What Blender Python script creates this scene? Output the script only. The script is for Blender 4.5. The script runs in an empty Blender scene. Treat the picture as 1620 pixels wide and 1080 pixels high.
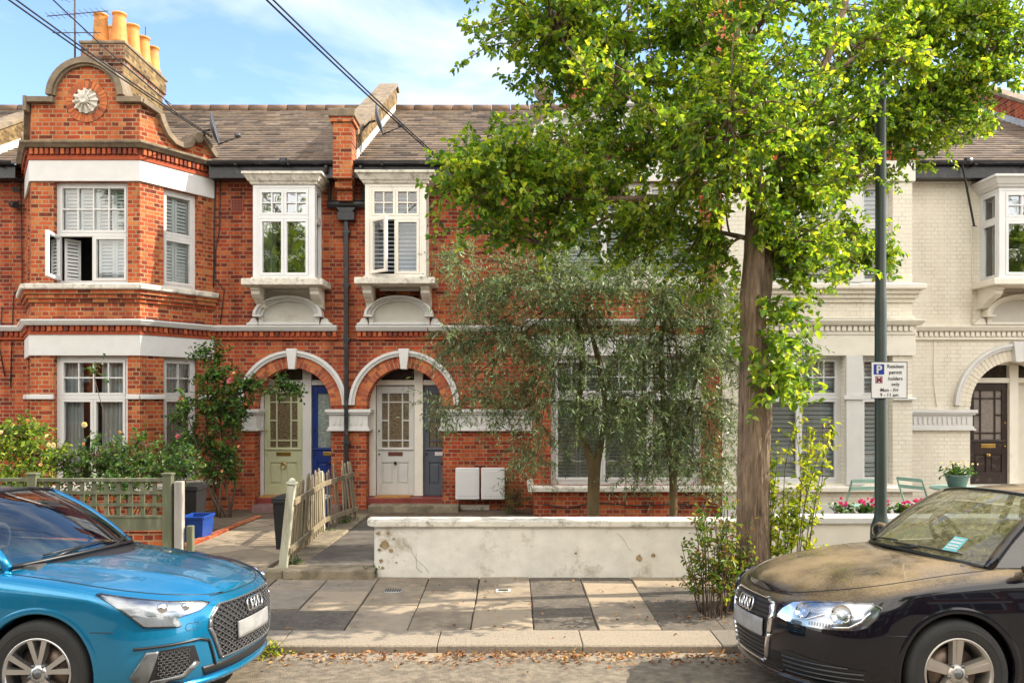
import bpy, bmesh, math, random
import numpy as np
from mathutils import Vector, Matrix, noise as mnoise

R = math.radians
PI = math.pi
scn = bpy.context.scene
col = scn.collection

# ------------------------------------------------------------------ camera
cam_d = bpy.data.cameras.new("camera")
cam = bpy.data.objects.new("camera", cam_d)
col.objects.link(cam)
cam.location = (0, 0, 2.0)
cam.rotation_euler = (R(90), 0, 0)
cam_d.sensor_width = 36.0
cam_d.lens = 36.0 * 1300 / 1620
cam_d.shift_y = 90 / 1620
cam_d.clip_start = 0.05
cam_d.clip_end = 3000
scn.camera = cam

# ------------------------------------------------------------------ light
SUN_AZ = 8.0      # degrees from +X towards +Y
SUN_EL = 38.0
w = bpy.data.worlds.new("World")
scn.world = w
w.use_nodes = True
wn, wl = w.node_tree.nodes, w.node_tree.links
wn.clear()
wo = wn.new("ShaderNodeOutputWorld")
bg = wn.new("ShaderNodeBackground")
sky = wn.new("ShaderNodeTexSky")
sky.sky_type = 'NISHITA'
sky.sun_disc = False
sky.sun_elevation = R(SUN_EL)
sky.sun_rotation = R(90 - SUN_AZ)
sky.air_density = 1.0
sky.dust_density = 0.2
sky.ozone_density = 2.6
bg.inputs[1].default_value = 0.15
tc = wn.new("ShaderNodeTexCoord")
mp = wn.new("ShaderNodeMapping")
mp.inputs['Scale'].default_value = (1.0, 1.0, 2.6)
mp.inputs['Location'].default_value = (0.35, 0.2, 0.55)
ns = wn.new("ShaderNodeTexNoise")
ns.inputs['Scale'].default_value = 3.2
ns.inputs['Detail'].default_value = 9
ns.inputs['Roughness'].default_value = 0.55
ns.inputs['Distortion'].default_value = 0.3
rp = wn.new("ShaderNodeValToRGB")
rp.color_ramp.elements[0].position = 0.44
rp.color_ramp.elements[0].color = (0, 0, 0, 1)
rp.color_ramp.elements[1].position = 0.74
rp.color_ramp.elements[1].color = (0.95, 0.95, 0.95, 1)
mx = wn.new("ShaderNodeMixRGB")
mx.inputs[2].default_value = (6.2, 6.4, 6.9, 1)
wl.new(tc.outputs['Generated'], mp.inputs[0])
wl.new(mp.outputs[0], ns.inputs[0])

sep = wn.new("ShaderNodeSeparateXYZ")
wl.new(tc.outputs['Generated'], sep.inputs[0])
mrb = wn.new("ShaderNodeMapRange")          # unseen cloud added behind the viewer to light the house fronts
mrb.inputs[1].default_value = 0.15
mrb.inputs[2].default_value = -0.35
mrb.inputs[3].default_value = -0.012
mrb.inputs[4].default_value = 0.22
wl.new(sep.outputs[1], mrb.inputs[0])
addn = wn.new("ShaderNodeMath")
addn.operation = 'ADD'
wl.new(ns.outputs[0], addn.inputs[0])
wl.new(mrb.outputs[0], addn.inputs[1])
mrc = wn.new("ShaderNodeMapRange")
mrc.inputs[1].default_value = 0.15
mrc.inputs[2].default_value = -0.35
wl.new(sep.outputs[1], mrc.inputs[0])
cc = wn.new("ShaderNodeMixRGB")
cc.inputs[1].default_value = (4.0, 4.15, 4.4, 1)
cc.inputs[2].default_value = (11.0, 10.3, 9.2, 1)  # added clouds behind the viewer, brighter and warmer to fill the facades
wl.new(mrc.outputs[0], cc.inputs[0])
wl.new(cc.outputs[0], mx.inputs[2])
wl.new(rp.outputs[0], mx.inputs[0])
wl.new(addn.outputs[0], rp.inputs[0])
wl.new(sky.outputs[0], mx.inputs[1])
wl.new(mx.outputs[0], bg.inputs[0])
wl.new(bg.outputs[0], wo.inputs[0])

sd = bpy.data.lights.new("sun", 'SUN')
sd.energy = 4.0
sd.angle = R(0.5)
sd.color = (1.0, 0.90, 0.74)
so = bpy.data.objects.new("sun", sd)
col.objects.link(so)
a, e = R(SUN_AZ), R(SUN_EL)
sdir = Vector((math.cos(e) * math.cos(a), math.cos(e) * math.sin(a), math.sin(e)))
so.rotation_euler = sdir.to_track_quat('Z', 'Y').to_euler()
so.location = (20, 5, 20)

scn.view_settings.view_transform = 'Standard'
scn.view_settings.look = 'None'
scn.view_settings.gamma = 1
scn.view_settings.exposure = 1.25

# ================================================================== materials
MATS = {}


def newmat(name):
    m = bpy.data.materials.new(name)
    m.use_nodes = True
    nt = m.node_tree
    return m, nt.nodes, nt.links, nt.nodes['Principled BSDF']


def rgb(c):
    return (c[0], c[1], c[2], 1)


def plain(name, c, rough=0.6, bdist=0.01, metal=0.0, var=0.25, scale=6.0, bump=0.0, bscale=60, coat=0.0, dirt=None, dirtamt=0.5, dscale=2.5, spec=0.5, stretch=None):
    """paint / stone / metal with a mottled base colour, dirt patches and fine bump"""
    if name in MATS:
        return MATS[name]
    m, N, L, B = newmat(name)
    t = N.new("ShaderNodeTexCoord")
    src = t.outputs['Object']
    if stretch:
        mpn = N.new("ShaderNodeMapping")
        mpn.inputs['Scale'].default_value = stretch
        L.new(src, mpn.inputs[0])
        src = mpn.outputs[0]
    n1 = N.new("ShaderNodeTexNoise")
    n1.inputs['Scale'].default_value = scale
    n1.inputs['Detail'].default_value = 6
    L.new(src, n1.inputs[0])
    r1 = N.new("ShaderNodeValToRGB")
    lo = [x * (1 - var) for x in c]
    hi = [min(1, x * (1 + var * 0.6)) for x in c]
    r1.color_ramp.elements[0].position = 0.3
    r1.color_ramp.elements[1].position = 0.7
    r1.color_ramp.elements[0].color = rgb(lo)
    r1.color_ramp.elements[1].color = rgb(hi)
    L.new(n1.outputs[0], r1.inputs[0])
    out = r1.outputs[0]
    if dirt:
        n2 = N.new("ShaderNodeTexNoise")
        n2.inputs['Scale'].default_value = dscale
        n2.inputs['Detail'].default_value = 12
        n2.inputs['Roughness'].default_value = 0.72
        L.new(src, n2.inputs[0])
        r2 = N.new("ShaderNodeValToRGB")
        r2.color_ramp.elements[0].position = 0.62 - 0.22 * dirtamt
        r2.color_ramp.elements[1].position = 0.80 - 0.18 * dirtamt
        r2.color_ramp.elements[0].color = (0, 0, 0, 1)
        r2.color_ramp.elements[1].color = (1, 1, 1, 1)
        L.new(n2.outputs[0], r2.inputs[0])
        mm = N.new("ShaderNodeMixRGB")
        mm.inputs[2].default_value = rgb(dirt)
        L.new(r2.outputs[0], mm.inputs[0])
        L.new(out, mm.inputs[1])
        out = mm.outputs[0]
    L.new(out, B.inputs['Base Color'])
    B.inputs['Roughness'].default_value = rough
    B.inputs['Metallic'].default_value = metal
    B.inputs['Specular IOR Level'].default_value = spec
    if coat:
        B.inputs['Coat Weight'].default_value = coat
        B.inputs['Coat Roughness'].default_value = 0.03
    if bump:
        n3 = N.new("ShaderNodeTexNoise")
        n3.inputs['Scale'].default_value = bscale
        n3.inputs['Detail'].default_value = 5
        L.new(src, n3.inputs[0])
        b = N.new("ShaderNodeBump")
        b.inputs['Strength'].default_value = bump
        b.inputs['Distance'].default_value = bdist
        L.new(n3.outputs[0], b.inputs['Height'])
        L.new(b.outputs[0], B.inputs['Normal'])
    MATS[name] = m
    return m


def brickmat(name, cols, mortar, bw=0.225, bh=0.0695, ms=0.0088, stain=(0.04, 0.025, 0.02), stainamt=0.4, bump=0.6, rough=0.85, offset=0.5, squash=0.5, sfreq=2):
    """brickwork laid in metres on the UV map; every brick takes its own colour"""
    if name in MATS:
        return MATS[name]
    m, N, L, B = newmat(name)
    t = N.new("ShaderNodeUVMap")
    bt = N.new("ShaderNodeTexBrick")
    bt.offset = offset
    bt.offset_frequency = 2
    bt.squash = squash
    bt.squash_frequency = sfreq
    bt.inputs['Color1'].default_value = (0, 0, 0, 1)
    bt.inputs['Color2'].default_value = (1, 1, 1, 1)
    bt.inputs['Mortar'].default_value = (0.5, 0.5, 0.5, 1)
    bt.inputs['Scale'].default_value = 1
    bt.inputs['Mortar Size'].default_value = ms
    bt.inputs['Mortar Smooth'].default_value = 0.25
    bt.inputs['Bias'].default_value = 0.0
    bt.inputs['Brick Width'].default_value = bw
    bt.inputs['Row Height'].default_value = bh
    # slightly wobbly courses
    nz = N.new("ShaderNodeTexNoise")
    nz.inputs['Scale'].default_value = 7
    L.new(t.outputs[0], nz.inputs[0])
    sub = N.new("ShaderNodeVectorMath")
    sub.operation = 'SUBTRACT'
    sub.inputs[1].default_value = (0.5, 0.5, 0.5)
    L.new(nz.outputs['Color'], sub.inputs[0])
    sc = N.new("ShaderNodeVectorMath")
    sc.operation = 'SCALE'
    sc.inputs['Scale'].default_value = 0.012
    L.new(sub.outputs[0], sc.inputs[0])
    ad = N.new("ShaderNodeVectorMath")
    ad.operation = 'ADD'
    L.new(t.outputs[0], ad.inputs[0])
    L.new(sc.outputs[0], ad.inputs[1])
    L.new(ad.outputs[0], bt.inputs['Vector'])
    rp = N.new("ShaderNodeValToRGB")
    cr = rp.color_ramp
    cr.interpolation = 'LINEAR'
    n = len(cols)
    cr.elements[0].position = 0
    cr.elements[0].color = rgb(cols[0])
    cr.elements[1].position = 1
    cr.elements[1].color = rgb(cols[-1])
    for i in range(1, n - 1):
        el = cr.elements.new(i / (n - 1))
        el.color = rgb(cols[i])
    # add a little noise inside every brick
    ni = N.new("ShaderNodeTexNoise")
    ni.inputs['Scale'].default_value = 22
    ni.inputs['Detail'].default_value = 5
    L.new(t.outputs[0], ni.inputs[0])
    mth = N.new("ShaderNodeMath")
    mth.operation = 'MULTIPLY_ADD'
    mth.inputs[1].default_value = 0.5
    L.new(ni.outputs[0], mth.inputs[0])
    sb = N.new("ShaderNodeMath")
    sb.operation = 'SUBTRACT'
    sb.inputs[1].default_value = 0.25
    L.new(bt.outputs['Color'], sb.inputs[0])
    L.new(sb.outputs[0], mth.inputs[2])
    L.new(mth.outputs[0], rp.inputs[0])
    mxm = N.new("ShaderNodeMixRGB")
    nm = N.new("ShaderNodeMixRGB")
    nm.inputs[1].default_value = rgb([x * 0.55 for x in mortar])
    nm.inputs[2].default_value = rgb([min(1, x * 1.25) for x in mortar])
    nn = N.new("ShaderNodeTexNoise")
    nn.inputs['Scale'].default_value = 3.5
    nn.inputs['Detail'].default_value = 8
    L.new(t.outputs[0], nn.inputs[0])
    L.new(nn.outputs[0], nm.inputs[0])
    L.new(bt.outputs['Fac'], mxm.inputs[0])
    L.new(rp.outputs[0], mxm.inputs[1])
    L.new(nm.outputs[0], mxm.inputs[2])
    out = mxm.outputs[0]
    n2 = N.new("ShaderNodeTexNoise")
    n2.inputs['Scale'].default_value = 1.3
    n2.inputs['Detail'].default_value = 10
    n2.inputs['Roughness'].default_value = 0.7
    L.new(t.outputs[0], n2.inputs[0])
    r2 = N.new("ShaderNodeValToRGB")
    r2.color_ramp.elements[0].position = 0.50
    r2.color_ramp.elements[1].position = 0.72
    r2.color_ramp.elements[0].color = (0, 0, 0, 1)
    r2.color_ramp.elements[1].color = (stainamt, stainamt, stainamt, 1)
    L.new(n2.outputs[0], r2.inputs[0])
    m2 = N.new("ShaderNodeMixRGB")
    m2.inputs[2].default_value = rgb(stain)
    L.new(r2.outputs[0], m2.inputs[0])
    L.new(out, m2.inputs[1])
    mp3 = N.new("ShaderNodeMapping")
    mp3.inputs['Scale'].default_value = (2.6, 0.55, 1)
    L.new(t.outputs[0], mp3.inputs[0])
    n4 = N.new("ShaderNodeTexNoise")
    n4.inputs['Scale'].default_value = 1.0
    n4.inputs['Detail'].default_value = 9
    n4.inputs['Roughness'].default_value = 0.68
    L.new(mp3.outputs[0], n4.inputs[0])
    r4 = N.new("ShaderNodeValToRGB")
    r4.color_ramp.elements[0].position = 0.40
    r4.color_ramp.elements[1].position = 0.66
    r4.color_ramp.elements[0].color = (1, 1, 1, 1)
    g4 = 1 - stainamt * 1.1
    r4.color_ramp.elements[1].color = (g4, g4 * .97, g4 * .95, 1)
    L.new(n4.outputs[0], r4.inputs[0])
    m4 = N.new("ShaderNodeMixRGB")
    m4.blend_type = 'MULTIPLY'
    m4.inputs[0].default_value = 1
    L.new(m2.outputs[0], m4.inputs[1])
    L.new(r4.outputs[0], m4.inputs[2])
    L.new(m4.outputs[0], B.inputs['Base Color'])
    B.inputs['Roughness'].default_value = rough
    B.inputs['Specular IOR Level'].default_value = 0.25
    inv = N.new("ShaderNodeMath")
    inv.operation = 'SUBTRACT'
    inv.inputs[0].default_value = 1.0
    L.new(bt.outputs['Fac'], inv.inputs[1])
    a2 = N.new("ShaderNodeMath")
    a2.operation = 'MULTIPLY_ADD'
    a2.inputs[1].default_value = 0.35
    L.new(ni.outputs[0], a2.inputs[0])
    L.new(inv.outputs[0], a2.inputs[2])
    bp = N.new("ShaderNodeBump")
    bp.inputs['Strength'].default_value = bump
    bp.inputs['Distance'].default_value = 0.008
    L.new(a2.outputs[0], bp.inputs['Height'])
    L.new(bp.outputs[0], B.inputs['Normal'])
    MATS[name] = m
    return m


def islandmat(name, cols, rough=0.8, bump=0.3, bscale=40, spec=0.3, dirt=None, trans=0.0, dscale=3.0, nvar=0.35):
    """each loose piece of the mesh (leaf, slab, tile) takes its own colour"""
    if name in MATS:
        return MATS[name]
    m, N, L, B = newmat(name)
    g = N.new("ShaderNodeNewGeometry")
    t = N.new("ShaderNodeTexCoord")
    n1 = N.new("ShaderNodeTexNoise")
    n1.inputs['Scale'].default_value = 1.6 if trans else 9
    n1.inputs['Detail'].default_value = 5
    L.new(t.outputs['Object'], n1.inputs[0])
    md = N.new("ShaderNodeMath")
    md.operation = 'MULTIPLY_ADD'
    md.inputs[1].default_value = nvar * 2
    L.new(n1.outputs[0], md.inputs[0])
    sb = N.new("ShaderNodeMath")
    sb.operation = 'SUBTRACT'
    sb.inputs[1].default_value = nvar
    L.new(g.outputs['Random Per Island'], sb.inputs[0])
    L.new(sb.outputs[0], md.inputs[2])
    rp = N.new("ShaderNodeValToRGB")
    cr = rp.color_ramp
    n = len(cols)
    cr.elements[0].position = 0
    cr.elements[0].color = rgb(cols[0])
    cr.elements[1].position = 1
    cr.elements[1].color = rgb(cols[-1])
    for i in range(1, n - 1):
        el = cr.elements.new(i / (n - 1))
        el.color = rgb(cols[i])
    L.new(md.outputs[0], rp.inputs[0])
    out = rp.outputs[0]
    if dirt:
        n2 = N.new("ShaderNodeTexNoise")
        n2.inputs['Scale'].default_value = dscale
        n2.inputs['Detail'].default_value = 12
        n2.inputs['Roughness'].default_value = 0.7
        L.new(t.outputs['Object'], n2.inputs[0])
        r2 = N.new("ShaderNodeValToRGB")
        r2.color_ramp.elements[0].position = 0.5
        r2.color_ramp.elements[1].position = 0.75
        r2.color_ramp.elements[1].color = (0.8, 0.8, 0.8, 1)
        L.new(n2.outputs[0], r2.inputs[0])
        m2 = N.new("ShaderNodeMixRGB")
        m2.inputs[2].default_value = rgb(dirt)
        L.new(r2.outputs[0], m2.inputs[0])
        L.new(out, m2.inputs[1])
        out = m2.outputs[0]
    L.new(out, B.inputs['Base Color'])
    B.inputs['Roughness'].default_value = rough
    B.inputs['Specular IOR Level'].default_value = spec
    if bump:
        n3 = N.new("ShaderNodeTexNoise")
        n3.inputs['Scale'].default_value = bscale
        n3.inputs['Detail'].default_value = 6
        L.new(t.outputs['Object'], n3.inputs[0])
        b = N.new("ShaderNodeBump")
        b.inputs['Strength'].default_value = bump
        b.inputs['Distance'].default_value = 0.008
        L.new(n3.outputs[0], b.inputs['Height'])
        L.new(b.outputs[0], B.inputs['Normal'])
    if trans:
        tr = N.new("ShaderNodeBsdfTranslucent")
        br = N.new("ShaderNodeMixRGB")
        br.blend_type = 'MULTIPLY'
        br.inputs[0].default_value = 1
        br.inputs[2].default_value = (2.0, 1.9, 0.7, 1)
        L.new(out, br.inputs[1])
        L.new(br.outputs[0], tr.inputs[0])
        ms = N.new("ShaderNodeMixShader")
        ms.inputs[0].default_value = trans
        L.new(B.outputs[0], ms.inputs[1])
        L.new(tr.outputs[0], ms.inputs[2])
        L.new(ms.outputs[0], N['Material Output'].inputs[0])
    MATS[name] = m
    return m


def glassmat(name, tint=(0.9, 0.95, 0.95), refl=0.22, rough=0.02, wav=0.0):
    if name in MATS:
        return MATS[name]
    m, N, L, B = newmat(name)
    N.remove(B)
    tr = N.new("ShaderNodeBsdfTransparent")
    tr.inputs[0].default_value = rgb(tint)
    gl = N.new("ShaderNodeBsdfGlossy")
    gl.inputs['Roughness'].default_value = rough
    fr = N.new("ShaderNodeFresnel")
    fr.inputs[0].default_value = 1.5
    ad = N.new("ShaderNodeMath")
    ad.operation = 'ADD'
    ad.use_clamp = True
    ad.inputs[1].default_value = refl
    L.new(fr.outputs[0], ad.inputs[0])
    mxs = N.new("ShaderNodeMixShader")
    L.new(ad.outputs[0], mxs.inputs[0])
    L.new(tr.outputs[0], mxs.inputs[1])
    L.new(gl.outputs[0], mxs.inputs[2])
    L.new(mxs.outputs[0], N['Material Output'].inputs[0])
    if wav:
        t = N.new("ShaderNodeTexCoord")
        n3 = N.new("ShaderNodeTexNoise")
        n3.inputs['Scale'].default_value = 3.0
        L.new(t.outputs['Object'], n3.inputs[0])
        b = N.new("ShaderNodeBump")
        b.inputs['Strength'].default_value = wav
        b.inputs['Distance'].default_value = 0.02
        L.new(n3.outputs[0], b.inputs['Height'])
        L.new(b.outputs[0], gl.inputs['Normal'])
    MATS[name] = m
    return m


BR_RED = brickmat('red_brick', [(0.14, 0.026, 0.018), (0.29, 0.042, 0.020), (0.39, 0.058, 0.022), (0.46, 0.085, 0.028), (0.52, 0.14, 0.045)], (0.40, 0.25, 0.15), stainamt=0.45)
BR_RED2 = brickmat('orange_brick', [(0.13, 0.028, 0.018), (0.33, 0.052, 0.020), (0.43, 0.075, 0.026), (0.50, 0.11, 0.034), (0.55, 0.19, 0.06)], (0.45, 0.30, 0.165), stainamt=0.35)
BR_YEL = brickmat('stock_brick', [(0.08, 0.05, 0.025), (0.19, 0.12, 0.045), (0.28, 0.18, 0.07), (0.34, 0.23, 0.10)], (0.24, 0.18, 0.10), stainamt=0.4)
BR_SOOT = brickmat('sooty_brick', [(0.10, 0.04, 0.03), (0.22, 0.07, 0.04), (0.32, 0.13, 0.06), (0.36, 0.2, 0.11)], (0.42, 0.36, 0.26), stainamt=0.5)
BR_CREAM = brickmat('cream_painted_brick', [(0.71, 0.67, 0.575), (0.735, 0.695, 0.60), (0.755, 0.715, 0.62)], (0.70, 0.66, 0.565), stain=(0.62, 0.56, 0.45), stainamt=0.09, bump=0.3)
WHITE = plain('white_paint', (0.62, 0.615, 0.60), 0.55, var=0.05, bump=0.06, dirt=(0.55, 0.52, 0.46), dirtamt=0.12)
UPVC = plain('white_window_frame', (0.68, 0.685, 0.69), 0.3, var=0.03)
CREAMPAINT = plain('cream_frame_paint', (0.74, 0.70, 0.62), 0.45, var=0.06, dirt=(0.4, 0.34, 0.26), dirtamt=0.15)
STONEW = plain('lichened_white_stone', (0.66, 0.62, 0.54), 0.8, var=0.12, bump=0.3, dirt=(0.16, 0.14, 0.10), dirtamt=0.55, dscale=9)
STONEB = plain('weathered_stone', (0.23, 0.175, 0.115), 0.85, var=0.3, bump=0.4, bscale=40, dirt=(0.10, 0.08, 0.06), dirtamt=0.7, dscale=4)
CREAMSTONE = plain('cream_paint', (0.73, 0.69, 0.605), 0.6, var=0.05, bump=0.08, dirt=(0.5, 0.43, 0.33), dirtamt=0.2)
BLACKP = plain('black_gutter_paint', (0.022, 0.022, 0.026), 0.35, var=0.5, scale=20, dirt=(0.12, 0.11, 0.10), dirtamt=0.25, dscale=6)
IRON = plain('dark_iron', (0.03, 0.03, 0.03), 0.5, metal=0.4)
GREYMETAL = plain('grey_metal', (0.35, 0.35, 0.36), 0.35, metal=0.8)
DISH = plain('dish_grey', (0.07, 0.075, 0.085), 0.45)
TERRA = plain('orange_terracotta', (0.60, 0.24, 0.05), 0.7, var=0.25, scale=4, dirt=(0.16, 0.08, 0.04), dirtamt=0.35, dscale=3)
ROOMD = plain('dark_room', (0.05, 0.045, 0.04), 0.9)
CURTAIN = plain('white_curtain', (0.70, 0.70, 0.68), 0.9, var=0.15, scale=5, stretch=(8, 8, 0.4))
SHUTTER = plain('white_shutter', (0.78, 0.79, 0.79), 0.45, var=0.04)
GLASS = glassmat('window_glass', refl=0.10, wav=0.02)
GLASSR = glassmat('reflecting_glass', tint=(0.6, 0.66, 0.62), refl=0.38, wav=0.10)
OBSC = plain('obscure_glass', (0.16, 0.12, 0.07), 0.12, var=0.6, scale=45, bump=0.9, bscale=35)
BRASS = plain('brass', (0.60, 0.40, 0.13), 0.3, metal=1.0)
REDTILE = plain('red_painted_sill', (0.20, 0.035, 0.03), 0.45, var=0.3, dirt=(0.16, 0.10, 0.08), dirtamt=0.4)

# ================================================================== mesh builder


class MB:
    def __init__(s):
        s.v = []
        s.f = []
        s.sm = []
        s.mi = []

    def add(s, vs, fs, smooth=False, mi=0):
        o = len(s.v)
        s.v.extend([tuple(p) for p in vs])
        for f in fs:
            s.f.append([i + o for i in f])
            s.sm.append(smooth)
            s.mi.append(mi)

    def box(s, x0, x1, y0, y1, z0, z1, mi=0):
        vs = [(x, y, z) for z in (z0, z1) for y in (y0, y1) for x in (x0, x1)]
        s.add(vs, [[0, 2, 3, 1], [4, 5, 7, 6], [0, 1, 5, 4], [2, 6, 7, 3], [0, 4, 6, 2], [1, 3, 7, 5]], mi=mi)

    def fbox(s, F, u0, u1, d0, d1, z0, z1, mi=0):
        """box in a wall frame: u along the wall, d outwards"""
        vs = [F.p(u, d, z) for z in (z0, z1) for d in (d0, d1) for u in (u0, u1)]
        s.add(vs, [[0, 1, 3, 2], [4, 6, 7, 5], [0, 4, 5, 1], [2, 3, 7, 6], [0, 2, 6, 4], [1, 5, 7, 3]], mi=mi)

    def obox(s, c, half, rot, mi=0):
        vs = []
        for z in (-1, 1):
            for y in (-1, 1):
                for x in (-1, 1):
                    vs.append(Vector(c) + rot @ Vector((x * half[0], y * half[1], z * half[2])))
        s.add(vs, [[0, 2, 3, 1], [4, 5, 7, 6], [0, 1, 5, 4], [2, 6, 7, 3], [0, 4, 6, 2], [1, 3, 7, 5]], mi=mi)

    def bar(s, p0, p1, wd, th, up=(0, 0, 1), mi=0):
        p0, p1 = Vector(p0), Vector(p1)
        d = p1 - p0
        l = d.length
        x = d / l
        u = Vector(up)
        y = u.cross(x)
        if y.length < 1e-4:
            y = Vector((0, 1, 0)).cross(x)
        y.normalize()
        z = x.cross(y)
        s.obox((p0 + p1) / 2, (l / 2, wd / 2, th / 2), Matrix((x, y, z)).transposed(), mi)

    def tube(s, pts, rad, n=8, cap=True, smooth=True, mi=0):
        pts = [Vector(p) for p in pts]
        if not hasattr(rad, '__len__'):
            rad = [rad] * len(pts)
        vs = []
        ref = None
        for i, p in enumerate(pts):
            if i == 0:
                t = pts[1] - pts[0]
            elif i == len(pts) - 1:
                t = pts[-1] - pts[-2]
            else:
                t = pts[i + 1] - pts[i - 1]
            t.normalize()
            if ref is None:
                ref = Vector((0, 0, 1)) if abs(t.z) < 0.9 else Vector((1, 0, 0))
            a = ref - t * ref.dot(t)
            if a.length < 1e-5:
                a = t.orthogonal()
            a.normalize()
            ref = a
            b = t.cross(a)
            for k in range(n):
                an = 2 * PI * k / n
                vs.append(p + (a * math.cos(an) + b * math.sin(an)) * rad[i])
        fs = []
        for i in range(len(pts) - 1):
            for k in range(n):
                k2 = (k + 1) % n
                fs.append([i * n + k, i * n + k2, (i + 1) * n + k2, (i + 1) * n + k])
        s.add(vs, fs, smooth, mi)
        if cap:
            o = len(s.v) - len(vs)
            s.f.append([o + k for k in range(n)][::-1])
            s.sm.append(False)
            s.mi.append(mi)
            s.f.append([o + (len(pts) - 1) * n + k for k in range(n)])
            s.sm.append(False)
            s.mi.append(mi)

    def lathe(s, prof, c=(0, 0, 0), n=24, axis='z', smooth=True, mi=0):
        """prof: list of (r, h)"""
        vs = []
        for r, h in prof:
            for k in range(n):
                an = 2 * PI * k / n
                if axis == 'z':
                    vs.append((c[0] + r * math.cos(an), c[1] + r * math.sin(an), c[2] + h))
                else:
                    vs.append((c[0] + r * math.cos(an), c[1] + h, c[2] + r * math.sin(an)))
        fs = []
        for i in range(len(prof) - 1):
            for k in range(n):
                k2 = (k + 1) % n
                q = [i * n + k, i * n + k2, (i + 1) * n + k2, (i + 1) * n + k]
                fs.append(q if axis == 'z' else q[::-1])
        s.add(vs, fs, smooth, mi)

    def prism(s, F, poly, d0, d1, mi=0):
        """polygon (u,z) in frame F extruded from d0 to d1 (outer)"""
        n = len(poly)
        vs = [F.p(u, d1, z) for u, z in poly] + [F.p(u, d0, z) for u, z in poly]
        fs = [list(range(n)), list(range(n, 2 * n))[::-1]]
        for i in range(n):
            j = (i + 1) % n
            fs.append([i, i + n, j + n, j])
        s.add(vs, fs, mi=mi)

    def ring(s, F, uc, zc, r0, r1, d0, d1, a0=0, a1=180, n=24, mi=0, ez=1.0):
        """annulus sector in frame F, front at d1; angles in degrees from +u"""
        vs = []
        for i in range(n + 1):
            a = R(a0 + (a1 - a0) * i / n)
            c, q = math.cos(a), math.sin(a) * ez
            for r, d in ((r0, d0), (r0, d1), (r1, d1), (r1, d0)):
                vs.append(F.p(uc + r * c, d, zc + r * q))
        fs = []
        for i in range(n):
            o = i * 4
            for k in range(4):
                k2 = (k + 1) % 4
                fs.append([o + k, o + k2, o + 4 + k2, o + 4 + k])
        if abs(a1 - a0) < 359:
            fs.append([0, 3, 2, 1])
            fs.append([n * 4 + k for k in range(4)])
        s.add(vs, fs, mi=mi)

    def disc(s, F, uc, zc, r, d, n=32, mi=0, d0=None):
        vs = [F.p(uc + r * math.cos(2 * PI * i / n), d, zc + r * math.sin(2 * PI * i / n)) for i in range(n)]
        if d0 is None:
            s.add(vs, [list(range(n))], mi=mi)
        else:
            vs += [F.p(uc + r * math.cos(2 * PI * i / n), d0, zc + r * math.sin(2 * PI * i / n)) for i in range(n)]
            s.add(vs, [list(range(n))] + [[i, i + n, (i + 1) % n + n, (i + 1) % n] for i in range(n)], mi=mi)

    def build(s, name, mats, parent=None, org=None, bev=0.0, recalc=True, uv=True):
        """one mesh object; world coordinates are stored relative to the thing's base"""
        if org is None:
            org = parent['_org'] if parent is not None and '_org' in parent else (0, 0, 0)
        me = bpy.data.meshes.new(name)
        me.from_pydata([(p[0] - org[0], p[1] - org[1], p[2] - org[2]) for p in s.v], [], s.f)
        if not isinstance(mats, (list, tuple)):
            mats = [mats]
        for m in mats:
            me.materials.append(m)
        me.polygons.foreach_set('use_smooth', s.sm)
        me.polygons.foreach_set('material_index', s.mi)
        if recalc:
            bm = bmesh.new()
            bm.from_mesh(me)
            bmesh.ops.recalc_face_normals(bm, faces=bm.faces)
            bm.to_mesh(me)
            bm.free()
        if uv:
            uvl = me.uv_layers.new(name='UVMap')
            dat = np.zeros(len(me.loops) * 2)
            for p in me.polygons:
                n = p.normal
                if abs(n.z) < 0.75:
                    tx, ty = -n.y, n.x
                    l = math.hypot(tx, ty)
                    tx /= l
                    ty /= l
                    for li in p.loop_indices:
                        c = me.vertices[me.loops[li].vertex_index].co
                        dat[2 * li] = (c.x + org[0]) * tx + (c.y + org[1]) * ty
                        dat[2 * li + 1] = c.z + org[2]
                else:
                    for li in p.loop_indices:
                        c = me.vertices[me.loops[li].vertex_index].co
                        dat[2 * li] = c.x + org[0]
                        dat[2 * li + 1] = c.y + org[1]
            uvl.data.foreach_set('uv', dat)
        me.update()
        o = bpy.data.objects.new(name, me)
        col.objects.link(o)
        if parent is not None:
            o.parent = parent
            o['_org'] = org
        else:
            o.location = org
            o['_org'] = org
        if bev:
            md = o.modifiers.new('bevel', 'BEVEL')
            md.width = bev
            md.segments = 2
            md.limit_method = 'ANGLE'
            md.angle_limit = R(40)
        return o


def build_loose(mb, name, mats, parent, **kw):
    """build every separate piece of the builder as an object of its own"""
    n = len(mb.v)
    par = list(range(n))

    def find(a):
        while par[a] != a:
            par[a] = par[par[a]]
            a = par[a]
        return a
    for f in mb.f:
        for i in f[1:]:
            par[find(i)] = find(f[0])
    grp = {}
    for fi, f in enumerate(mb.f):
        grp.setdefault(find(f[0]), []).append(fi)
    out = []
    for fl in grp.values():
        q = MB()
        mp_ = {}
        for fi in fl:
            ff = []
            for i in mb.f[fi]:
                if i not in mp_:
                    mp_[i] = len(q.v)
                    q.v.append(mb.v[i])
                ff.append(mp_[i])
            q.f.append(ff)
            q.sm.append(mb.sm[fi])
            q.mi.append(mb.mi[fi])
        out.append(q.build(name, mats, parent, **kw))
    return out


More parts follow.
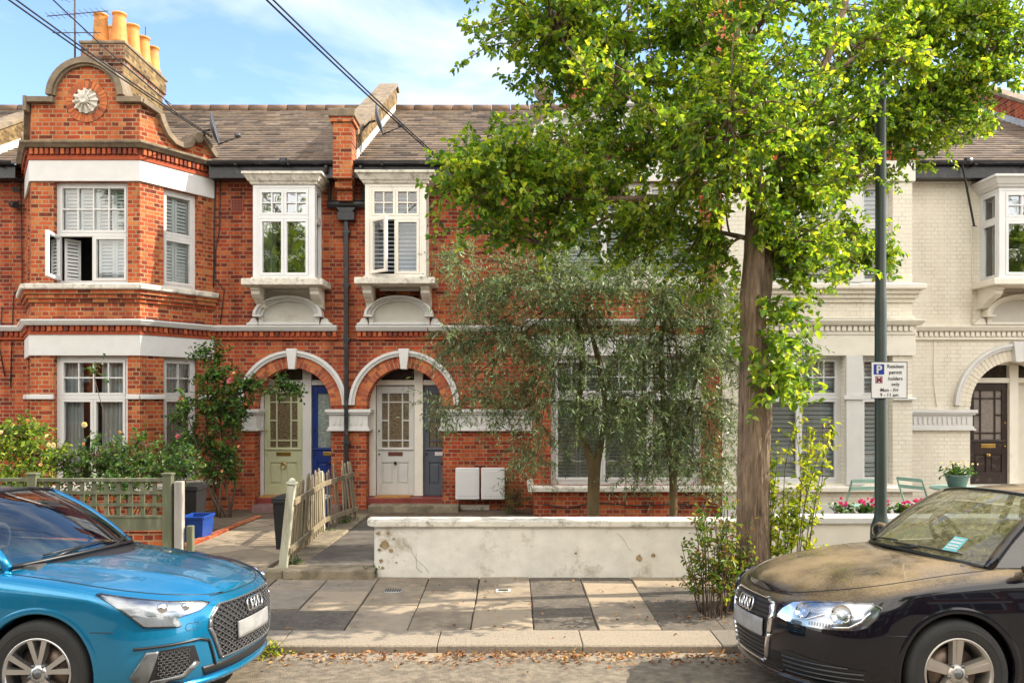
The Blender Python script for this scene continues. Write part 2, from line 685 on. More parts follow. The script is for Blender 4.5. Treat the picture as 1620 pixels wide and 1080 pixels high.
class Frame:
    def __init__(s, p0, p1):
        s.a = Vector((p0[0], p0[1], 0))
        b = Vector((p1[0], p1[1], 0))
        s.len = (b - s.a).length
        s.t = (b - s.a) / s.len
        s.n = Vector((s.t.y, -s.t.x, 0))

    def p(s, u, d, z):
        q = s.a + s.t * u + s.n * d
        return (q.x, q.y, z)


def tag(o, label=None, cat=None, group=None, kind=None):
    if label:
        o['label'] = label
    if cat:
        o['category'] = cat
    if group:
        o['group'] = group
    if kind:
        o['kind'] = kind
    return o


def thing(name, label, cat, loc=(0, 0, 0), rot=None, group=None):
    o = bpy.data.objects.new(name, None)
    o.empty_display_size = 0.2
    col.objects.link(o)
    o.location = loc
    if rot:
        o.rotation_euler = rot
    o['_org'] = tuple(loc)
    return tag(o, label, cat, group)


def copy_tree(o, parent=None, done=None):
    c = o.copy()
    col.objects.link(c)
    if parent is not None:
        c.parent = parent
    for ch in list(o.children):
        copy_tree(ch, c)
    return c


def offset_path(path, d):
    """offset a plan polyline outwards (towards the camera side) with mitres"""
    out = []
    fr = [Frame(path[i], path[i + 1]) for i in range(len(path) - 1)]
    for i, p in enumerate(path):
        if i == 0:
            n = fr[0].n
            out.append((p[0] + n.x * d, p[1] + n.y * d))
        elif i == len(path) - 1:
            n = fr[-1].n
            out.append((p[0] + n.x * d, p[1] + n.y * d))
        else:
            n0, n1 = fr[i - 1].n, fr[i].n
            m = n0 + n1
            m = m / m.dot(n0)
            out.append((p[0] + m.x * d, p[1] + m.y * d))
    return out


def sweep(mb, path, prof, mi=0, ends=True):
    """prof: closed list of (out, z) swept along a plan path"""
    cols = [offset_path(path, o) for o, z in prof]
    m = len(prof)
    vs = []
    for i in range(len(path)):
        for k in range(m):
            vs.append((cols[k][i][0], cols[k][i][1], prof[k][1]))
    fs = []
    for i in range(len(path) - 1):
        for k in range(m):
            k2 = (k + 1) % m
            fs.append([i * m + k, i * m + k2, (i + 1) * m + k2, (i + 1) * m + k])
    if ends:
        fs.append(list(range(m)))
        fs.append([(len(path) - 1) * m + k for k in range(m)][::-1])
    mb.add(vs, fs, mi=mi)


def band(mb, path, o0, o1, z0, z1, mi=0):
    sweep(mb, path, [(o0, z0), (o1, z0), (o1, z1), (o0, z1)], mi)


def dentils(mb, path, o0, o1, z0, z1, wd=0.055, gap=0.045):
    for i in range(len(path) - 1):
        F = Frame(path[i], path[i + 1])
        n = int(F.len / (wd + gap))
        st = F.len / max(1, n)
        for k in range(n):
            u = (k + 0.5) * st
            mb.fbox(F, u - wd / 2, u + wd / 2, o0, o1, z0, z1)


def holed(mb, F, u0, u1, z0, z1, rects=(), arches=(), thick=0.3, d=0.0, mi=0, back=True):
    """wall face with rectangular (u0,u1,z0,z1) and arched (uc,r,zbase,zspring) openings, with reveals"""
    us = {u0, u1}
    zs = {z0, z1}
    for r in rects:
        us |= {r[0], r[1]}
        zs |= {r[2], r[3]}
    for (uc, r, zb, zp) in arches:
        us |= {uc - r, uc + r}
        zs |= {zb, zp, zp + r}
    us = sorted(x for x in us if u0 - 1e-6 <= x <= u1 + 1e-6)
    zs = sorted(x for x in zs if z0 - 1e-6 <= x <= z1 + 1e-6)

    def quad(a, b, c, e, dd=d):
        mb.add([F.p(a, dd, c), F.p(b, dd, c), F.p(b, dd, e), F.p(a, dd, e)], [[0, 1, 2, 3]], mi=mi)
    for i in range(len(us) - 1):
        for j in range(len(zs) - 1):
            uc, zc = (us[i] + us[i + 1]) / 2, (zs[j] + zs[j + 1]) / 2
            if any(r[0] < uc < r[1] and r[2] < zc < r[3] for r in rects):
                continue
            if any(abs(uc - q[0]) < q[1] and q[2] < zc < q[3] + q[1] for q in arches):
                continue
            quad(us[i], us[i + 1], zs[j], zs[j + 1])
    for r in rects:
        a, b, c, e = r
        for P in ([(a, c), (a, e)], [(b, e), (b, c)], [(a, e), (b, e)], [(b, c), (a, c)]):
            (ua, za), (ub, zb_) = P
            mb.add([F.p(ua, d, za), F.p(ub, d, zb_), F.p(ub, d - thick, zb_), F.p(ua, d - thick, za)], [[0, 1, 2, 3]], mi=mi)
    for (uc, r, zb, zp) in arches:
        n = 24
        arc = [(uc + r * math.cos(PI * k / n), zp + r * math.sin(PI * k / n)) for k in range(n + 1)]
        for k in range(n):
            (ua, za), (ub, zb2) = arc[k], arc[k + 1]
            mb.add([F.p(ua, d, za), F.p(ua, d, zp + r), F.p(ub, d, zp + r), F.p(ub, d, zb2)], [[0, 1, 2, 3]], mi=mi)
            mb.add([F.p(ua, d, za), F.p(ub, d, zb2), F.p(ub, d - thick, zb2), F.p(ua, d - thick, za)], [[0, 1, 2, 3]], mi=mi)
        for sgn in (-1, 1):
            mb.add([F.p(uc + sgn * r, d, zb), F.p(uc + sgn * r, d, zp), F.p(uc + sgn * r, d - thick, zp), F.p(uc + sgn * r, d - thick, zb)], [[0, 1, 2, 3]], mi=mi)


# ---------------------------------------------------------------- windows
def frame_bars(mb, F, u0, u1, z0, z1, t, d0, d1):
    mb.fbox(F, u0, u0 + t, d0, d1, z0, z1)
    mb.fbox(F, u1 - t, u1, d0, d1, z0, z1)
    mb.fbox(F, u0 + t, u1 - t, d0 + .001, d1 - .001, z0, z0 + t)
    mb.fbox(F, u0 + t, u1 - t, d0 + .001, d1 - .001, z1 - t, z1)


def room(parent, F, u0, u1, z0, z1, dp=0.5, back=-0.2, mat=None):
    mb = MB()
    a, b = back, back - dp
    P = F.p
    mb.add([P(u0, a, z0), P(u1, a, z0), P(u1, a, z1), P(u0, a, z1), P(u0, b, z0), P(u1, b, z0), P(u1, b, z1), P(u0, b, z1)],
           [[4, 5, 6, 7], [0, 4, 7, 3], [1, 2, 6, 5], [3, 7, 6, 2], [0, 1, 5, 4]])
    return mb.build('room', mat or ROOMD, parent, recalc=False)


def louvres(mb, F, u0, u1, z0, z1, d, pitch=0.055, tilt=60, wd=0.05, frame=0.04):
    frame_bars(mb, F, u0, u1, z0, z1, frame, d - 0.012, d + 0.014)
    n = max(1, int((z1 - z0 - 2 * frame) / pitch))
    st = (z1 - z0 - 2 * frame) / n
    dz = math.sin(R(tilt)) * wd / 2
    dd = math.cos(R(tilt)) * wd / 2
    for k in range(n):
        zc = z0 + frame + (k + 0.5) * st
        a, b = u0 + frame + .002, u1 - frame - .002
        t = 0.004
        vs = [F.p(a, d - dd, zc + dz), F.p(b, d - dd, zc + dz), F.p(b, d + dd, zc - dz), F.p(a, d + dd, zc - dz),
              F.p(a, d - dd, zc + dz + t), F.p(b, d - dd, zc + dz + t), F.p(b, d + dd, zc - dz + t), F.p(a, d + dd, zc - dz + t)]
        mb.add(vs, [[0, 1, 2, 3], [4, 7, 6, 5], [0, 4, 5, 1], [2, 6, 7, 3], [1, 5, 6, 2], [0, 3, 7, 4]])


def curtain(mb, F, u0, u1, z0, z1, d, folds=9, amp=0.03):
    n = folds * 8
    vs = []
    for i in range(n + 1):
        u = u0 + (u1 - u0) * i / n
        q = d + amp * math.sin(i / 8 * 2 * PI + 0.7 * math.sin(i * 0.21))
        vs += [F.p(u, q, z0), F.p(u, q, z1)]
    mb.add(vs, [[2 * i, 2 * i + 2, 2 * i + 3, 2 * i + 1] for i in range(n)], True)


def window(parent, F, u0, u1, z0, z1, zt, lights=2, top=(2, 2), rec=0.08, mat=UPVC, fill='shutter', glass=GLASS, ot=0.05, st=0.045, toplights=None, openleaf=None, bottom_grid=None, label=None):
    """casement window in an opening: outer frame, transom at zt, casements below, small-paned lights above"""
    d1, d0 = -rec, -rec - 0.07
    mb = MB()
    frame_bars(mb, F, u0, u1, z0, z1, ot, d0, d1)
    mb.fbox(F, u0 + ot, u1 - ot, d0 + .002, d1 + .004, zt - 0.03, zt + 0.03)
    if toplights is None:
        toplights = lights
    wd = (u1 - u0 - 2 * ot) / lights
    for k in range(1, lights):
        uc = u0 + ot + wd * k
        mb.fbox(F, uc - 0.022, uc + 0.022, d0 + .003, d1 - .003, z0 + ot, zt - 0.03)
    wt = (u1 - u0 - 2 * ot) / toplights
    for k in range(1, toplights):
        uc = u0 + ot + wt * k
        mb.fbox(F, uc - 0.022, uc + 0.022, d0 + .003, d1 - .003, zt + 0.03, z1 - ot)
    fr = mb.build('window', mat, parent, bev=0.004)
    if label:
        fr['label'] = label
    sb = MB()
    gb = MB()
    for k in range(lights):
        a, b = u0 + ot + wd * k + .003, u0 + ot + wd * (k + 1) - .003
        if openleaf == k:
            continue
        frame_bars(sb, F, a, b, z0 + ot, zt - 0.032, st, d0 + 0.01, d1 + 0.008)
        gb.add([F.p(a + st, d0 + .03, z0 + ot + st), F.p(b - st, d0 + .03, z0 + ot + st), F.p(b - st, d0 + .03, zt - .032 - st), F.p(a + st, d0 + .03, zt - .032 - st)], [[0, 1, 2, 3]])
        if bottom_grid:
            nx, nz = bottom_grid
            for i in range(1, nx):
                uu = a + st + (b - a - 2 * st) * i / nx
                sb.fbox(F, uu - .01, uu + .01, d0 + .02, d1, z0 + ot + st, zt - .032 - st)
    for k in range(toplights):
        a, b = u0 + ot + wt * k + .003, u0 + ot + wt * (k + 1) - .003
        frame_bars(sb, F, a, b, zt + 0.032, z1 - ot, st * 0.9, d0 + 0.01, d1 + 0.008)
        aa, bb, ca, cb = a + st * .9, b - st * .9, zt + .032 + st * .9, z1 - ot - st * .9
        gb.add([F.p(aa, d0 + .03, ca), F.p(bb, d0 + .03, ca), F.p(bb, d0 + .03, cb), F.p(aa, d0 + .03, cb)], [[0, 1, 2, 3]])
        nx, nz = top
        for i in range(1, nx):
            uu = aa + (bb - aa) * i / nx
            sb.fbox(F, uu - .011, uu + .011, d0 + .022, d1 + .001, ca, cb)
        for i in range(1, nz):
            zz = ca + (cb - ca) * i / nz
            sb.fbox(F, aa, bb, d0 + .023, d1, zz - .011, zz + .011)
    sb.build('sash', mat, fr, bev=0.003)
    gb.build('pane', glass, fr, recalc=False)
    if openleaf is not None:
        k = openleaf
        a, b = u0 + ot + wd * k + .003, u0 + ot + wd * (k + 1) - .003
        return fr, (a, b, z0 + ot, zt - 0.032, d1)
    dd = d0 - 0.045
    if fill == 'shutter':
        m = MB()
        nn = 2 * lights
        for k in range(nn):
            a = u0 + ot + (u1 - u0 - 2 * ot) * k / nn
            b = u0 + ot + (u1 - u0 - 2 * ot) * (k + 1) / nn
            louvres(m, F, a + .004, b - .004, z0 + .03, zt - .02, dd)
            louvres(m, F, a + .004, b - .004, zt + .02, z1 - .03, dd)
        m.build('shutter', SHUTTER, fr)
    elif fill == 'blind':
        m = MB()
        louvres(m, F, u0 + ot * .6, u1 - ot * .6, z0 + .02, z1 - .02, dd, pitch=0.07, tilt=56, wd=0.070, frame=0.01)
        m.build('blind', SHUTTER, fr)
    elif fill == 'curtain':
        m = MB()
        w_ = u1 - u0
        curtain(m, F, u0 + .02, u0 + w_ * .30, z0, z1, dd - .05, 5)
        curtain(m, F, u0 + w_ * .55, u1 - .02, z0, z1, dd - .05, 7)
        m.build('curtain', CURTAIN, fr)
    elif fill == 'behind':
        m = MB()
        w_ = u1 - u0
        curtain(m, F, u0 + .02, u0 + w_ * .25, z0, z1, dd - .25, 4, .02)
        curtain(m, F, u0 + w_ * .78, u1 - .02, z0, z1, dd - .25, 4, .02)
        m.build('curtain', CURTAIN, fr)
    elif fill == 'net':
        m = MB()
        curtain(m, F, u0 + .02, u1 - .02, z0, z1, dd - .02, 12, 0.015)
        m.build('curtain', CURTAIN, fr)
    return fr, None


def open_leaf(parent, F, a, b, z0, z1, d, ang, hinge='left', mat=UPVC):
    """casement leaf swung open"""
    base = F.p(a if hinge == 'left' else b, d + .01, 0)
    t = F.t * math.cos(R(ang)) + F.n * math.sin(R(ang))
    if hinge == 'right':
        t = -F.t * math.cos(R(ang)) + F.n * math.sin(R(ang))
    L = b - a
    q = (base[0] + t.x * L, base[1] + t.y * L)
    G = Frame(base[:2], q)
    mb = MB()
    frame_bars(mb, G, 0, L, z0, z1, 0.05, -0.02, 0.03)
    o = mb.build('casement', mat, parent, bev=0.003)
    g = MB()
    g.add([G.p(.05, .005, z0 + .05), G.p(L - .05, .005, z0 + .05), G.p(L - .05, .005, z1 - .05), G.p(.05, .005, z1 - .05)], [[0, 1, 2, 3]])
    g.build('pane', GLASS, o, recalc=False)
    return o


# ---------------------------------------------------------------- leaves
def leaf_mesh(name, pos, dirs, ups, size, aspect, mat, parent=None, org=(0, 0, 0), fold=0.25, simple=False, curl=0.15):
    """many folded leaves in one mesh. pos/dirs/ups: (n,3) arrays, size (n,)"""
    n = len(pos)
    dirs = dirs / (np.linalg.norm(dirs, axis=1, keepdims=True) + 1e-9)
    side = np.cross(dirs, ups)
    side /= (np.linalg.norm(side, axis=1, keepdims=True) + 1e-9)
    up = np.cross(side, dirs)
    s = size[:, None]
    w_ = s * aspect
    if simple:
        P = np.stack([pos, pos + dirs * s * .5 + side * w_ * .5 , pos + dirs * s + up * s * curl * -1, pos + dirs * s * .5 - side * w_ * .5], 1)
        k = 4
        faces = np.arange(n)[:, None] * 4 + np.array([[0, 1, 2, 3]])
        nf = n
    else:
        P = np.stack([pos,
                      pos + dirs * s * .28 + side * w_ * .46 + up * w_ * fold,
                      pos + dirs * s * .68 + side * w_ * .38 + up * (w_ * fold - s * curl * .4),
                      pos + dirs * s - up * s * curl,
                      pos + dirs * s * .68 - side * w_ * .38 + up * (w_ * fold - s * curl * .4),
                      pos + dirs * s * .28 - side * w_ * .46 + up * w_ * fold], 1)
        k = 6
        base = np.arange(n)[:, None] * 6
        faces = np.concatenate([base + np.array([[0, 1, 2, 3]]), base + np.array([[0, 3, 4, 5]])], 1).reshape(-1, 4)
        nf = 2 * n
    V = (P.reshape(-1, 3) - np.array(org)).astype(np.float32)
    me = bpy.data.meshes.new(name)
    me.vertices.add(len(V))
    me.vertices.foreach_set('co', V.ravel())
    me.loops.add(nf * 4)
    me.loops.foreach_set('vertex_index', faces.astype(np.int32).ravel())
    me.polygons.add(nf)
    me.polygons.foreach_set('loop_start', np.arange(nf, dtype=np.int32) * 4)
    me.update(calc_edges=True)
    me.materials.append(mat)
    o = bpy.data.objects.new(name, me)
    col.objects.link(o)
    if parent is not None:
        o.parent = parent
    else:
        o.location = org
    return o


def curve_pts(p0, p1, sag=0.0, wob=0.0, n=8, rng=random):
    p0, p1 = Vector(p0), Vector(p1)
    d = p1 - p0
    l = d.length
    s1 = Vector((rng.uniform(-1, 1), rng.uniform(-1, 1), rng.uniform(-1, 1))) * wob * l
    s2 = Vector((rng.uniform(-1, 1), rng.uniform(-1, 1), rng.uniform(-1, 1))) * wob * l
    out = []
    for i in range(n + 1):
        t = i / n
        p = p0 + d * t + Vector((0, 0, sag * l)) * (4 * t * (1 - t)) + s1 * math.sin(PI * t) + s2 * math.sin(2 * PI * t) * .5
        out.append(p)
    return out


def F_at(px, py, Y):
    """point at depth Y seen at image position px,py of the 1620x1080 photograph (used for laying out only)"""
    s = 1300.0 / Y
    return Vector(((px - 810) / s, Y, 2.0 - (py - 630) / s))


# ================================================================== ground
YF = 14.44     # main wall plane
YB = 13.28     # bay front plane
YW = 9.03      # garden wall front
YK = 6.67      # kerb face


def sheet(name, x0, x1, ys, zf, mat, kind='structure'):
    mb = MB()
    vs = []
    for y in ys:
        vs += [(x0, y, zf(y)), (x1, y, zf(y))]
    mb.add(vs, [[2 * i, 2 * i + 1, 2 * i + 3, 2 * i + 2] for i in range(len(ys) - 1)])
    o = mb.build(name, mat)
    tag(o, kind=kind)
    return o


def zroad(y):
    return -0.07 + 0.052 * min(YK - y, 2.6) - 0.02 * max(0, (YK - y - 2.6)) * 0.2


SOIL = plain('bare_soil', (0.10, 0.072, 0.048), 0.95, var=0.4, scale=8, bump=0.9, bscale=30)
ground_mat = plain('earth', (0.12, 0.09, 0.06), 0.95, var=0.4, scale=1.5, bump=0.6)
sheet('ground', -900, 900, [-900, -14.0, 0, 30, 900], lambda y: -0.45, ground_mat)

asph = plain('asphalt', (0.20, 0.165, 0.12), 0.85, var=0.45, scale=16, bump=1.0, bscale=120, dirt=(0.11, 0.09, 0.07), dirtamt=0.5, dscale=7)
sheet('road', -120, 120, [-6, -3, 0, 2, 3.2, 4.07, 4.6, 5.2, 5.8, 6.3, YK + 0.03], zroad, asph)
sheet('far_pavement', -120, 120, [-9.5, -6.02], lambda y: 0.0, asph)

# pavement: flags
FLAG = islandmat('flagstone', [(0.16, 0.132, 0.10), (0.26, 0.21, 0.15), (0.32, 0.255, 0.18), (0.22, 0.19, 0.155), (0.36, 0.285, 0.20)], rough=0.85, bump=0.35, bscale=60, dirt=(0.10, 0.08, 0.06), dscale=2.6, nvar=0.3)
TARM = plain('tarmac_patch', (0.105, 0.088, 0.070), 0.9, var=0.4, scale=5, bump=1.0, bscale=110, dirt=(0.19, 0.16, 0.12), dirtamt=0.55, dscale=24)
JOINT = plain('joint_grit', (0.075, 0.06, 0.045), 0.95, var=0.3, bump=0.5)
PY0, PY1 = 7.08, YW + 0.25


def zpav(y):
    return 0.0 + (y - YK) * 0.016


sheet('pavement_base', -120, 120, [PY0 - .05, PY1], lambda y: zpav(y) - 0.022, JOINT)
rng = random.Random(5)
mb = MB()
mt = MB()
fix = {-5: [(8.43, 0), (7.7, 1)], -4: [(8.5, 2), (7.75, 0), (7.08, 1)], -3: [(8.45, 0), (7.7, 0), (7.08, 1)],
       -2: [(8.6, 0), (7.88, 0), (7.08, 0)], -1: [(8.43, 0), (7.67, 0), (7.08, 0)], 0: [(8.67, 0), (7.93, 0), (7.08, 0)],
       1: [(8.3, 1), (7.6, 1), (7.08, 1)], 2: [(8.77, 1), (8.0, 0), (7.08, 0)], 3: [(8.6, 0), (7.7, 1), (7.08, 1)], 4: [(8.6, 0), (7.08, 1)], 5: [(8.4, 1), (7.08, 1)]}
for i in range(-40, 42):
    x1 = 0.195 + 0.55 * i
    x0 = x1 - 0.55
    rows = fix.get(i)
    if rows is None:
        rows = []
        y = PY1
        while y > PY0 + 0.5:
            y = max(PY0, y - rng.choice([0.6, 0.75, 0.9]))
            rows.append((y, 1 if rng.random() < 0.15 else 0))
        rows[-1] = (PY0, rows[-1][1])
    yt = PY1
    for (y, k) in rows:
        y = max(y, PY0)
        g = 0.007
        j = [rng.uniform(-.004, .004) for _ in range(4)]
        zt = [zpav(y) + j[0], zpav(y) + j[1], zpav(yt) + j[2], zpav(yt) + j[3]]
        xs = rng.uniform(-.006, .006)
        a0, a1 = x0 + g + xs, x1 - g + xs
        b0, b1 = y + g * 1.7, yt - g * 1.7
        tgt = mt if k == 1 else mb
        if k == 1:
            a0 -= g - .002
            a1 += g - .002
            b0 -= g - .001
            zt = [q - 0.004 for q in zt]
        ch = 0.006
        vs = [(a0, b0, zt[0] - .03), (a1, b0, zt[1] - .03), (a1, b1, zt[2] - .03), (a0, b1, zt[3] - .03),
              (a0, b0, zt[0] - ch), (a1, b0, zt[1] - ch), (a1, b1, zt[2] - ch), (a0, b1, zt[3] - ch),
              (a0 + ch, b0 + ch, zt[0]), (a1 - ch, b0 + ch, zt[1]), (a1 - ch, b1 - ch, zt[2]), (a0 + ch, b1 - ch, zt[3])]
        fs = [[0, 1, 5, 4], [1, 2, 6, 5], [2, 3, 7, 6], [3, 0, 4, 7], [4, 5, 9, 8], [5, 6, 10, 9], [6, 7, 11, 10], [7, 4, 8, 11], [8, 9, 10, 11]]
        tgt.add(vs, fs)
        yt = y
        if y <= PY0 + 1e-3:
            break
    if yt > PY0 + 1e-3:
        pass
tag(mb.build('pavement', FLAG), kind='structure')
tag(mt.build('pavement_tarmac', TARM), kind='structure')

# kerb stones
GRAN = islandmat('granite_kerb', [(0.17, 0.15, 0.125), (0.25, 0.215, 0.17), (0.30, 0.25, 0.19)], rough=0.85, bump=1.0, bscale=75, dirt=(0.09, 0.075, 0.06), dscale=38, nvar=0.2)
mb = MB()
x = -30.0
joints = []
while x < 30:
    l = rng.uniform(0.95, 1.35)
    if abs(x - (-0.42)) < 0.7:
        pass
    joints.append(x)
    x += l
for i in range(len(joints) - 1):
    a, b = joints[i] + .004, joints[i + 1] - .004
    dz = rng.uniform(-.003, .003)
    prof = [(PY0 + .002, -.12), (YK, -.12), (YK, -0.012 + dz), (YK + 0.012, 0.001 + dz), (PY0 + .002, 0.006 + dz)]
    vs = [(a, y, z) for y, z in prof] + [(b, y, z) for y, z in prof]
    n = len(prof)
    mb.add(vs, [list(range(n)), list(range(n, 2 * n))[::-1]] + [[k, (k + 1) % n, (k + 1) % n + n, k + n] for k in range(n)])
tag(mb.build('kerb', GRAN, bev=0.004), kind='structure')
# gutter channel setts (slightly sunken stone row at the road edge)
mb = MB()
x = -30
while x < 30:
    l = rng.uniform(.25, .5)
    mb.box(x + .006, x + l - .006, YK - 0.24, YK - 0.012, -0.10, zroad(YK - .12) + 0.003 + rng.uniform(-.002, .002))
    x += l
tag(mb.build('gutter_channel', GRAN, bev=0.004), kind='structure')

# garden surfaces
sheet('garden_soil', -120, 120, [YW + 0.1, 11, YF + 3], lambda y: 0.045, SOIL)
PATHM = islandmat('path_slab', [(0.20, 0.165, 0.12), (0.30, 0.24, 0.17), (0.36, 0.29, 0.205)], rough=0.85, bump=0.5, bscale=50, dirt=(0.10, 0.085, 0.065), dscale=5, nvar=0.2)


def zpath(y):
    return 0.13 - (y - 9.08) * 0.02


# left path: slabs laid diagonally
mb = MB()
mb2 = MB()
Y0, Y1 = 9.08, 13.9
X0, X1 = -4.12, -2.72


def clip(poly, ax, val, keep_gt):
    out = []
    for i in range(len(poly)):
        a, b = poly[i], poly[(i + 1) % len(poly)]
        ia = (a[ax] > val) == keep_gt
        ib = (b[ax] > val) == keep_gt
        if ia:
            out.append(a)
        if ia != ib:
            t = (val - a[ax]) / (b[ax] - a[ax])
            out.append((a[0] + (b[0] - a[0]) * t, a[1] + (b[1] - a[1]) * t))
    return out


s = 0.62
for i in range(-12, 24):
    for j in range(-16, 16):
        cx, cy = (i - j) * s * .7071 + X0, (i + j) * s * .7071 + Y0
        g = 0.008
        h = s / 2 - g
        poly = [(cx, cy - h * 1.414), (cx + h * 1.414, cy), (cx, cy + h * 1.414), (cx - h * 1.414, cy)]
        for ax, v, k in ((0, X0, True), (0, X1, False), (1, Y0, True), (1, Y1, False)):
            if len(poly) > 2:
                poly = clip(poly, ax, v, k)
        if len(poly) > 2:
            dz = rng.uniform(-.003, .003)
            n = len(poly)
            vs = [(p[0], p[1], zpath(p[1]) + dz) for p in poly] + [(p[0], p[1], zpath(p[1]) - .05) for p in poly]
            mb.add(vs, [list(range(n)), list(range(n, 2 * n))[::-1]] + [[k, (k + 1) % n, (k + 1) % n + n, k + n] for k in range(n)])
tag(mb.build('left_path', PATHM, bev=0.0), kind='structure')
tag(sheet('left_path_bed', X0, X1, [Y0 + .01, Y1], lambda y: zpath(y) - .015, JOINT), kind='structure')
PATHD = plain('worn_dark_concrete', (0.115, 0.10, 0.085), 0.9, var=0.4, scale=4, bump=0.8, bscale=70, dirt=(0.06, 0.055, 0.04), dirtamt=0.6, dscale=3)
tag(sheet('right_path', -2.36, -1.0, [Y0, 10, 11, 12, Y1], lambda y: zpath(y) + .0, PATHD), kind='structure')
CONC = plain('mossy_concrete', (0.23, 0.19, 0.13), 0.9, var=0.4, scale=6, bump=0.9, bscale=45, dirt=(0.10, 0.085, 0.05), dirtamt=0.6, dscale=5)
mb = MB()
vs = []
mb.box(-4.25, -2.5, YW - 0.08, 9.13, 0.0, 0.126)
mb.box(-2.49, -1.5, YW - 0.12, 9.22, 0.0, 0.136)
mb.box(-2.72, -2.38, 9.23, 13.6, 0.0, 0.09)
tag(mb.build('path_step', CONC, bev=0.018), kind='structure')
# red brick edging to the left path
mb = MB()
y = 9.3
while y < 13.4:
    mb.box(-4.24, -4.13, y, y + .205, 0.0, zpath(y) + .03 + rng.uniform(-.006, .006))
    y += .215
o = mb.build('brick_edging', BR_RED2, bev=0.006)
tag(o, 'row of red edging bricks along the left side of the diagonal paved path', 'edging')

# drain covers on the pavement
for nm, px, wd, lb in (('drain_cover', -1.22, 0.2, 'small oval slotted iron drain cover in the pavement nearest the front step'), ('stopcock_cover', -0.09, 0.13, 'small dark rectangular stopcock cover in a white frame set in a pavement slab')):
    t = thing(nm, lb, 'cover', (px, 8.42, zpav(8.42)))
    m1 = MB()
    m2 = MB()
    Y = 8.42
    z = zpav(Y) + .003
    if nm == 'drain_cover':
        n = 24
        for k in range(n):
            pass
        m1.add([(px + .1 * math.cos(2 * PI * k / n), Y + .07 * math.sin(2 * PI * k / n), z + .006) for k in range(n)] + [(px + .105 * math.cos(2 * PI * k / n), Y + .075 * math.sin(2 * PI * k / n), z - .01) for k in range(n)],
               [list(range(n))] + [[k, (k + 1) % n, (k + 1) % n + n, k + n] for k in range(n)])
        for k in range(-3, 4):
            m2.box(px + k * .024 - .006, px + k * .024 + .006, Y - .05, Y + .05, z + .004, z + .009)
        m1.build('plate', GREYMETAL, t)
        m2.build('slot', IRON, t)
    else:
        m1.box(px - .075, px + .075, Y - .06, Y + .06, z - .01, z + .007)
        m2.box(px - .05, px + .05, Y - .035, Y + .035, z - .01, z + .010)
        m1.build('surround', STONEW, t)
        m2.build('lid', IRON, t)
# ================================================================== houses
F0 = Frame((0, YF), (1, YF))       # u = world X on the main wall
XP = -2.89                          # party wall line between the two red houses
HA = thing('terraced_house', 'red brick terraced house with rounded gable over canted bay, green and blue front doors', 'house', (-6.2, YF, 0))
HB = thing('terraced_house', 'red brick terraced house behind the olive trees, with pale and slate grey front doors', 'house', (0.3, YF, 0))
HC = thing('terraced_house', 'cream painted brick terraced house with dark brown front door', 'house', (7.2, YF, 0))

# ---- roof helper: courses of tiles from eaves to ridge
EY, EZ = 14.12, 6.03
RY, RZ = 19.3, 8.76
TILE = islandmat('clay_tile', [(0.05, 0.040, 0.034), (0.11, 0.082, 0.062), (0.16, 0.115, 0.082), (0.10, 0.080, 0.068), (0.22, 0.165, 0.12)], rough=0.85, bump=0.5, bscale=50, dirt=(0.22, 0.17, 0.11), dscale=1.6, nvar=0.35)


def tiled(mb, x0, x1, rng, y0=EY, z0=EZ, y1=RY, z1=RZ, pitch=0.20, tw=0.30, clipx=None):
    L = math.hypot(y1 - y0, z1 - z0)
    n = int(L / pitch)
    dy, dz = (y1 - y0) / n, (z1 - z0) / n
    for k in range(n):
        ya, za = y0 + dy * k, z0 + dz * k
        x = x0 - (tw / 2 if k % 2 else 0)
        while x < x1:
            a, b = max(x, x0), min(x + tw - .004, x1)
            if b - a > 0.02:
                j = rng.uniform(-.004, .005)
                th = 0.026
                yb, zb = ya + dy * 1.15, za + dz * 1.15
                mb.add([(a, ya, za + j), (b, ya, za + j), (b, ya, za + th + j), (a, ya, za + th + j), (b, yb, zb + .003), (a, yb, zb + .003)],
                       [[0, 1, 2, 3], [3, 2, 4, 5], [0, 3, 5], [1, 4, 2]])
            x += tw


def roof(house, x0, x1, seed):
    mb = MB()
    rng = random.Random(seed)
    tiled(mb, x0, x1, rng)
    # back slope
    mb.add([(x0, RY, RZ), (x1, RY, RZ), (x1, RY + 5, RZ - 2.8), (x0, RY + 5, RZ - 2.8)], [[0, 1, 2, 3]])
    r = mb.build('roof', TILE, house, recalc=False)
    m2 = MB()
    x = x0
    while x < x1:
        m2.tube([(x + .005, RY, RZ + .015), (min(x + .44, x1), RY, RZ + .015)], 0.115, n=10)
        x += .45
    m2.build('ridge_tile', TERRA if False else plain('ridge_clay', (0.15, 0.09, 0.055), 0.8, var=0.3, dirt=(0.1, 0.08, 0.06), dirtamt=0.5), r)
    return r


roof(HA, -12.0, -3.05, 1)
roof(HB, -2.73, 3.39, 2)
roof(HC, 3.39, 13.0, 3)


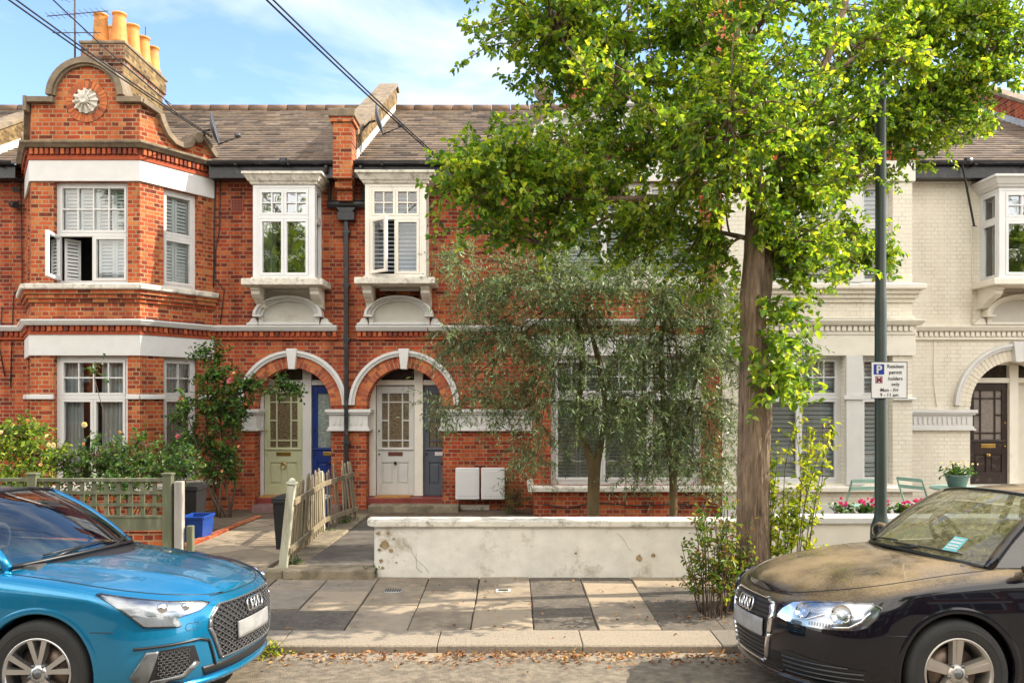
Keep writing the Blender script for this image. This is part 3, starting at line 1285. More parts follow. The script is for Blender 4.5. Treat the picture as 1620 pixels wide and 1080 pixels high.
def gutter(house, x0, x1):
    mb = MB()
    n = 8
    r = 0.062
    vs = []
    for x in (x0, x1):
        for k in range(n + 1):
            a = PI + PI * k / n
            vs.append((x, EY - .03 + r * math.cos(a), EZ + 0.03 + r * math.sin(a)))
        for k in range(n + 1):
            a = 2 * PI - PI * k / n
            vs.append((x, EY - .03 + (r - .006) * math.cos(a), EZ + 0.03 + (r - .006) * math.sin(a)))
    m = 2 * (n + 1)
    mb.add(vs, [[k, (k + 1) % m, (k + 1) % m + m, k + m] for k in range(m)] + [list(range(m))[::-1], [m + k for k in range(m)]])
    x = x0 + .5
    while x < x1:
        mb.box(x - .02, x + .02, EY - .105, EY + .04, EZ - .045, EZ - .03)
        x += .9
    for x in (x0 + 1.3, x0 + 3.0):
        if x < x1:
            mb.tube([(x - .05, EY - .03, EZ + .028), (x + .05, EY - .03, EZ + .028)], .068, n=14)
    g = mb.build('gutter', BLACKP, house)
    mb = MB()
    mb.box(x0, x1, EY + .035, EY + .06, EZ - .235, EZ - .005)
    mb.box(x0, x1, EY + .06, YF + .02, EZ - .225, EZ - .20)
    mb.build('fascia', BLACKP, house)


gutter(HA, -5.22, -3.06)
gutter(HB, -2.72, 0.30)
gutter(HC, 6.52, 10.74)
gutter(HA, -12, -8.56)

# ---- entrances: arch with two front doors in a recess
ARCH_R, ARCH_ZP = 0.67, 1.87
ENT = [(-3.85, 'A'), (-1.89, 'B')]
ARC_C = 8.85

# main walls
mb = MB()
holed(mb, F0, -12.0, -8.45, -0.1, 6.1)
mb.build('wall', BR_RED, HA, recalc=False)
mb = MB()
holed(mb, F0, -5.30, XP, -0.1, 6.1, rects=[(-4.30, -3.42, 3.95, 5.60)], arches=[(-3.85, ARCH_R, -0.1, ARCH_ZP)], thick=0.36)
WA = mb.build('wall', BR_RED, HA, recalc=False)
mb = MB()
holed(mb, F0, XP, 0.40, -0.1, 6.1, rects=[(-2.40, -1.53, 3.95, 5.60)], arches=[(-1.89, ARCH_R, -0.1, ARCH_ZP)], thick=0.36)
WB = mb.build('wall', BR_RED, HB, recalc=False)
mb = MB()
holed(mb, F0, 6.40, 12.0, -0.1, 6.1, rects=[(8.35, 9.5, 3.95, 5.60)], arches=[(ARC_C, 0.80, -0.1, 1.86)], thick=0.36)
mb.add([(12.0, YF, -.1), (12.0, RY + 5, -.1), (12.0, RY + 5, 6), (12, RY, RZ), (12.0, YF, 6.1)], [[0, 1, 2, 3, 4]])
mb.add([(-12.0, RY + 5, -.1), (12.0, RY + 5, -.1), (12.0, RY + 5, 6), (-12, RY + 5, 6)], [[0, 1, 2, 3]])
WC = mb.build('wall', BR_CREAM, HC, recalc=False)

# paths of the projecting bays in plan
PA = [(-12.0, YF), (-8.53, YF), (-7.77, YB), (-6.012, YB), (-5.25, YF), (XP - .17, YF)]
PAB = PA[1:5]
PB = [(XP + .17, YF), (0.36, YF), (0.36, YB), (3.385, YB)]
PBB = PB[1:4]
PC = [(3.395, YB), (6.47, YB), (6.47, YF), (12.0, YF)]
PCB = PC[0:3]

# bay windows A
BAYA = thing_bay = None


def part_empty(name, parent, label=None):
    o = bpy.data.objects.new(name, None)
    col.objects.link(o)
    o.parent = parent
    o['_org'] = parent['_org']
    o.empty_display_size = .2
    if label:
        o['label'] = label
    return o


Z_SILL0, Z_L0, Z_L1 = 0.52, 0.60, 2.69     # lower windows
Z_U0, Z_U1 = 3.86, 5.50                      # upper windows
bmb = MB()
Fl, Ff, Fr = Frame(PAB[0], PAB[1]), Frame(PAB[1], PAB[2]), Frame(PAB[2], PAB[3])
ff = -7.77
WF = (0.37, 1.56)       # front window u range
WS = (0.42, 1.08)       # side window u range
for F, wr in ((Fl, (Fl.len - WS[1], Fl.len - WS[0])), (Ff, WF), (Fr, WS)):
    holed(bmb, F, 0, F.len, -0.1, 6.12, rects=[(wr[0], wr[1], Z_L0, Z_L1), (wr[0], wr[1], Z_U0, Z_U1)], thick=0.24)
bmb.build('bay_wall', BR_RED2, HA, recalc=False)


DENT = islandmat('dentil_brick', [(0.10, 0.035, 0.025), (0.24, 0.05, 0.025), (0.36, 0.075, 0.03), (0.44, 0.13, 0.05)], rough=.85, bump=.4)


def bay_trim(house, full, bay, colour, brick, plasterm, topstring=True, sillmat=STONEW, botsill=True):
    """white lintel bands, sills, strings and dentil courses that run round the bay and along the wall"""
    m = MB()
    band(m, bay, 0.004, 0.035, 2.69, 3.03)
    band(m, bay, 0.004, 0.035, 5.50, 5.84)
    build_loose(m, 'lintel_band', plasterm, house, bev=0.006)
    m = MB()
    sweep(m, full, [(0, 3.175), (0.10, 3.175), (0.12, 3.20), (0.14, 3.235), (0.15, 3.24), (0.15, 3.265), (0.0, 3.285)])
    m.build('string_course', colour, house, bev=0.0)
    m = MB()
    band(m, full, 0, 0.05, 3.03, 3.075)
    dentils(m, full, 0.0, 0.075, 3.085, 3.165, 0.06, 0.03)
    band(m, full, 0, 0.035, 3.075, 3.173)
    m.build('dentil_course', DENT if brick is not BR_CREAM else CREAMSTONE, house)
    m = MB()
    sweep(m, bay, [(0, 3.745), (0.14, 3.745), (0.16, 3.76), (0.16, 3.83), (0.0, 3.865)])
    if botsill:
        sweep(m, bay, [(0, 0.50), (0.10, 0.50), (0.10, 0.57), (0.0, 0.60)])
    build_loose(m, 'sill', sillmat, house, bev=0.008)
    m = MB()
    band(m, bay, 0, 0.035, 3.55, 3.615)
    band(m, bay, 0, 0.07, 3.615, 3.68)
    band(m, bay, 0, 0.105, 3.68, 3.744)
    band(m, bay, 0, 0.03, 3.29, 3.33)
    build_loose(m, 'corbel_course', brick, house)


bay_trim(HA, PA, PAB, WHITE, BR_RED2, WHITE)
bay_trim(HB, PB, PBB, WHITE, BR_RED2, WHITE)
bay_trim(HC, PC, PCB, CREAMSTONE, BR_CREAM, CREAMSTONE, sillmat=CREAMSTONE)
# transom string of bay A (white moulding at the height of the window transom)
m = MB()
zt_l = 2.02
for F, segs in ((Fl, [(0, Fl.len - WS[1]), (Fl.len - WS[0], Fl.len)]), (Ff, [(0, WF[0]), (WF[1], Ff.len)]), (Fr, [(0, WS[0]), (WS[1], Fr.len)])):
    for a, b in segs:
        m.fbox(F, a - .01, b + .01, 0.0, 0.055, zt_l - .035, zt_l + .045)
build_loose(m, 'transom_band', WHITE, HA, bev=0.012)
# top string & dentils of bay A
m = MB()
sweep(m, PAB, [(0, 6.02), (0.10, 6.03), (0.13, 6.06), (0.17, 6.09), (0.17, 6.12), (0.0, 6.16)])
m.build('gable_string', STONEB, HA)
m = MB()
band(m, PAB, 0, 0.05, 5.84, 5.91)
dentils(m, PAB, 0.0, 0.085, 5.925, 6.015, 0.05, 0.03)
band(m, PAB, 0, 0.04, 5.91, 6.018)
m.build('dentil_course', DENT, HA)

# windows bay A
fr, _ = window(HA, Ff, WF[0], WF[1], Z_L0, Z_L1, zt_l, lights=2, top=(4, 2), toplights=1, fill='curtain', mat=WHITE, ot=0.07, label='white lower front window of the bay')
fr, op = window(HA, Ff, WF[0], WF[1], Z_U0, Z_U1, 4.66, lights=2, top=(4, 2), toplights=1, mat=WHITE, openleaf=0, fill=None, label='upper front bay window with its left casement open')
open_leaf(fr, Ff, op[0], op[1], op[2], op[3], op[4], 80, 'left')
m = MB()
c = (WF[0] + WF[1]) / 2
louvres(m, Ff, c + .02, c + .28, Z_U0 + .05, 4.62, -.24)
louvres(m, Ff, c + .285, WF[1] - .04, Z_U0 + .05, 4.62, -.24)
for k in range(4):
    u = WF[0] + .04 + k * .278
    louvres(m, Ff, u, u + .272, 4.68, Z_U1 - .04, -.24)
G = Frame(Ff.p(WF[0] + .06, -.2, 0)[:2], Ff.p(WF[0] + .22, -.42, 0)[:2])
louvres(m, G, 0, .26, Z_U0 + .05, 4.62, 0)
m.build('shutter', SHUTTER, fr)
for F, wr, lab in ((Fr, WS, 'right'), (Fl, (Fl.len - WS[1], Fl.len - WS[0]), 'left')):
    window(HA, F, wr[0], wr[1], Z_L0, Z_L1, zt_l, lights=1, top=(2, 2), fill='net', mat=WHITE, ot=0.06, label='narrow lower window on the %s slanted side of the bay' % lab)
    window(HA, F, wr[0], wr[1], Z_U0, Z_U1, 4.72, lights=1, top=(1, 1), fill='shutter', mat=WHITE, ot=0.06, label='narrow upper shuttered window on the %s slanted side of the bay' % lab)
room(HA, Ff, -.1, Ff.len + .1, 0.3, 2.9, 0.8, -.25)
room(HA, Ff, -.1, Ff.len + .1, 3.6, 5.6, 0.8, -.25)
m = MB()
pl = offset_path(PAB, -.25)
m.add([(p[0], p[1], 5.7) for p in pl], [list(range(4))])
m.add([(p[0], p[1], 3.3) for p in pl], [list(range(4))])
pr = offset_path(PAB, 0)
m.add([(p[0], p[1], 6.13) for p in pr], [list(range(4))])
m.build('bay_floor', ROOMD, HA)

# ---- gable of bay A
gt = 0.24
m = MB()
# front gable face: polygon outline
xc, zc, r = 0.90, 6.86, 0.53
pts = [(0, 6.14), (Ff.len, 6.14), (Ff.len, 6.76), (xc + r, 6.76)]
for k in range(0, 25):
    a = R(0 + 180 * k / 24)
    pts.append((xc + r * math.cos(a), zc + r * math.sin(a)))
pts += [(xc - r, 6.76), (0, 6.76)]
m.prism(Ff, pts, -gt, 0.0)
# slanted right and left sides
side = [(0, 6.76), (.30, 6.66), (.36, 6.52), (.45, 6.36), (.60, 6.25), (.78, 6.22), (.93, 6.29), (1.0, 6.42), (1.08, 6.50), (1.22, 6.40), (Fr.len, 6.22)]
m.prism(Fr, [(0, 6.14), (Fr.len, 6.14)] + side[::-1], -gt, -0.002)
m.prism(Fl, [(Fl.len - u, z) for u, z in [(0, 6.14), (Fr.len, 6.14)] + side[::-1]][::-1], -gt, -0.002)
gab = m.build('gable', BR_RED2, HA)
# coping
m = MB()
m.ring(Ff, xc, zc, r, r + .10, -gt - .03, 0.09, 2, 178, 28)
m.ring(Ff, xc, zc, r - .035, r, -.05, 0.05, 2, 178, 28)
m.fbox(Ff, xc + r - .02, Ff.len + .06, -gt - .02, .09, 6.761, 6.85)
m.fbox(Ff, -.06, xc - r + .02, -gt - .02, .09, 6.761, 6.85)
m.fbox(Ff, -.085, -.03, -gt - .02, .10, 6.62, 6.86)


def coping(F, prof, flip=False):
    for i in range(len(prof) - 1):
        (ua, za), (ub, zb) = prof[i], prof[i + 1]
        if flip:
            ua, ub = F.len - ua, F.len - ub
        n = Vector((-(zb - za), ub - ua))
        n.normalize()
        if n.y < 0:
            n = -n
        if abs(n.y) < .15:
            n = Vector((abs(n.x) if not flip else -abs(n.x), 0.0))
        th = .085
        P = [(ua, za), (ub, zb), (ub + n.x * th, zb + n.y * th), (ua + n.x * th, za + n.y * th)]
        m.prism(F, P, -gt - .02, .09 - .001 * i)


m.build('coping', STONEB, gab, bev=0.006)
m = MB()
coping(Fl, side, True)
m.ring(Fl, Fl.len - 1.03, 6.47, 0.0, 0.09, -gt - .03, .10, 0, 360, 14)
m.build('coping', STONEB, gab, bev=0.006)
m = MB()
coping(Fr, side)
m.ring(Fr, 1.03, 6.47, 0.0, 0.09, -gt - .03, .10, 0, 360, 14)
m.build('coping', STONEB, gab, bev=0.006)
# roundel
m = MB()
for k in range(30):
    a0 = 360 * k / 30 + .9
    m.ring(Ff, xc, 6.79, 0.215, 0.335, 0.0, 0.012 + .003 * (k % 3), a0, a0 + 10.2, 2)
m.build('brick_ring', islandmat('gauged_brick', [(0.22, 0.055, 0.03), (0.42, 0.11, 0.04), (0.52, 0.17, 0.06)], rough=0.85, nvar=.15), gab)
m = MB()
m.disc(Ff, xc, 6.79, 0.335, 0.006)
m.build('mortar_ring', plain('mortar', (0.45, 0.36, 0.22), .9), gab)
m = MB()
m.disc(Ff, xc, 6.79, 0.215, 0.014)
m.build('roundel_recess', BR_SOOT, gab)
m = MB()
n = 48
vs = [Ff.p(xc, .075, 6.79)]
for k in range(n):
    a = 2 * PI * k / n
    rr = .195 + .012 * (1 if (k % 4) < 2 else -1)
    vs.append(Ff.p(xc + rr * math.cos(a), .055 if k % 4 < 2 else .03, 6.79 + rr * math.sin(a)))
for k in range(n):
    a = 2 * PI * k / n
    vs.append(Ff.p(xc + .09 * math.cos(a), .085 if k % 4 < 2 else .05, 6.79 + .09 * math.sin(a)))
m.add(vs, [[0, 1 + n + k, 1 + n + (k + 1) % n] for k in range(n)] + [[1 + n + k, 1 + k, 1 + (k + 1) % n, 1 + n + (k + 1) % n] for k in range(n)])
m.lathe([(0.0, -.0), (.035, -.005), (.06, -.03), (.07, .03)], (Ff.p(xc, .115, 6.79)[0], Ff.p(xc, .115, 6.79)[1], 6.79), 20, axis='y')
m.build('rosette', STONEW, gab)

# small roof behind the gable
m = MB()
rngr = random.Random(9)
m.add([(-8.4, YF - .3, 6.1), (-5.4, YF - .3, 6.1), (-6.89, YF - .6, 6.95), (-6.89, 17.5, 7.2), (-8.5, 15.2, 6.2), (-5.3, 15.2, 6.2)],
      [[1, 5, 3, 2], [0, 2, 3, 4], [0, 1, 2]])
m.build('roof_slope', TILE, HA, recalc=False)


# ---- oriel windows
def oriel(house, x0, x1, proj, zb, zt, z_tr, seed, mat, left_open=False, cornmat=STONEW, sillm=STONEW, lights=2, corb=True, fillv='net', brm=CREAMSTONE):
    yf = YF - proj
    path = [(x0, YF), (x0, yf), (x1, yf), (x1, YF)]
    FF, FL, FR = Frame(path[1], path[2]), Frame(path[0], path[1]), Frame(path[2], path[3])
    o = MB()
    cp = .075
    o.fbox(FF, 0, cp, -cp, 0.0, zb, zt)
    o.fbox(FF, FF.len - cp, FF.len, -cp, 0.0, zb, zt)
    o.fbox(FF, 0, FF.len, -cp, 0.0, zt, zt + .06)
    o.fbox(FL, 0, .05, -cp, 0.0, zb, zt)
    o.fbox(FR, FR.len - .05, FR.len, -cp, 0, zb, zt)
    o.fbox(FL, 0, FL.len - cp - .002, -cp, 0.0, zt, zt + .06)
    o.fbox(FR, cp + .002, FR.len, -cp, 0.0, zt, zt + .06)
    oo = o.build('oriel_window', mat, house, bev=0.004)
    if left_open:
        fr, op = window(oo, FF, cp, FF.len - cp, zb, zt, z_tr, lights=2, top=(2, 2), rec=0.005, mat=mat, fill=None, openleaf=0, ot=.04)
        open_leaf(fr, FF, op[0], op[1], op[2], op[3], op[4], 42, 'left', mat)
        mm = MB()
        louvres(mm, FF, cp, FF.len - cp, zb + .02, zt - .02, -.3, pitch=.07, tilt=35, wd=.06, frame=.01)
        mm.build('blind', plain('blue_grey_blind', (0.45, 0.52, 0.60), .6), fr)
    else:
        window(oo, FF, cp, FF.len - cp, zb, zt, z_tr, lights=2, top=(2, 2), rec=0.005, mat=mat, fill=fillv, ot=.035, glass=GLASSR)
    for F, a, b in ((FL, .05, FL.len - cp), (FR, cp, FR.len - .05)):
        if b - a > .2:
            window(oo, F, a, b, zb, zt, z_tr, lights=1, top=(1, 1), rec=.005, mat=mat, fill=None, ot=.02, st=.03)
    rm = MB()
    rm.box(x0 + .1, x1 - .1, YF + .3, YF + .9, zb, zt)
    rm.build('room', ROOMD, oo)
    # cornice
    m = MB()
    sweep(m, path, [(-.05, zt + .06), (.03, zt + .06), (.05, zt + .10), (.07, zt + .11), (.12, zt + .20), (.15, zt + .21), (.15, zt + .25), (-.1, zt + .27)])
    co = m.build('cornice', cornmat, oo)
    m = MB()
    yo = yf - .14
    m.add([(x0 - .14, YF, zt + .27), (x0 - .14, yo, zt + .255), (x1 + .14, yo, zt + .255), (x1 + .14, YF, zt + .27)], [[0, 1, 2, 3]])
    m.build('lead_cap', BLACKP, oo)
    # sill and brackets
    m = MB()
    m.box(x0 - .16, x1 + .16, yf - .14, YF + .02, zb - .145, zb - .035)
    m.box(x0 - .03, x1 + .03, yf - .03, YF + .02, zb - .035, zb - .001)
    m.build('sill', sillm, oo, bev=0.012)
    m = MB()
    for xb in (x0 - .05, x1 - .10):
        prof = []
        G = Frame((xb, YF), (xb, YF - proj))
        zz = zb - .146
        P = [(0, zz), (proj * .98, zz), (proj * .98, zz - .06), (proj * .90, zz - .08), (proj * .90, zz - .13), (proj * .74, zz - .19), (proj * .62, zz - .20), (proj * .50, zz - .24), (proj * .36, zz - .27), (proj * .28, zz - .33), (0, zz - .35)]
        m.prism(G, P, 0, -.15)
    build_loose(m, 'bracket', brm, oo, bev=0.006)
    m = MB()
    if not left_open:
        m.box(x0 + .10, x1 - .10, YF - .02, YF + .1, zb - .45, zb - .146)
    m.box(x0 + .172, x1 - .172, YF - .05, YF + .1, zb - .19, zb - .147)
    m.build('apron', brm, oo)
    return oo


OA = oriel(HA, -4.39, -3.34, 0.52, 4.05, 5.56, 5.07, 1, UPVC, fillv='behind')
OB = oriel(HB, -2.49, -1.455, 0.52, 4.07, 5.58, 5.06, 2, CREAMPAINT, left_open=True)
OC = oriel(HC, 8.22, 9.55, 0.58, 4.05, 5.50, 5.02, 3, UPVC, fillv='behind', cornmat=WHITE, sillm=CREAMSTONE)


# ---- white lunette panels over the doors
PANELB = plain('lunette_panel_paint', (0.56, 0.535, 0.48), .6, var=.06, dirt=(.4, .36, .3), dirtamt=.2)


def lunette(house, xc, mat, r=0.58, zb=3.285):
    m = MB()
    n = 24
    zs_, ez, ri = zb + .165, .56, r - .07
    pl = [(xc + ri * math.cos(PI * k / n), zs_ + ri * ez * math.sin(PI * k / n)) for k in range(n + 1)]
    m.prism(F0, [(xc + ri, zb)] + pl + [(xc - ri, zb)], 0, .03)
    o = m.build('lunette', PANELB, house)
    m = MB()
    m.ring(F0, xc, zs_, r - .13, r - .075, .0, .09, 0, 180, 28, ez=ez)
    m.ring(F0, xc, zs_, r - .075, r - .03, .0, .14, 0, 180, 28, ez=ez)
    m.ring(F0, xc, zs_, r - .03, r + .02, .0, .20, 0, 180, 28, ez=ez)
    for sg in (-1, 1):
        a, b = sorted((xc + sg * (r - .13), xc + sg * (r - .05)))
        m.box(a, b, YF - .085, YF, zb, zs_)
        a, b = sorted((xc + sg * (r - .13), xc + sg * (r + .025)))
        m.box(a, b, YF - .205, YF, zs_ - .03, zs_ - .001)
    m.box(xc - r + .13, xc + r - .13, YF - .085, YF, zb, zb + .05)
    m.build('lunette_moulding', mat, o, bev=0.004)
    m = MB()
    for sg in (-1, 1):
        P = [(r - .04, 0), (r + .17, 0), (r + .17, .03), (r + .13, .04), (r + .105, .07), (r + .085, .11), (r + .03, .125), (r - .01, .10), (r - .03, .05)]
        P = [(xc + sg * u, zb + z) for u, z in P]
        m.prism(F0, P if sg < 0 else P[::-1], 0, .07)
    build_loose(m, 'scrolled_ear', mat, o, bev=0.008)
    return o


lunette(HA, -3.90, WHITE)
lunette(HB, -1.97, WHITE)
lunette(HC, 8.88, CREAMSTONE, r=0.62)

GAUGE = islandmat('arch_brick', [(0.24, 0.055, 0.03), (0.36, 0.085, 0.04), (0.46, 0.12, 0.045), (0.52, 0.17, 0.06)], rough=0.85, nvar=.2, bump=.5)
MORT = plain('lime_mortar', (0.47, 0.36, 0.23), .9, var=.3)


def arch(house, xc, r, zp, mat, brick, pillar_clip=None, keycol=None):
    keycol = keycol or mat
    m = MB()
    ro = r + .20
    m.ring(F0, xc, zp, r - .002, ro, -.34, .006, 0, 180, 36)
    bk = m.build('arch_bed', MORT if brick is GAUGE else CREAMSTONE, house)
    m = MB()
    n = int(PI * (r + .1) / .078)
    for k in range(n):
        a0 = 180 * k / n
        a1 = 180 * (k + 1) / n
        g = .55
        mid = .10 if k % 2 else .10
        m.ring(F0, xc, zp, r - .004, r + mid - .004, -.33, .014, a0 + g, a1 - g, 1)
        m.ring(F0, xc, zp, r + mid + .004, ro, -.02, .0145, a0 + g * .8, a1 - g * .8, 1)
    m.build('arch_voussoir', brick, bk)
    m = MB()
    m.ring(F0, xc, zp, ro, ro + .05, 0, .055, 1, 179, 36)
    m.ring(F0, xc, zp, ro + .05, ro + .10, 0, .085, 1, 179, 36)
    m.ring(F0, xc, zp, ro + .02, ro + .035, 0, .065, 1, 179, 36)
    m.build('arch_moulding', mat, bk)
    m = MB()
    m.prism(F0, [(xc - .055, zp + r - .03), (xc + .055, zp + r - .03), (xc + .095, zp + ro + .13), (xc - .095, zp + ro + .13)], -.1, .11)
    m.build('keystone', keycol, bk, bev=0.008)
    return bk


arch(HA, -3.85, ARCH_R, ARCH_ZP, WHITE, GAUGE)
arch(HB, -1.89, ARCH_R, ARCH_ZP, WHITE, GAUGE)
arch(HC, ARC_C, 0.80, 1.86, WHITE, plain('cream_arch', (0.70, 0.64, 0.53), .7, var=.1, bump=.1))


def impost(house, x0, x1, mat, zt=1.81, zb=1.43, wrap_l=False, wrap_r=False, depth=.36):
    m = MB()
    for a, b, d, lo, hi in ((0, 0, .09, zt - .055, zt), (0, 0, .065, zt - .09, zt - .055), (0, 0, .03, zb + .07, zt - .09), (0, 0, .05, zb + .03, zb + .07), (0, 0, .07, zb, zb + .03)):
        m.box(x0 - (d if wrap_l else 0), x1 + (d if wrap_r else 0), YF - d, YF + depth, lo, hi)
    o = m.build('impost', mat, house, bev=0.005)
    m = MB()
    x = x0 + .05
    while x < x1 - .05:
        m.box(x, x + .035, YF - .045, YF - .02, zb + .11, zt - .13)
        x += .085
    m.build('fluting', mat, o, bev=.003)


impost(HA, -4.74, -4.52, WHITE, wrap_r=True)
impost(HA, -3.18, XP - .005, WHITE, wrap_l=True)
impost(HB, XP + .005, -2.56, WHITE, wrap_r=True)
impost(HB, -1.22, 0.355, WHITE, wrap_l=True)
impost(HC, 6.475, 8.05, WHITE, wrap_r=True, zt=1.80, zb=1.44)
impost(HC, 9.65, 11.5, WHITE, wrap_l=True, zt=1.80, zb=1.44)

# ---- front doors
YD = 14.86
FD = Frame((0, YD), (1, YD))


def front_door(house, x0, x1, z0, z1, mat, gmat, style='grid', label=None, dark=None, plate=BRASS, ring=None, knobside=-1, gold=False):
    m = MB()
    w_, h = x1 - x0, z1 - z0
    st = .095
    gz0, gz1 = z0 + h * .44, z1 - .13
    m.box(x0, x0 + st, YD - .04, YD + .01, z0, z1)
    m.box(x1 - st, x1, YD - .04, YD + .01, z0, z1)
    m.box(x0 + st, x1 - st, YD - .04, YD + .01, gz1, z1)
    m.box(x0 + st, x1 - st, YD - .039, YD + .01, z0, z0 + .20)
    m.box(x0 + st, x1 - st, YD - .039, YD + .01, gz0 - .27, gz0)
    m.box(x0 + st, x1 - st, YD - .02, YD + .005, z0 + .2, gz0 - .27)
    xm = (x0 + x1) / 2
    m.box(xm - .04, xm + .04, YD - .039, YD + .01, z0 + .2, gz0 - .27)
    d = m.build('front_door', mat, house, bev=0.006)
    if label:
        d['label'] = label
    m = MB()
    for a, b in ((x0 + st + .025, xm - .065), (xm + .065, x1 - st - .025)):
        if b - a > .04:
            m.box(a, b, YD - .032, YD - .015, z0 + .235, gz0 - .305)
    m.box(x0 + .02, x1 - .02, YD - .062, YD - .038, gz0 - .045, gz0 - .015)
    m.build('door_panel', mat, d, bev=0.010)
    m = MB()
    m.add([(x0 + st, YD - .012, gz0), (x1 - st, YD - .012, gz0), (x1 - st, YD - .012, gz1), (x0 + st, YD - .012, gz1)], [[0, 1, 2, 3]])
    m.build('door_glass', gmat, d, recalc=False)
    if style == 'grid':
        m = MB()
        ww = x1 - x0 - 2 * st
        hh = gz1 - gz0
        for f in (.24, .76):
            m.box(x0 + st + ww * f - .012, x0 + st + ww * f + .012, YD - .03, YD - .008, gz0, gz1)
        for f in (.13, .84):
            m.box(x0 + st, x1 - st, YD - .029, YD - .009, gz0 + hh * f - .012, gz0 + hh * f + .012)
        for a, b in ((0, .24), (.76, 1)):
            m.box(x0 + st + ww * a, x0 + st + ww * b, YD - .029, YD - .009, gz0 + hh * .50 - .012, gz0 + hh * .50 + .012)
        m.build('glazing_bar', mat, d)
    m = MB()
    m.box(xm - .13, xm + .13, YD - .05, YD - .035, gz0 - .15, gz0 - .08)
    m.build('letter_plate', plate, d, bev=0.004)
    m = MB()
    if ring:
        zc = gz0 - .30
        pts = [(xm + .05 * math.cos(2 * PI * k / 16), YD - .06, zc - .03 + .05 * math.sin(2 * PI * k / 16)) for k in range(17)]
        m.tube(pts, .009, 6, cap=False)
        m.lathe([(0, -.03), (.02, -.025), (.025, 0)], (xm, YD - .04, zc + .02), 12, axis='y')
    else:
        m.lathe([(0.0, -.055), (.022, -.05), (.03, -.03), (.012, -.015), (.012, 0), (.028, 0)], (xm, YD - .04, gz0 - .28), 14, axis='y')
    m.lathe([(0.0, -.03), (.014, -.025), (.016, 0)], (x0 + .045 if knobside < 0 else x1 - .045, YD - .04, gz0 + .30), 12, axis='y')
    m.lathe([(0.0, -.02), (.014, -.015), (.016, 0)], (x0 + .045 if knobside < 0 else x1 - .045, YD - .04, gz0 - .12), 12, axis='y')
    m.build('door_knob', BRASS if ring or gold else IRON, d)
    return d


GREEN = plain('sage_green_paint', (0.48, 0.50, 0.32), 0.4, var=.05)
BLUE = plain('royal_blue_paint', (0.008, 0.035, 0.20), 0.3, var=.1)
SLATE = plain('slate_grey_paint', (0.085, 0.098, 0.125), 0.45, var=.1, dirt=(0.3, 0.3, 0.3), dirtamt=.05)
PALE = plain('pale_grey_door_paint', (0.56, 0.55, 0.53), 0.5, var=.05, dirt=(0.3, 0.27, 0.22), dirtamt=.15)
BROWN = plain('dark_brown_paint', (0.028, 0.016, 0.014), 0.35, var=.4, scale=4, dirt=(0.20, 0.15, 0.12), dirtamt=.22, dscale=7)
ETCH = plain('etched_glass', (0.26, 0.31, 0.29), 0.3, var=.35, scale=30, dirt=(0.5, 0.55, 0.52), dirtamt=.4, dscale=14)
ZD0, ZD1 = 0.25, 2.22
front_door(HA, -4.46, -3.775, ZD0, ZD1, GREEN, OBSC, label='sage green front door with small panes and brass ring knocker', ring=True)
front_door(HA, -3.60, -2.96, ZD0, ZD1, BLUE, ETCH, style='plain', label='royal blue front door with etched glass panel')
front_door(HB, -2.44, -1.765, ZD0, ZD1, PALE, OBSC, label='pale grey front door with small amber panes', plate=plain('red_brown_plate', (0.12, 0.04, 0.03), .4))
front_door(HB, -1.59, -0.93, ZD0, ZD1, SLATE, OBSC, label='dark slate grey front door', plate=WHITE)
front_door(HC, 8.24, 8.93, ZD0 + .22, ZD1 + .05, BROWN, plain('frosted_glass', (0.22, 0.19, 0.17), .3, var=.2, scale=20), label='dark brown panelled front door with brass knob', knobside=1, gold=True)


def doorcase(house, x0, x1, posts, mat, zb=.25, zt=2.24, zs=2.62):
    m = MB()
    for a, b in posts:
        m.box(a, b, YD - .10, YD + .03, zb, zs)
    m.box(x0, x1, YD - .085, YD + .02, zt, zt + .09)
    m.box(x0, x1, YD - .07, YD + .02, zs, zs + .2)
    o = m.build('door_frame', mat, house, bev=0.006)
    m = MB()
    m.add([(x0, YD, zt + .09), (x1, YD, zt + .09), (x1, YD, zs), (x0, YD, zs)], [[0, 1, 2, 3]])
    m.build('fanlight', plain('dark_fanlight_glass', (0.045, 0.035, 0.025), .12, var=.5, scale=20), o, recalc=False)
    m = MB()
    # porch back wall, ceiling and cheeks
    m.add([(x0 - .3, YD + .02, -.1), (x1 + .3, YD + .02, -.1), (x1 + .3, YD + .02, 3), (x0 - .3, YD + .02, 3)], [[0, 1, 2, 3]])
    m.add([(x0 - .3, YD + .02, 2.75), (x1 + .3, YD + .02, 2.75), (x1 + .3, YF + .3, 2.75), (x0 - .3, YF + .3, 2.75)], [[0, 1, 2, 3]])
    for x in (x0, x1):
        m.add([(x, YD + .02, -.1), (x, YF + .3, -.1), (x, YF + .3, 2.8), (x, YD + .02, 2.8)], [[0, 1, 2, 3]])
    m.build('porch_lining', mat, o)


doorcase(HA, -4.62, -2.93, [(-4.62, -4.47), (-3.765, -3.605)], WHITE)
doorcase(HB, -2.62, -0.88, [(-2.62, -2.45), (-1.755, -1.60), (-.92, -.88)], CREAMPAINT)
doorcase(HC, 8.02, 9.75, [(8.02, 8.23), (8.94, 9.10)], CREAMSTONE, zb=.40, zt=2.28, zs=2.60)

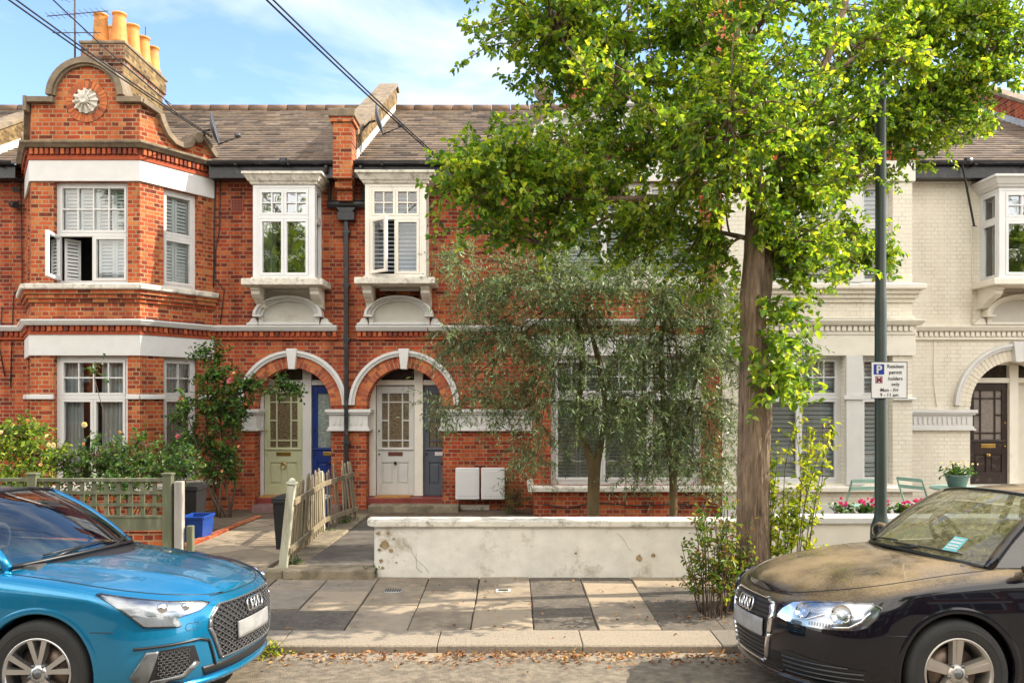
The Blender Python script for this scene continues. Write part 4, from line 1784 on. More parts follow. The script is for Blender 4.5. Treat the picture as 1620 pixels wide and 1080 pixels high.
# thresholds and steps
m = MB()
for x0, x1, hs in ((-4.60, -2.95, HA), (-2.60, -0.9, HB)):
    m = MB()
    m.box(x0, x1, YF + .05, YD + .01, -.05, ZD0 - .005)
    m.build('threshold', REDTILE, hs, bev=0.01)
    m = MB()
    m.box(x0 + .12, x1 - .02, YF - .33, YF + .048, -.05, .155)
    m.build('doorstep', CONC if hs is HB else plain('purple_step_paint', (0.20, 0.11, 0.11), .7, var=.3, dirt=(0.3, .25, .2), dirtamt=.4), hs, bev=0.014)
m = MB()
m.box(7.9, 9.8, YF - .5, YD + .01, -.05, .455)
m.box(7.9, 9.8, YF - .85, YF - .5, -.05, .25)
m.build('doorstep', CREAMSTONE, HC, bev=0.01)

# doormats
for x0, lb in ((-4.48, 'straw doormat in front of the sage green door'), (-2.42, 'straw doormat in front of the pale grey door')):
    m = MB()
    m.box(x0, x0 + .62, YF + .07, YF + .36, ZD0 - .004, ZD0 + .018)
    tag(m.build('doormat', plain('coir', (0.42, 0.21, 0.06), .95, var=.3, scale=40, bump=.8, bscale=120), org=(x0 + .3, YF + .2, ZD0)), lb, 'doormat', None)

# ---- brick pilaster and stepped party parapet (belongs to house A)
m = MB()
m.box(-3.05, -2.73, EY - .13, YF + .02, 5.75, 6.78)
m.box(-3.035, -2.745, EY - .03, YF + .02, 5.60, 5.75)
m.box(-3.02, -2.76, EY + .08, YF + .02, 5.42, 5.60)
m.box(-3.09, -2.69, EY - .17, YF + .02, 6.70, 6.78)
m.build('pilaster', BR_RED2, HA)
m = MB()
m.box(-3.12, -2.66, EY - .20, YF + .02, 6.78, 6.92)
m.build('pilaster_cap', STONEB, HA, bev=0.015)


def parapet(house, x0, x1, mat, y0=YF - .05, z0=6.50, cap=STONEB, flash=True, side='right'):
    """party wall rising above the roof slope"""
    m = MB()
    G = Frame((x1, y0), (x1, RY + .3))     # u along +Y
    slope = (RZ - EZ) / (RY - EY)
    z = lambda y, h: EZ + (y - EY) * slope + h
    ys = [y0, RY + .0]
    P = [(0, z(y0, -.2)), (RY - y0, z(RY, -.2)), (RY - y0 + .25, z(RY, -.3)), (RY - y0 + .25, z(RY, .50)), (RY - y0, z(RY, .55)), (0, z(y0, .42))]
    m.prism(G, P, -(x1 - x0) if G.n.x > 0 else (x1 - x0), 0.0)
    o = m.build('party_parapet', mat, house)
    m = MB()
    P = [(-.05, z(y0, .42)), (RY - y0, z(RY, .55)), (RY - y0 + .28, z(RY, .50)), (RY - y0 + .28, z(RY, .58)), (RY - y0, z(RY, .63)), (-.05, z(y0, .50))]
    e = .05
    m.prism(Frame((x1 + e, y0), (x1 + e, RY)), P, -(x1 - x0 + 2 * e), 0.0) if G.n.x > 0 else m.prism(Frame((x1 + e, y0), (x1 + e, RY)), P, (x1 - x0 + 2 * e), 0.0)
    m.build('coping', cap, o, bev=0.01)
    if flash:
        m = MB()
        m.prism(Frame((x1 + .012, y0), (x1 + .012, RY)), [(0, z(y0, .0)), (RY - y0, z(RY, .0)), (RY - y0, z(RY, .15)), (0, z(y0, .16))], 0.0, -.03 if G.n.x > 0 else .03)
        m.prism(Frame((x0 - .012, y0), (x0 - .012, RY)), [(0, z(y0, .0)), (RY - y0, z(RY, .0)), (RY - y0, z(RY, .15)), (0, z(y0, .16))], 0.0, .03 if G.n.x > 0 else -.03)
        m.build('flashing', STONEW if side == 'right' else plain('lead_flashing', (0.36, 0.40, 0.45), .5), o)
    return o


parapet(HA, -3.05, -2.73, BR_YEL)
parapet(HA, -9.55, -9.23, BR_YEL)
parapet(HC, 10.75, 11.07, BR_RED, side='left')

# ---- rainwater pipes
m = MB()
yp = YF - .07
m.tube([(-3.19, EY - .03, 5.99), (-3.19, EY - .02, 5.9), (-3.19, yp, 5.80), (-3.19, yp, 5.44)], .032, 10)
m.tube([(-2.60, EY - .03, 5.99), (-2.60, EY - .02, 5.9), (-2.60, yp, 5.80), (-2.60, yp, 5.44)], .032, 10)
m.box(-3.19, -2.60, yp - .055, YF, 5.36, 5.42)
m.tube([(-3.22, yp, 5.39), (-2.56, yp, 5.39)], .075, 12)
m.prism(F0, [(-3.06, 5.32), (-3.0, 5.24), (-2.78, 5.24), (-2.72, 5.32)], .0, .16)
m.box(-3.035, -2.745, YF - .16, YF - .001, 5.10, 5.24)
m.box(-2.93, -2.86, yp - .04, yp + .03, .60, 5.10)
for z in (1.2, 3.0, 3.95, 4.88):
    m.box(-2.96, -2.83, yp - .048, YF, z, z + .05)
    m.box(-2.935, -2.855, yp - .045, yp + .035, z - .05, z + .10)
m.tube([(-2.895, yp, .62), (-2.895, yp, .2), (-2.895, yp - .06, .10)], .038, 10)
m.build('downpipe', BLACKP, HA, bev=0.004)
# air brick
m = MB()
m.fbox(F0, -4.94, -4.72, .004, .012, 5.27, 5.50)
ab = m.build('air_brick', plain('terracotta_vent', (0.28, 0.07, 0.045), .8), HA)
m = MB()
for i in range(7):
    for j in range(7):
        m.fbox(F0, -4.915 + i * .026, -4.90 + i * .026, .010, .0135, 5.295 + j * .027, 5.312 + j * .027)
m.build('vent_hole', plain('dark_hole', (0.02, .012, .01), .9), ab)
# cables tacked down the wall by the bay
m = MB()
m.tube(curve_pts((-5.20, YF - .02, 5.95), (-5.24, YF - .02, 3.95), 0, .004, 12, random.Random(1)), .010, 6)
m.tube([(-5.12, YF - .02, 5.9), (-5.13, YF - .02, 5.0), (-5.2, YF - .02, 4.6), (-5.22, YF - .02, 4.1), (-5.05, YF - .02, 3.9), (-5.12, YF - .02, 3.3)], .008, 6)
m.tube([(-8.62, YF - .02, 5.9), (-8.60, YF - .02, 4.0), (-8.75, YF - .02, 3.8), (-8.8, YF - .02, 2.2)], .010, 6)
m.tube([(-8.95, YF - .02, 3.6), (-9.0, YF - .02, 2.9), (-8.9, YF - .02, 2.4)], .010, 6)
build_loose(m, 'cable', IRON, HA)
m = MB()
m.tube([(8.05, YF - .02, 5.85), (8.0, YF - .02, 5.4)], .01, 6)
m.tube([(8.06, YF - .02, 5.0), (8.08, YF - .02, 4.2), (8.07, YF - .02, 3.3)], .008, 6)
m.tube([(7.42, YF - .02, 3.15), (7.40, YF - .02, 2.3), (7.45, YF - .02, 1.85)], .008, 6)
build_loose(m, 'cable', CREAMPAINT, HC)
m = MB()
m.bar((7.70, EY - .05, 6.05), (7.98, YF - .25, 4.98), .03, .02)
m.bar((7.93, YF - .28, 4.97), (8.15, YF - .02, 5.02), .015, .015)
build_loose(m, 'stay_rod', IRON, HC)
m = MB()
m.tube([(-8.62, YF - .16, 5.63), (-8.72, YF - .04, 5.66)], .045, 10)
m.tube([(-8.62, YF - .16, 5.36), (-8.76, YF - .04, 5.40)], .06, 10)
build_loose(m, 'flue_pipe', IRON, HA)
m = MB()

# ---- square bay of house B
Fb = Frame(PBB[1], PBB[2])
Fbl = Frame(PBB[0], PBB[1])
m = MB()
BL = (0.27, 2.72)
BU = (0.32, 2.68)
holed(m, Fb, 0, Fb.len, -.1, 6.12, rects=[(BL[0], BL[1], Z_L0, Z_L1), (BU[0], BU[1], Z_U0, Z_U1)], thick=.24)
holed(m, Fbl, 0, Fbl.len, -.1, 6.12)
m.build('bay_wall', BR_RED, HB, recalc=False)
window(HB, Fb, BL[0], BL[1], Z_L0, Z_L1, 2.05, lights=3, top=(3, 2), fill='shutter', mat=WHITE, ot=.07, label='wide shuttered lower window of the square bay')
window(HB, Fb, BU[0], BU[1], Z_U0, Z_U1, 4.85, lights=3, top=(3, 2), fill='shutter', mat=WHITE, ot=.07, label='wide upper window of the square bay')
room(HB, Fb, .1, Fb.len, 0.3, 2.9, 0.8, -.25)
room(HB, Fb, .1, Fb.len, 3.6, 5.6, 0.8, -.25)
# ---- square bay of house C
Fc = Frame(PCB[0], PCB[1])
Fcr = Frame(PCB[1], PCB[2])
m = MB()
CW = [(0.62, 1.98), (2.27, 2.76)]
rects = []
for a, b in CW:
    rects += [(a, b, .62, 2.69), (a, b, Z_U0, 5.50)]
holed(m, Fc, 0, Fc.len, -.1, 6.12, rects=rects, thick=.24)
holed(m, Fcr, 0, Fcr.len, -.1, 6.12)
m.build('bay_wall', BR_CREAM, HC, recalc=False)
for (a, b), nl in zip(CW, (2, 1)):
    nmx = 'wide' if nl == 2 else 'narrow'
    window(HC, Fc, a, b, .62, 2.69, 2.02, lights=nl, top=(3, 2) if nl == 2 else (2, 2), fill='blind', mat=UPVC, rec=.16, label=nmx + ' lower window with slatted blind')
    window(HC, Fc, a, b, Z_U0, 5.50, 4.85, lights=nl, top=(1, 1), fill='blind', mat=UPVC, rec=.16, label=nmx + ' upper window of the cream bay')
room(HC, Fc, .1, Fc.len, 0.3, 2.9, 0.8, -.3)
room(HC, Fc, .1, Fc.len, 3.6, 5.6, 0.8, -.3)
# plaster pilaster strip between the windows, with capital
m = MB()
m.fbox(Fc, CW[0][1] + .01, CW[1][0] - .01, .0, .05, .60, 1.98)
m.fbox(Fc, CW[0][1] - .04, CW[1][0] + .04, .0, .08, 1.98, 2.05)
m.fbox(Fc, CW[0][1] + .01, CW[1][0] - .01, .0, .045, 2.05, 2.688)
m.fbox(Fc, CW[0][1] + .01, CW[1][0] - .01, .0, .045, 3.87, 5.498)
m.fbox(Fc, CW[1][1] - .02, Fc.len + .03, .0, .06, 1.97, 2.01)
build_loose(m, 'plaster_strip', WHITE, HC, bev=.008)
m = MB()
m.fbox(Fc, -.004, Fc.len + .006, .035, .05, -.1, .30)
m.build('plinth', WHITE, HC, bev=.01)
# top courses and gable heads of B and C bays
for hs, FFx, path, ln in ((HB, Fb, PBB, Fb.len), (HC, Fc, PCB, Fc.len)):
    m = MB()
    sweep(m, path, [(0, 6.02), (0.10, 6.03), (0.13, 6.06), (0.17, 6.09), (0.17, 6.12), (0.0, 6.16)])
    m.build('gable_string', WHITE, hs)
    m = MB()
    band(m, path, 0, 0.05, 5.84, 5.91)
    dentils(m, path, 0.0, 0.085, 5.925, 6.015, 0.05, 0.03)
    band(m, path, 0, 0.04, 5.91, 6.018)
    m.build('dentil_course', DENT, hs)
    m = MB()
    cu = ln / 2
    rr = 1.45
    n = 24
    pl = [(cu + rr * math.cos(PI * k / n), 6.16 + .55 * math.sin(PI * k / n)) for k in range(n + 1)]
    m.prism(FFx, pl, -.24, 0.0)
    m.fbox(FFx, 0.0, cu - rr - .0, -.24, -.001, 6.16, 6.42)
    m.fbox(FFx, cu + rr, ln, -.24, -.001, 6.16, 6.42)
    m.ring(FFx, cu, 6.16, rr - .05, rr + .10, -.28, .12, 0, 180, 30, ez=.40)
    m.build('curved_pediment', WHITE, hs, bev=0.0)
    m = MB()
    x0 = path[1][0] if hs is HB else path[0][0]
    # roof behind
    xa, xb = (0.36, 3.39) if hs is HB else (3.40, 6.47)
    m.add([(xa, YB + .2, 6.1), (xb, YB + .2, 6.1), (xb, 15.5, 6.5), (xa, 15.5, 6.5)], [[0, 1, 2, 3]])
    m.build('bay_roof', BLACKP, hs)
# ball finial on the corner of the bay
m = MB()
c = (0.52, YB + .12, 6.16)
m.box(c[0] - .13, c[0] + .13, c[1] - .13, c[1] + .13, 6.16, 6.70)
m.box(c[0] - .17, c[0] + .17, c[1] - .17, c[1] + .17, 6.70, 6.77)
m.lathe([(.0, .61), (.05, .61), (.07, .64), (.05, .67), (.10, .70), (.15, .77), (.16, .84), (.14, .91), (.08, .97), (0, .99)], c, 20)
m.build('finial', STONEB, HB)


# ---- chimney stacks
def stack(house, x0, x1, y0, y1, zb, zt, mat, mat_side, pots, name='chimney'):
    m = MB()
    m.box(x0, x1, y0, y1, zb, zt - .35)
    m.box(x0 - .03, x1 + .03, y0 - .03, y1 + .03, zt - .42, zt - .34)
    m.box(x0 - .06, x1 + .06, y0 - .06, y1 + .06, zt - .34, zt - .05)
    m.box(x0 - .03, x1 + .03, y0 - .03, y1 + .03, zb + .9, zb + .98)
    c = m.build(name, mat, house)
    m = MB()
    m.box(x0 - .09, x1 + .09, y0 - .09, y1 + .09, zt - .05, zt + .01)
    m.build('chimney_cap', STONEB, c, bev=.015)
    for (x, y, h) in pots:
        m = MB()
        m.lathe([(.15, -.02), (.155, .05), (.17, .06), (.168, .10), (.15, .14), (.125, h - .12), (.118, h - .04), (.14, h - .03), (.14, h), (.11, h), (.105, h - .1), (.10, 0)], (x, y, zt), 24)
        m.build('chimney_pot', TERRA, c)
    return c


CH = stack(HA, -8.44, -7.70, 16.25, 18.1, 6.5, 9.03, BR_SOOT, BR_YEL, [(-8.23, 16.45, .64), (-7.86, 16.45, .66), (-8.23, 17.0, .62), (-7.84, 16.98, .66), (-7.83, 17.45, .62), (-7.83, 17.9, .60)])
m = MB()
m.box(-7.699, -7.69, 16.26, 18.09, 6.5, 8.67)
m.box(-7.64, -7.634, 16.2, 18.15, 8.70, 8.97)
m.build('stock_brick_side', BR_YEL, CH)
stack(HB, 1.25, 2.25, 17.0, 18.8, 6.8, 8.8, BR_RED2, BR_YEL, [(1.5, 17.3, .5), (1.95, 17.3, .5), (1.5, 17.9, .5), (1.95, 17.9, .5)])
stack(HC, 4.25, 5.05, 17.0, 18.8, 6.8, 10.3, BR_RED2, BR_YEL, [(4.5, 17.3, .5), (4.85, 17.3, .5)])


# ---- aerials, dishes, cables: things fixed to the houses
def dish(loc, az, label, mast):
    """offset dish on a wall bracket: loc = dish centre, az = facing direction in the plan (deg from +X)"""
    t = thing('satellite_dish', label, 'satellite dish', loc)
    a = R(az)
    f = Vector((math.cos(a) * .92, math.sin(a) * .92, .22)).normalized()
    s = Vector((-math.sin(a), math.cos(a), 0))
    u = s.cross(f) * -1
    if u.z < 0:
        u = -u
    c = Vector(loc)
    m = MB()
    vs = []
    n, k = 24, 5
    for i in range(k + 1):
        r = i / k
        for j in range(n):
            an = 2 * PI * j / n
            vs.append(c + s * (.24 * r * math.cos(an)) + u * (.29 * r * math.sin(an)) + f * (.07 * r * r))
    fs = [[i * n + j, i * n + (j + 1) % n, (i + 1) * n + (j + 1) % n, (i + 1) * n + j] for i in range(k) for j in range(n)]
    m.add(vs, fs, True)
    o = m.build('reflector', DISH, t)
    md = o.modifiers.new('solid', 'SOLIDIFY')
    md.thickness = .008
    m = MB()
    m.tube([c - u * .27 + f * .05, c - u * .20 + f * .42], .012, 8)
    m.build('feed_arm', IRON, t)
    m = MB()
    e = c - u * .17 + f * .46
    m.tube([e, e - f * .10], .035, 10)
    m.tube([e + s * .07, e + s * .07 - f * .08], .025, 8)
    m.build('receiver', DISH, t)
    m = MB()
    m.tube([c - f * .01, c - f * .12, Vector(mast)], .02, 8)
    m.lathe([(.06, -.005), (.06, .005)], mast, 10)
    m.build('bracket', IRON, t)


dish((-5.18, YF - .30, 6.62), 11, 'satellite dish on the end of the scrolled gable coping', (-5.36, YF - .05, 6.42))
dish((-2.44, 14.75, 6.98), 2, 'satellite dish on the side of the sloping parapet between the two red houses', (-2.72, 14.9, 6.86))

# tv aerial on the big chimney
t = thing('television_aerial', 'tall rusty television aerial mast beside the orange chimney pots', 'aerial', (-8.60, 16.2, 8.6))
RUST = plain('rusty_metal', (0.10, 0.065, 0.05), .6, metal=.5)
m = MB()
m.tube([(-8.60, 16.17, 8.25), (-8.60, 16.17, 10.4)], .018, 8)
m.build('mast', RUST, t)
for z, ln, yaw, nel in ((9.55, 1.25, -4, 11), (9.18, .9, 6, 5), (9.98, 1.1, -35, 10)):
    m = MB()
    d = Vector((math.cos(R(yaw)), math.sin(R(yaw)), 0.05))
    s = Vector((-d.y, d.x, 0))
    p0 = Vector((-8.60, 16.15, z)) - d * ln * .45
    m.tube([p0, p0 + d * ln], .010, 6)
    for k in range(nel):
        q = p0 + d * (ln * (k + .5) / nel)
        m.tube([q - s * .15, q + s * .15], .005, 5)
    m.build('antenna_boom', RUST, t)
t = thing('television_aerial', 'small aerial rod and lead leaning at the back of the big chimney', 'aerial', (-7.6, 17.5, 8.2))
m = MB()
m.tube([(-7.85, 17.6, 9.0), (-7.85, 17.6, 9.95)], .012, 6)
m.tube([(-7.58, 17.95, 8.5), (-7.28, 18.05, 8.15)], .014, 6)
m.build('mast', RUST, t)

CAB = plain('black_cable', (0.02, 0.02, 0.022), .5)


def cable(p0, p1, off, label, sag=-.012, r=.011):
    m = MB()
    pts = curve_pts(Vector(p0) + Vector(off), Vector(p1) + Vector(off) * .3, sag, 0, 24)
    m.tube(pts, r, 6)
    o = m.build('overhead_cable', CAB, org=tuple(p1))
    tag(o, label, 'cable', None)


pA0, pA1 = F_at(445, 0, 9), F_at(716, 272, 14.05)
ext = pA0 + (pA0 - pA1) * 1.6
cable(ext, pA1, (0, 0, 0), 'lower of two black overhead cables running to the eaves of the middle red house')
cable(ext, pA1, (.07, 0, .05), 'upper of two black overhead cables running to the eaves of the middle red house')
pB0, pB1 = F_at(45, 0, 9), F_at(335, 218, 14.2)
ext = pB0 + (pB0 - pB1) * 1.6
cable(ext, pB1, (0, 0, 0), 'lower of two black overhead cables crossing in front of the rounded gable')
cable(ext, pB1, (.05, 0, .06), 'upper of two black overhead cables crossing in front of the rounded gable')
pC0, pC1 = F_at(100, 0, 12), F_at(270, 165, 17.8)
cable(pC0 + (pC0 - pC1) * 1.0, pC1, (0, 0, 0), 'thin black overhead cable ending behind the big chimney')
# ================================================================== plants
BARK = plain('street_tree_bark', (0.25, 0.175, 0.115), 0.95, var=0.45, scale=14, bump=1.0, bdist=.035, bscale=22, stretch=(1, 1, 0.14), dirt=(0.04, 0.026, 0.02), dirtamt=0.75, dscale=13)
OBARK = plain('olive_bark', (0.16, 0.115, 0.055), 0.95, var=0.4, scale=10, bump=.8, bscale=30, stretch=(1, 1, 0.3), dirt=(0.07, 0.05, 0.03), dirtamt=.4)
TWIG = plain('twig', (0.10, 0.065, 0.045), .9)
OTWIG = plain('olive_twig', (0.17, 0.15, 0.085), .9)
LEAF_T = islandmat('street_tree_leaf', [(0.045, 0.105, 0.022), (0.095, 0.19, 0.026), (0.17, 0.28, 0.03), (0.27, 0.37, 0.035), (0.40, 0.43, 0.05)], rough=.38, bump=0, trans=.48, spec=.5, nvar=.40)
LEAF_O = islandmat('olive_leaf', [(0.040, 0.085, 0.030), (0.075, 0.135, 0.050), (0.125, 0.20, 0.08), (0.21, 0.29, 0.135), (0.35, 0.41, 0.22)], rough=.45, bump=0, trans=.2, spec=.5, nvar=.2)
LEAF_R = islandmat('rose_leaf', [(0.020, 0.055, 0.018), (0.035, 0.10, 0.022), (0.07, 0.16, 0.03), (0.15, 0.22, 0.04)], rough=.35, bump=0, trans=.3, nvar=.25)
LEAF_Y = islandmat('yellow_green_leaf', [(0.08, 0.15, 0.015), (0.18, 0.27, 0.02), (0.34, 0.38, 0.03), (0.48, 0.46, 0.05)], rough=.4, bump=0, trans=.45, nvar=.3)
LEAF_M = islandmat('mixed_shoot_leaf', [(0.035, 0.09, 0.02), (0.08, 0.17, 0.02), (0.17, 0.26, 0.03), (0.15, 0.05, 0.03), (0.30, 0.34, 0.04)], rough=.4, bump=0, trans=.4, nvar=.2)
PINK = islandmat('pink_petal', [(0.55, 0.12, 0.20), (0.70, 0.28, 0.35)], rough=.6, bump=0, trans=.3)
MAGENTA = islandmat('magenta_petal', [(0.50, 0.03, 0.20), (0.65, 0.08, 0.32)], rough=.6, bump=0, trans=.3)
WPETAL = islandmat('white_petal', [(0.7, 0.66, 0.6), (0.8, 0.72, 0.55)], rough=.6, bump=0, trans=.3)
PEACH = islandmat('peach_petal', [(0.65, 0.36, 0.14), (0.7, 0.5, 0.3)], rough=.6, bump=0, trans=.3)


def rnd_in_ball(rng):
    while True:
        p = Vector((rng.uniform(-1, 1), rng.uniform(-1, 1), rng.uniform(-1, 1)))
        if p.length < 1:
            return p


class Plant:
    """collects stems and leaves, then makes trunk / crown meshes"""

    def __init__(s, seed):
        s.rng = random.Random(seed)
        s.nr = np.random.default_rng(seed)
        s.st = MB()
        s.tw = MB()
        s.P, s.D, s.U, s.S = [], [], [], []

    def twig(s, p0, d, ln, nleaf, size, droop=0.0, r=.003, spread=1.0, n=4, jitter=.0, flat=.5):
        rng = s.rng
        d = Vector(d).normalized()
        pts = [Vector(p0)]
        for i in range(n):
            d = (d + Vector((rng.uniform(-.3, .3), rng.uniform(-.3, .3), rng.uniform(-.3, .3) - droop))).normalized()
            pts.append(pts[-1] + d * ln / n)
        s.tw.tube(pts, [r * (1 - .7 * i / n) for i in range(n + 1)], 3, cap=False)
        for k in range(nleaf):
            t = (k + .5 + rng.uniform(-.4, .4)) / nleaf * n
            i = min(n - 1, max(0, int(t)))
            q = pts[i].lerp(pts[i + 1], t - i)
            ax = (pts[i + 1] - pts[i]).normalized()
            sd = ax.orthogonal().normalized()
            sd.rotate(Matrix.Rotation(rng.uniform(0, 2 * PI), 3, ax))
            dd = (ax * rng.uniform(.2, .9) + sd * spread + Vector((0, 0, rng.uniform(-.4, .2)))).normalized()
            up = Vector((rng.uniform(-1, 1), rng.uniform(-1, 1), rng.uniform(0, 1.2) + flat)).normalized()
            s.P.append(q)
            s.D.append(dd)
            s.U.append(up)
            s.S.append(size * rng.uniform(.65, 1.25))

    def limb(s, pts, r0, r1, n=7):
        m = len(pts) - 1
        s.st.tube(pts, [r0 + (r1 - r0) * (i / m) ** .8 for i in range(m + 1)], n)

    def blob(s, root, c, rad, nsec, ntw, nleaf, size, twl=.28, r0=.02, droop=0.0, rootspread=.5, twdroop=0, wob=.07, secsag=.06, spread=1.0):
        """branches from the limb polyline `root` out into an ellipsoid, each carrying leafy twigs"""
        rng = s.rng
        c = Vector(c)
        for _ in range(nsec):
            b = rnd_in_ball(rng)
            b = b.normalized() * (b.length ** .6)
            tgt = c + Vector((b.x * rad[0], b.y * rad[1], b.z * rad[2]))
            q = min(root, key=lambda p: (p - tgt).length * rng.uniform(.8, 1.4))
            pts = curve_pts(q, tgt, secsag, wob, 7, rng)
            s.st.tube(pts, [r0 * .5 * (1 - .75 * i / 7) + .0015 for i in range(8)], 4, cap=False)
            L = (tgt - q).length
            for k in range(ntw):
                t = 1 - (k / ntw) * min(.85, .75 / max(L, .01) * 1.0 + .25)
                t = t * 7
                i = min(6, int(t))
                p = pts[i].lerp(pts[i + 1], t - i)
                out = (pts[i + 1] - pts[i]).normalized() * .6 + Vector((rng.uniform(-1, 1), rng.uniform(-1, 1), rng.uniform(-.8, .9) - droop))
                s.twig(p, out, twl * rng.uniform(.6, 1.3), nleaf, size, twdroop, spread=spread)

    def finish(s, t, leafmat, barkmat, twigmat, aspect=.6, simple=False, names=('trunk', 'crown'), curl=.15, fold=.25):
        org = t['_org']
        if s.st.v:
            s.st.build(names[0], barkmat, t, uv=False)
        if s.tw.v:
            s.tw.build('twigs', twigmat, t, uv=False, recalc=False)
        if s.P:
            leaf_mesh(names[1], np.array([tuple(p) for p in s.P]), np.array([tuple(p) for p in s.D]), np.array([tuple(p) for p in s.U]), np.array(s.S), aspect, leafmat, t, org, simple=simple, curl=curl, fold=fold)


# ---------------------------------------------------------------- street tree
t = thing('street_tree', 'tall broadleaved street tree with fissured brown trunk growing out of the pavement', 'tree', (2.31, 7.9, 0.03))
tree_root = t
T = Plant(11)
YT = 7.9


def tp(px, py, Y=YT):
    return F_at(px, py, Y)


def trunk(mb, pts, rads, seed, n=28, sub=10, amp=.12, fis=0.0):
    """fluted, knotty trunk surface; fis = depth of the bark fissures"""
    P, Rr = [], []
    for i in range(len(pts) - 1):
        for k in range(sub):
            f = k / sub
            P.append(pts[i].lerp(pts[i + 1], f))
            Rr.append(rads[i] + (rads[i + 1] - rads[i]) * f)
    P.append(pts[-1])
    Rr.append(rads[-1])
    for _ in range(4 + sub // 4):
        P = [P[0]] + [(P[i - 1] + P[i] * 2 + P[i + 1]) / 4 for i in range(1, len(P) - 1)] + [P[-1]]
    vs = []
    for i, p in enumerate(P):
        for k in range(n):
            a = 2 * PI * k / n
            ca, sa = math.cos(a), math.sin(a)
            h = mnoise.noise(Vector((ca * 1.6 + seed, sa * 1.6, p.z * 1.1))) * amp + mnoise.noise(Vector((ca * 4, sa * 4, p.z * 1.8))) * amp * .5
            if fis:
                wv = mnoise.noise(Vector((ca * 3, sa * 3, p.z * 2.5 + seed))) * 1.2
                q = abs(mnoise.noise(Vector((ca * 7 + wv, sa * 7 + wv, p.z * 1.5))))
                q2 = abs(mnoise.noise(Vector((ca * 13 + wv, sa * 13, p.z * 4.5 + 7))))
                h += fis * (min(q, .22) / .22 - .6) + fis * .5 * (min(q2, .2) / .2 - .5)
            r = Rr[i] * (1 + h)
            vs.append((p.x + r * ca, p.y + r * sa, p.z))
    fs = []
    for i in range(len(P) - 1):
        for k in range(n):
            fs.append([i * n + k, i * n + (k + 1) % n, (i + 1) * n + (k + 1) % n, (i + 1) * n + k])
    mb.add(vs, fs, True)


base = [tp(1192, 958), tp(1191, 900), tp(1190, 780), tp(1196, 660), tp(1194, 560), tp(1190, 470)]
base[0].z = 0.0
base.insert(1, tp(1191, 938))
base[1].z = .10
trunk(T.st, base + [tp(1194, 400)], [.26, .19, .155, .142, .145, .13, .112, .09], 3, n=150, sub=36, fis=.085)
# stems
S1 = [tp(1190, 480), tp(1193, 380, 7.9), tp(1196, 300, 7.95), tp(1188, 200, 8.0), tp(1180, 80, 8.0), tp(1190, -60, 7.9), tp(1195, -200, 7.8)]
trunk(T.st, S1, [.11, .09, .08, .07, .055, .04, .02], 5, n=60, sub=16, fis=.08)
S2 = [tp(1199, 500, 7.95), tp(1212, 400, 8.1), tp(1222, 310, 8.3), tp(1245, 230, 8.5), tp(1300, 120, 8.7), tp(1340, 0, 8.8), tp(1360, -120, 8.9)]
trunk(T.st, S2, [.10, .08, .065, .055, .045, .03, .015], 8, n=50, sub=12, fis=.08)
L1 = curve_pts(S1[2], tp(1060, 312, 7.7), .02, .03, 6, T.rng) + curve_pts(tp(1060, 312, 7.7), tp(745, 300, 7.3), -.03, .05, 12, T.rng)[1:]
L1b = curve_pts(L1[7], tp(850, 385, 7.6), -.05, .04, 8, T.rng)
L2 = curve_pts(S1[3], tp(1040, 180, 7.8), .03, .04, 5, T.rng) + curve_pts(tp(1040, 180, 7.8), tp(870, 40, 7.6), .02, .04, 8, T.rng)[1:]
L3 = curve_pts(S1[1], tp(1040, 360, 8.3), .05, .05, 8, T.rng)
L4 = curve_pts(S2[3], tp(1420, 180, 9.4), .04, .04, 7, T.rng) + curve_pts(tp(1420, 180, 9.4), tp(1610, 80, 9.5), .02, .04, 7, T.rng)[1:]
L5 = curve_pts(S2[1], tp(1380, 395, 9.3), .06, .05, 9, T.rng)
L6 = curve_pts(S2[2], tp(1350, 290, 9.2), .05, .05, 9, T.rng)
L7 = curve_pts(S1[3], tp(1080, 60, 8.3), .02, .04, 9, T.rng)
L8 = curve_pts(S1[4], tp(1290, -60, 7.2), .02, .04, 9, T.rng)
L9 = curve_pts(S2[4], tp(1520, 20, 9.5), .04, .04, 9, T.rng)
L10 = curve_pts(S1[2], tp(950, 250, 8.7), .04, .05, 10, T.rng)
L11 = curve_pts(S1[2], tp(1150, 180, 6.9), .04, .05, 8, T.rng)
for L, a, b in ((L1, .055, .012), (L1b, .02, .006), (L2, .05, .012), (L3, .03, .008), (L4, .045, .010), (L5, .035, .008), (L6, .035, .008), (L7, .035, .01), (L8, .03, .01), (L9, .03, .01), (L10, .035, .008), (L11, .03, .008)):
    T.limb(L, a, b)
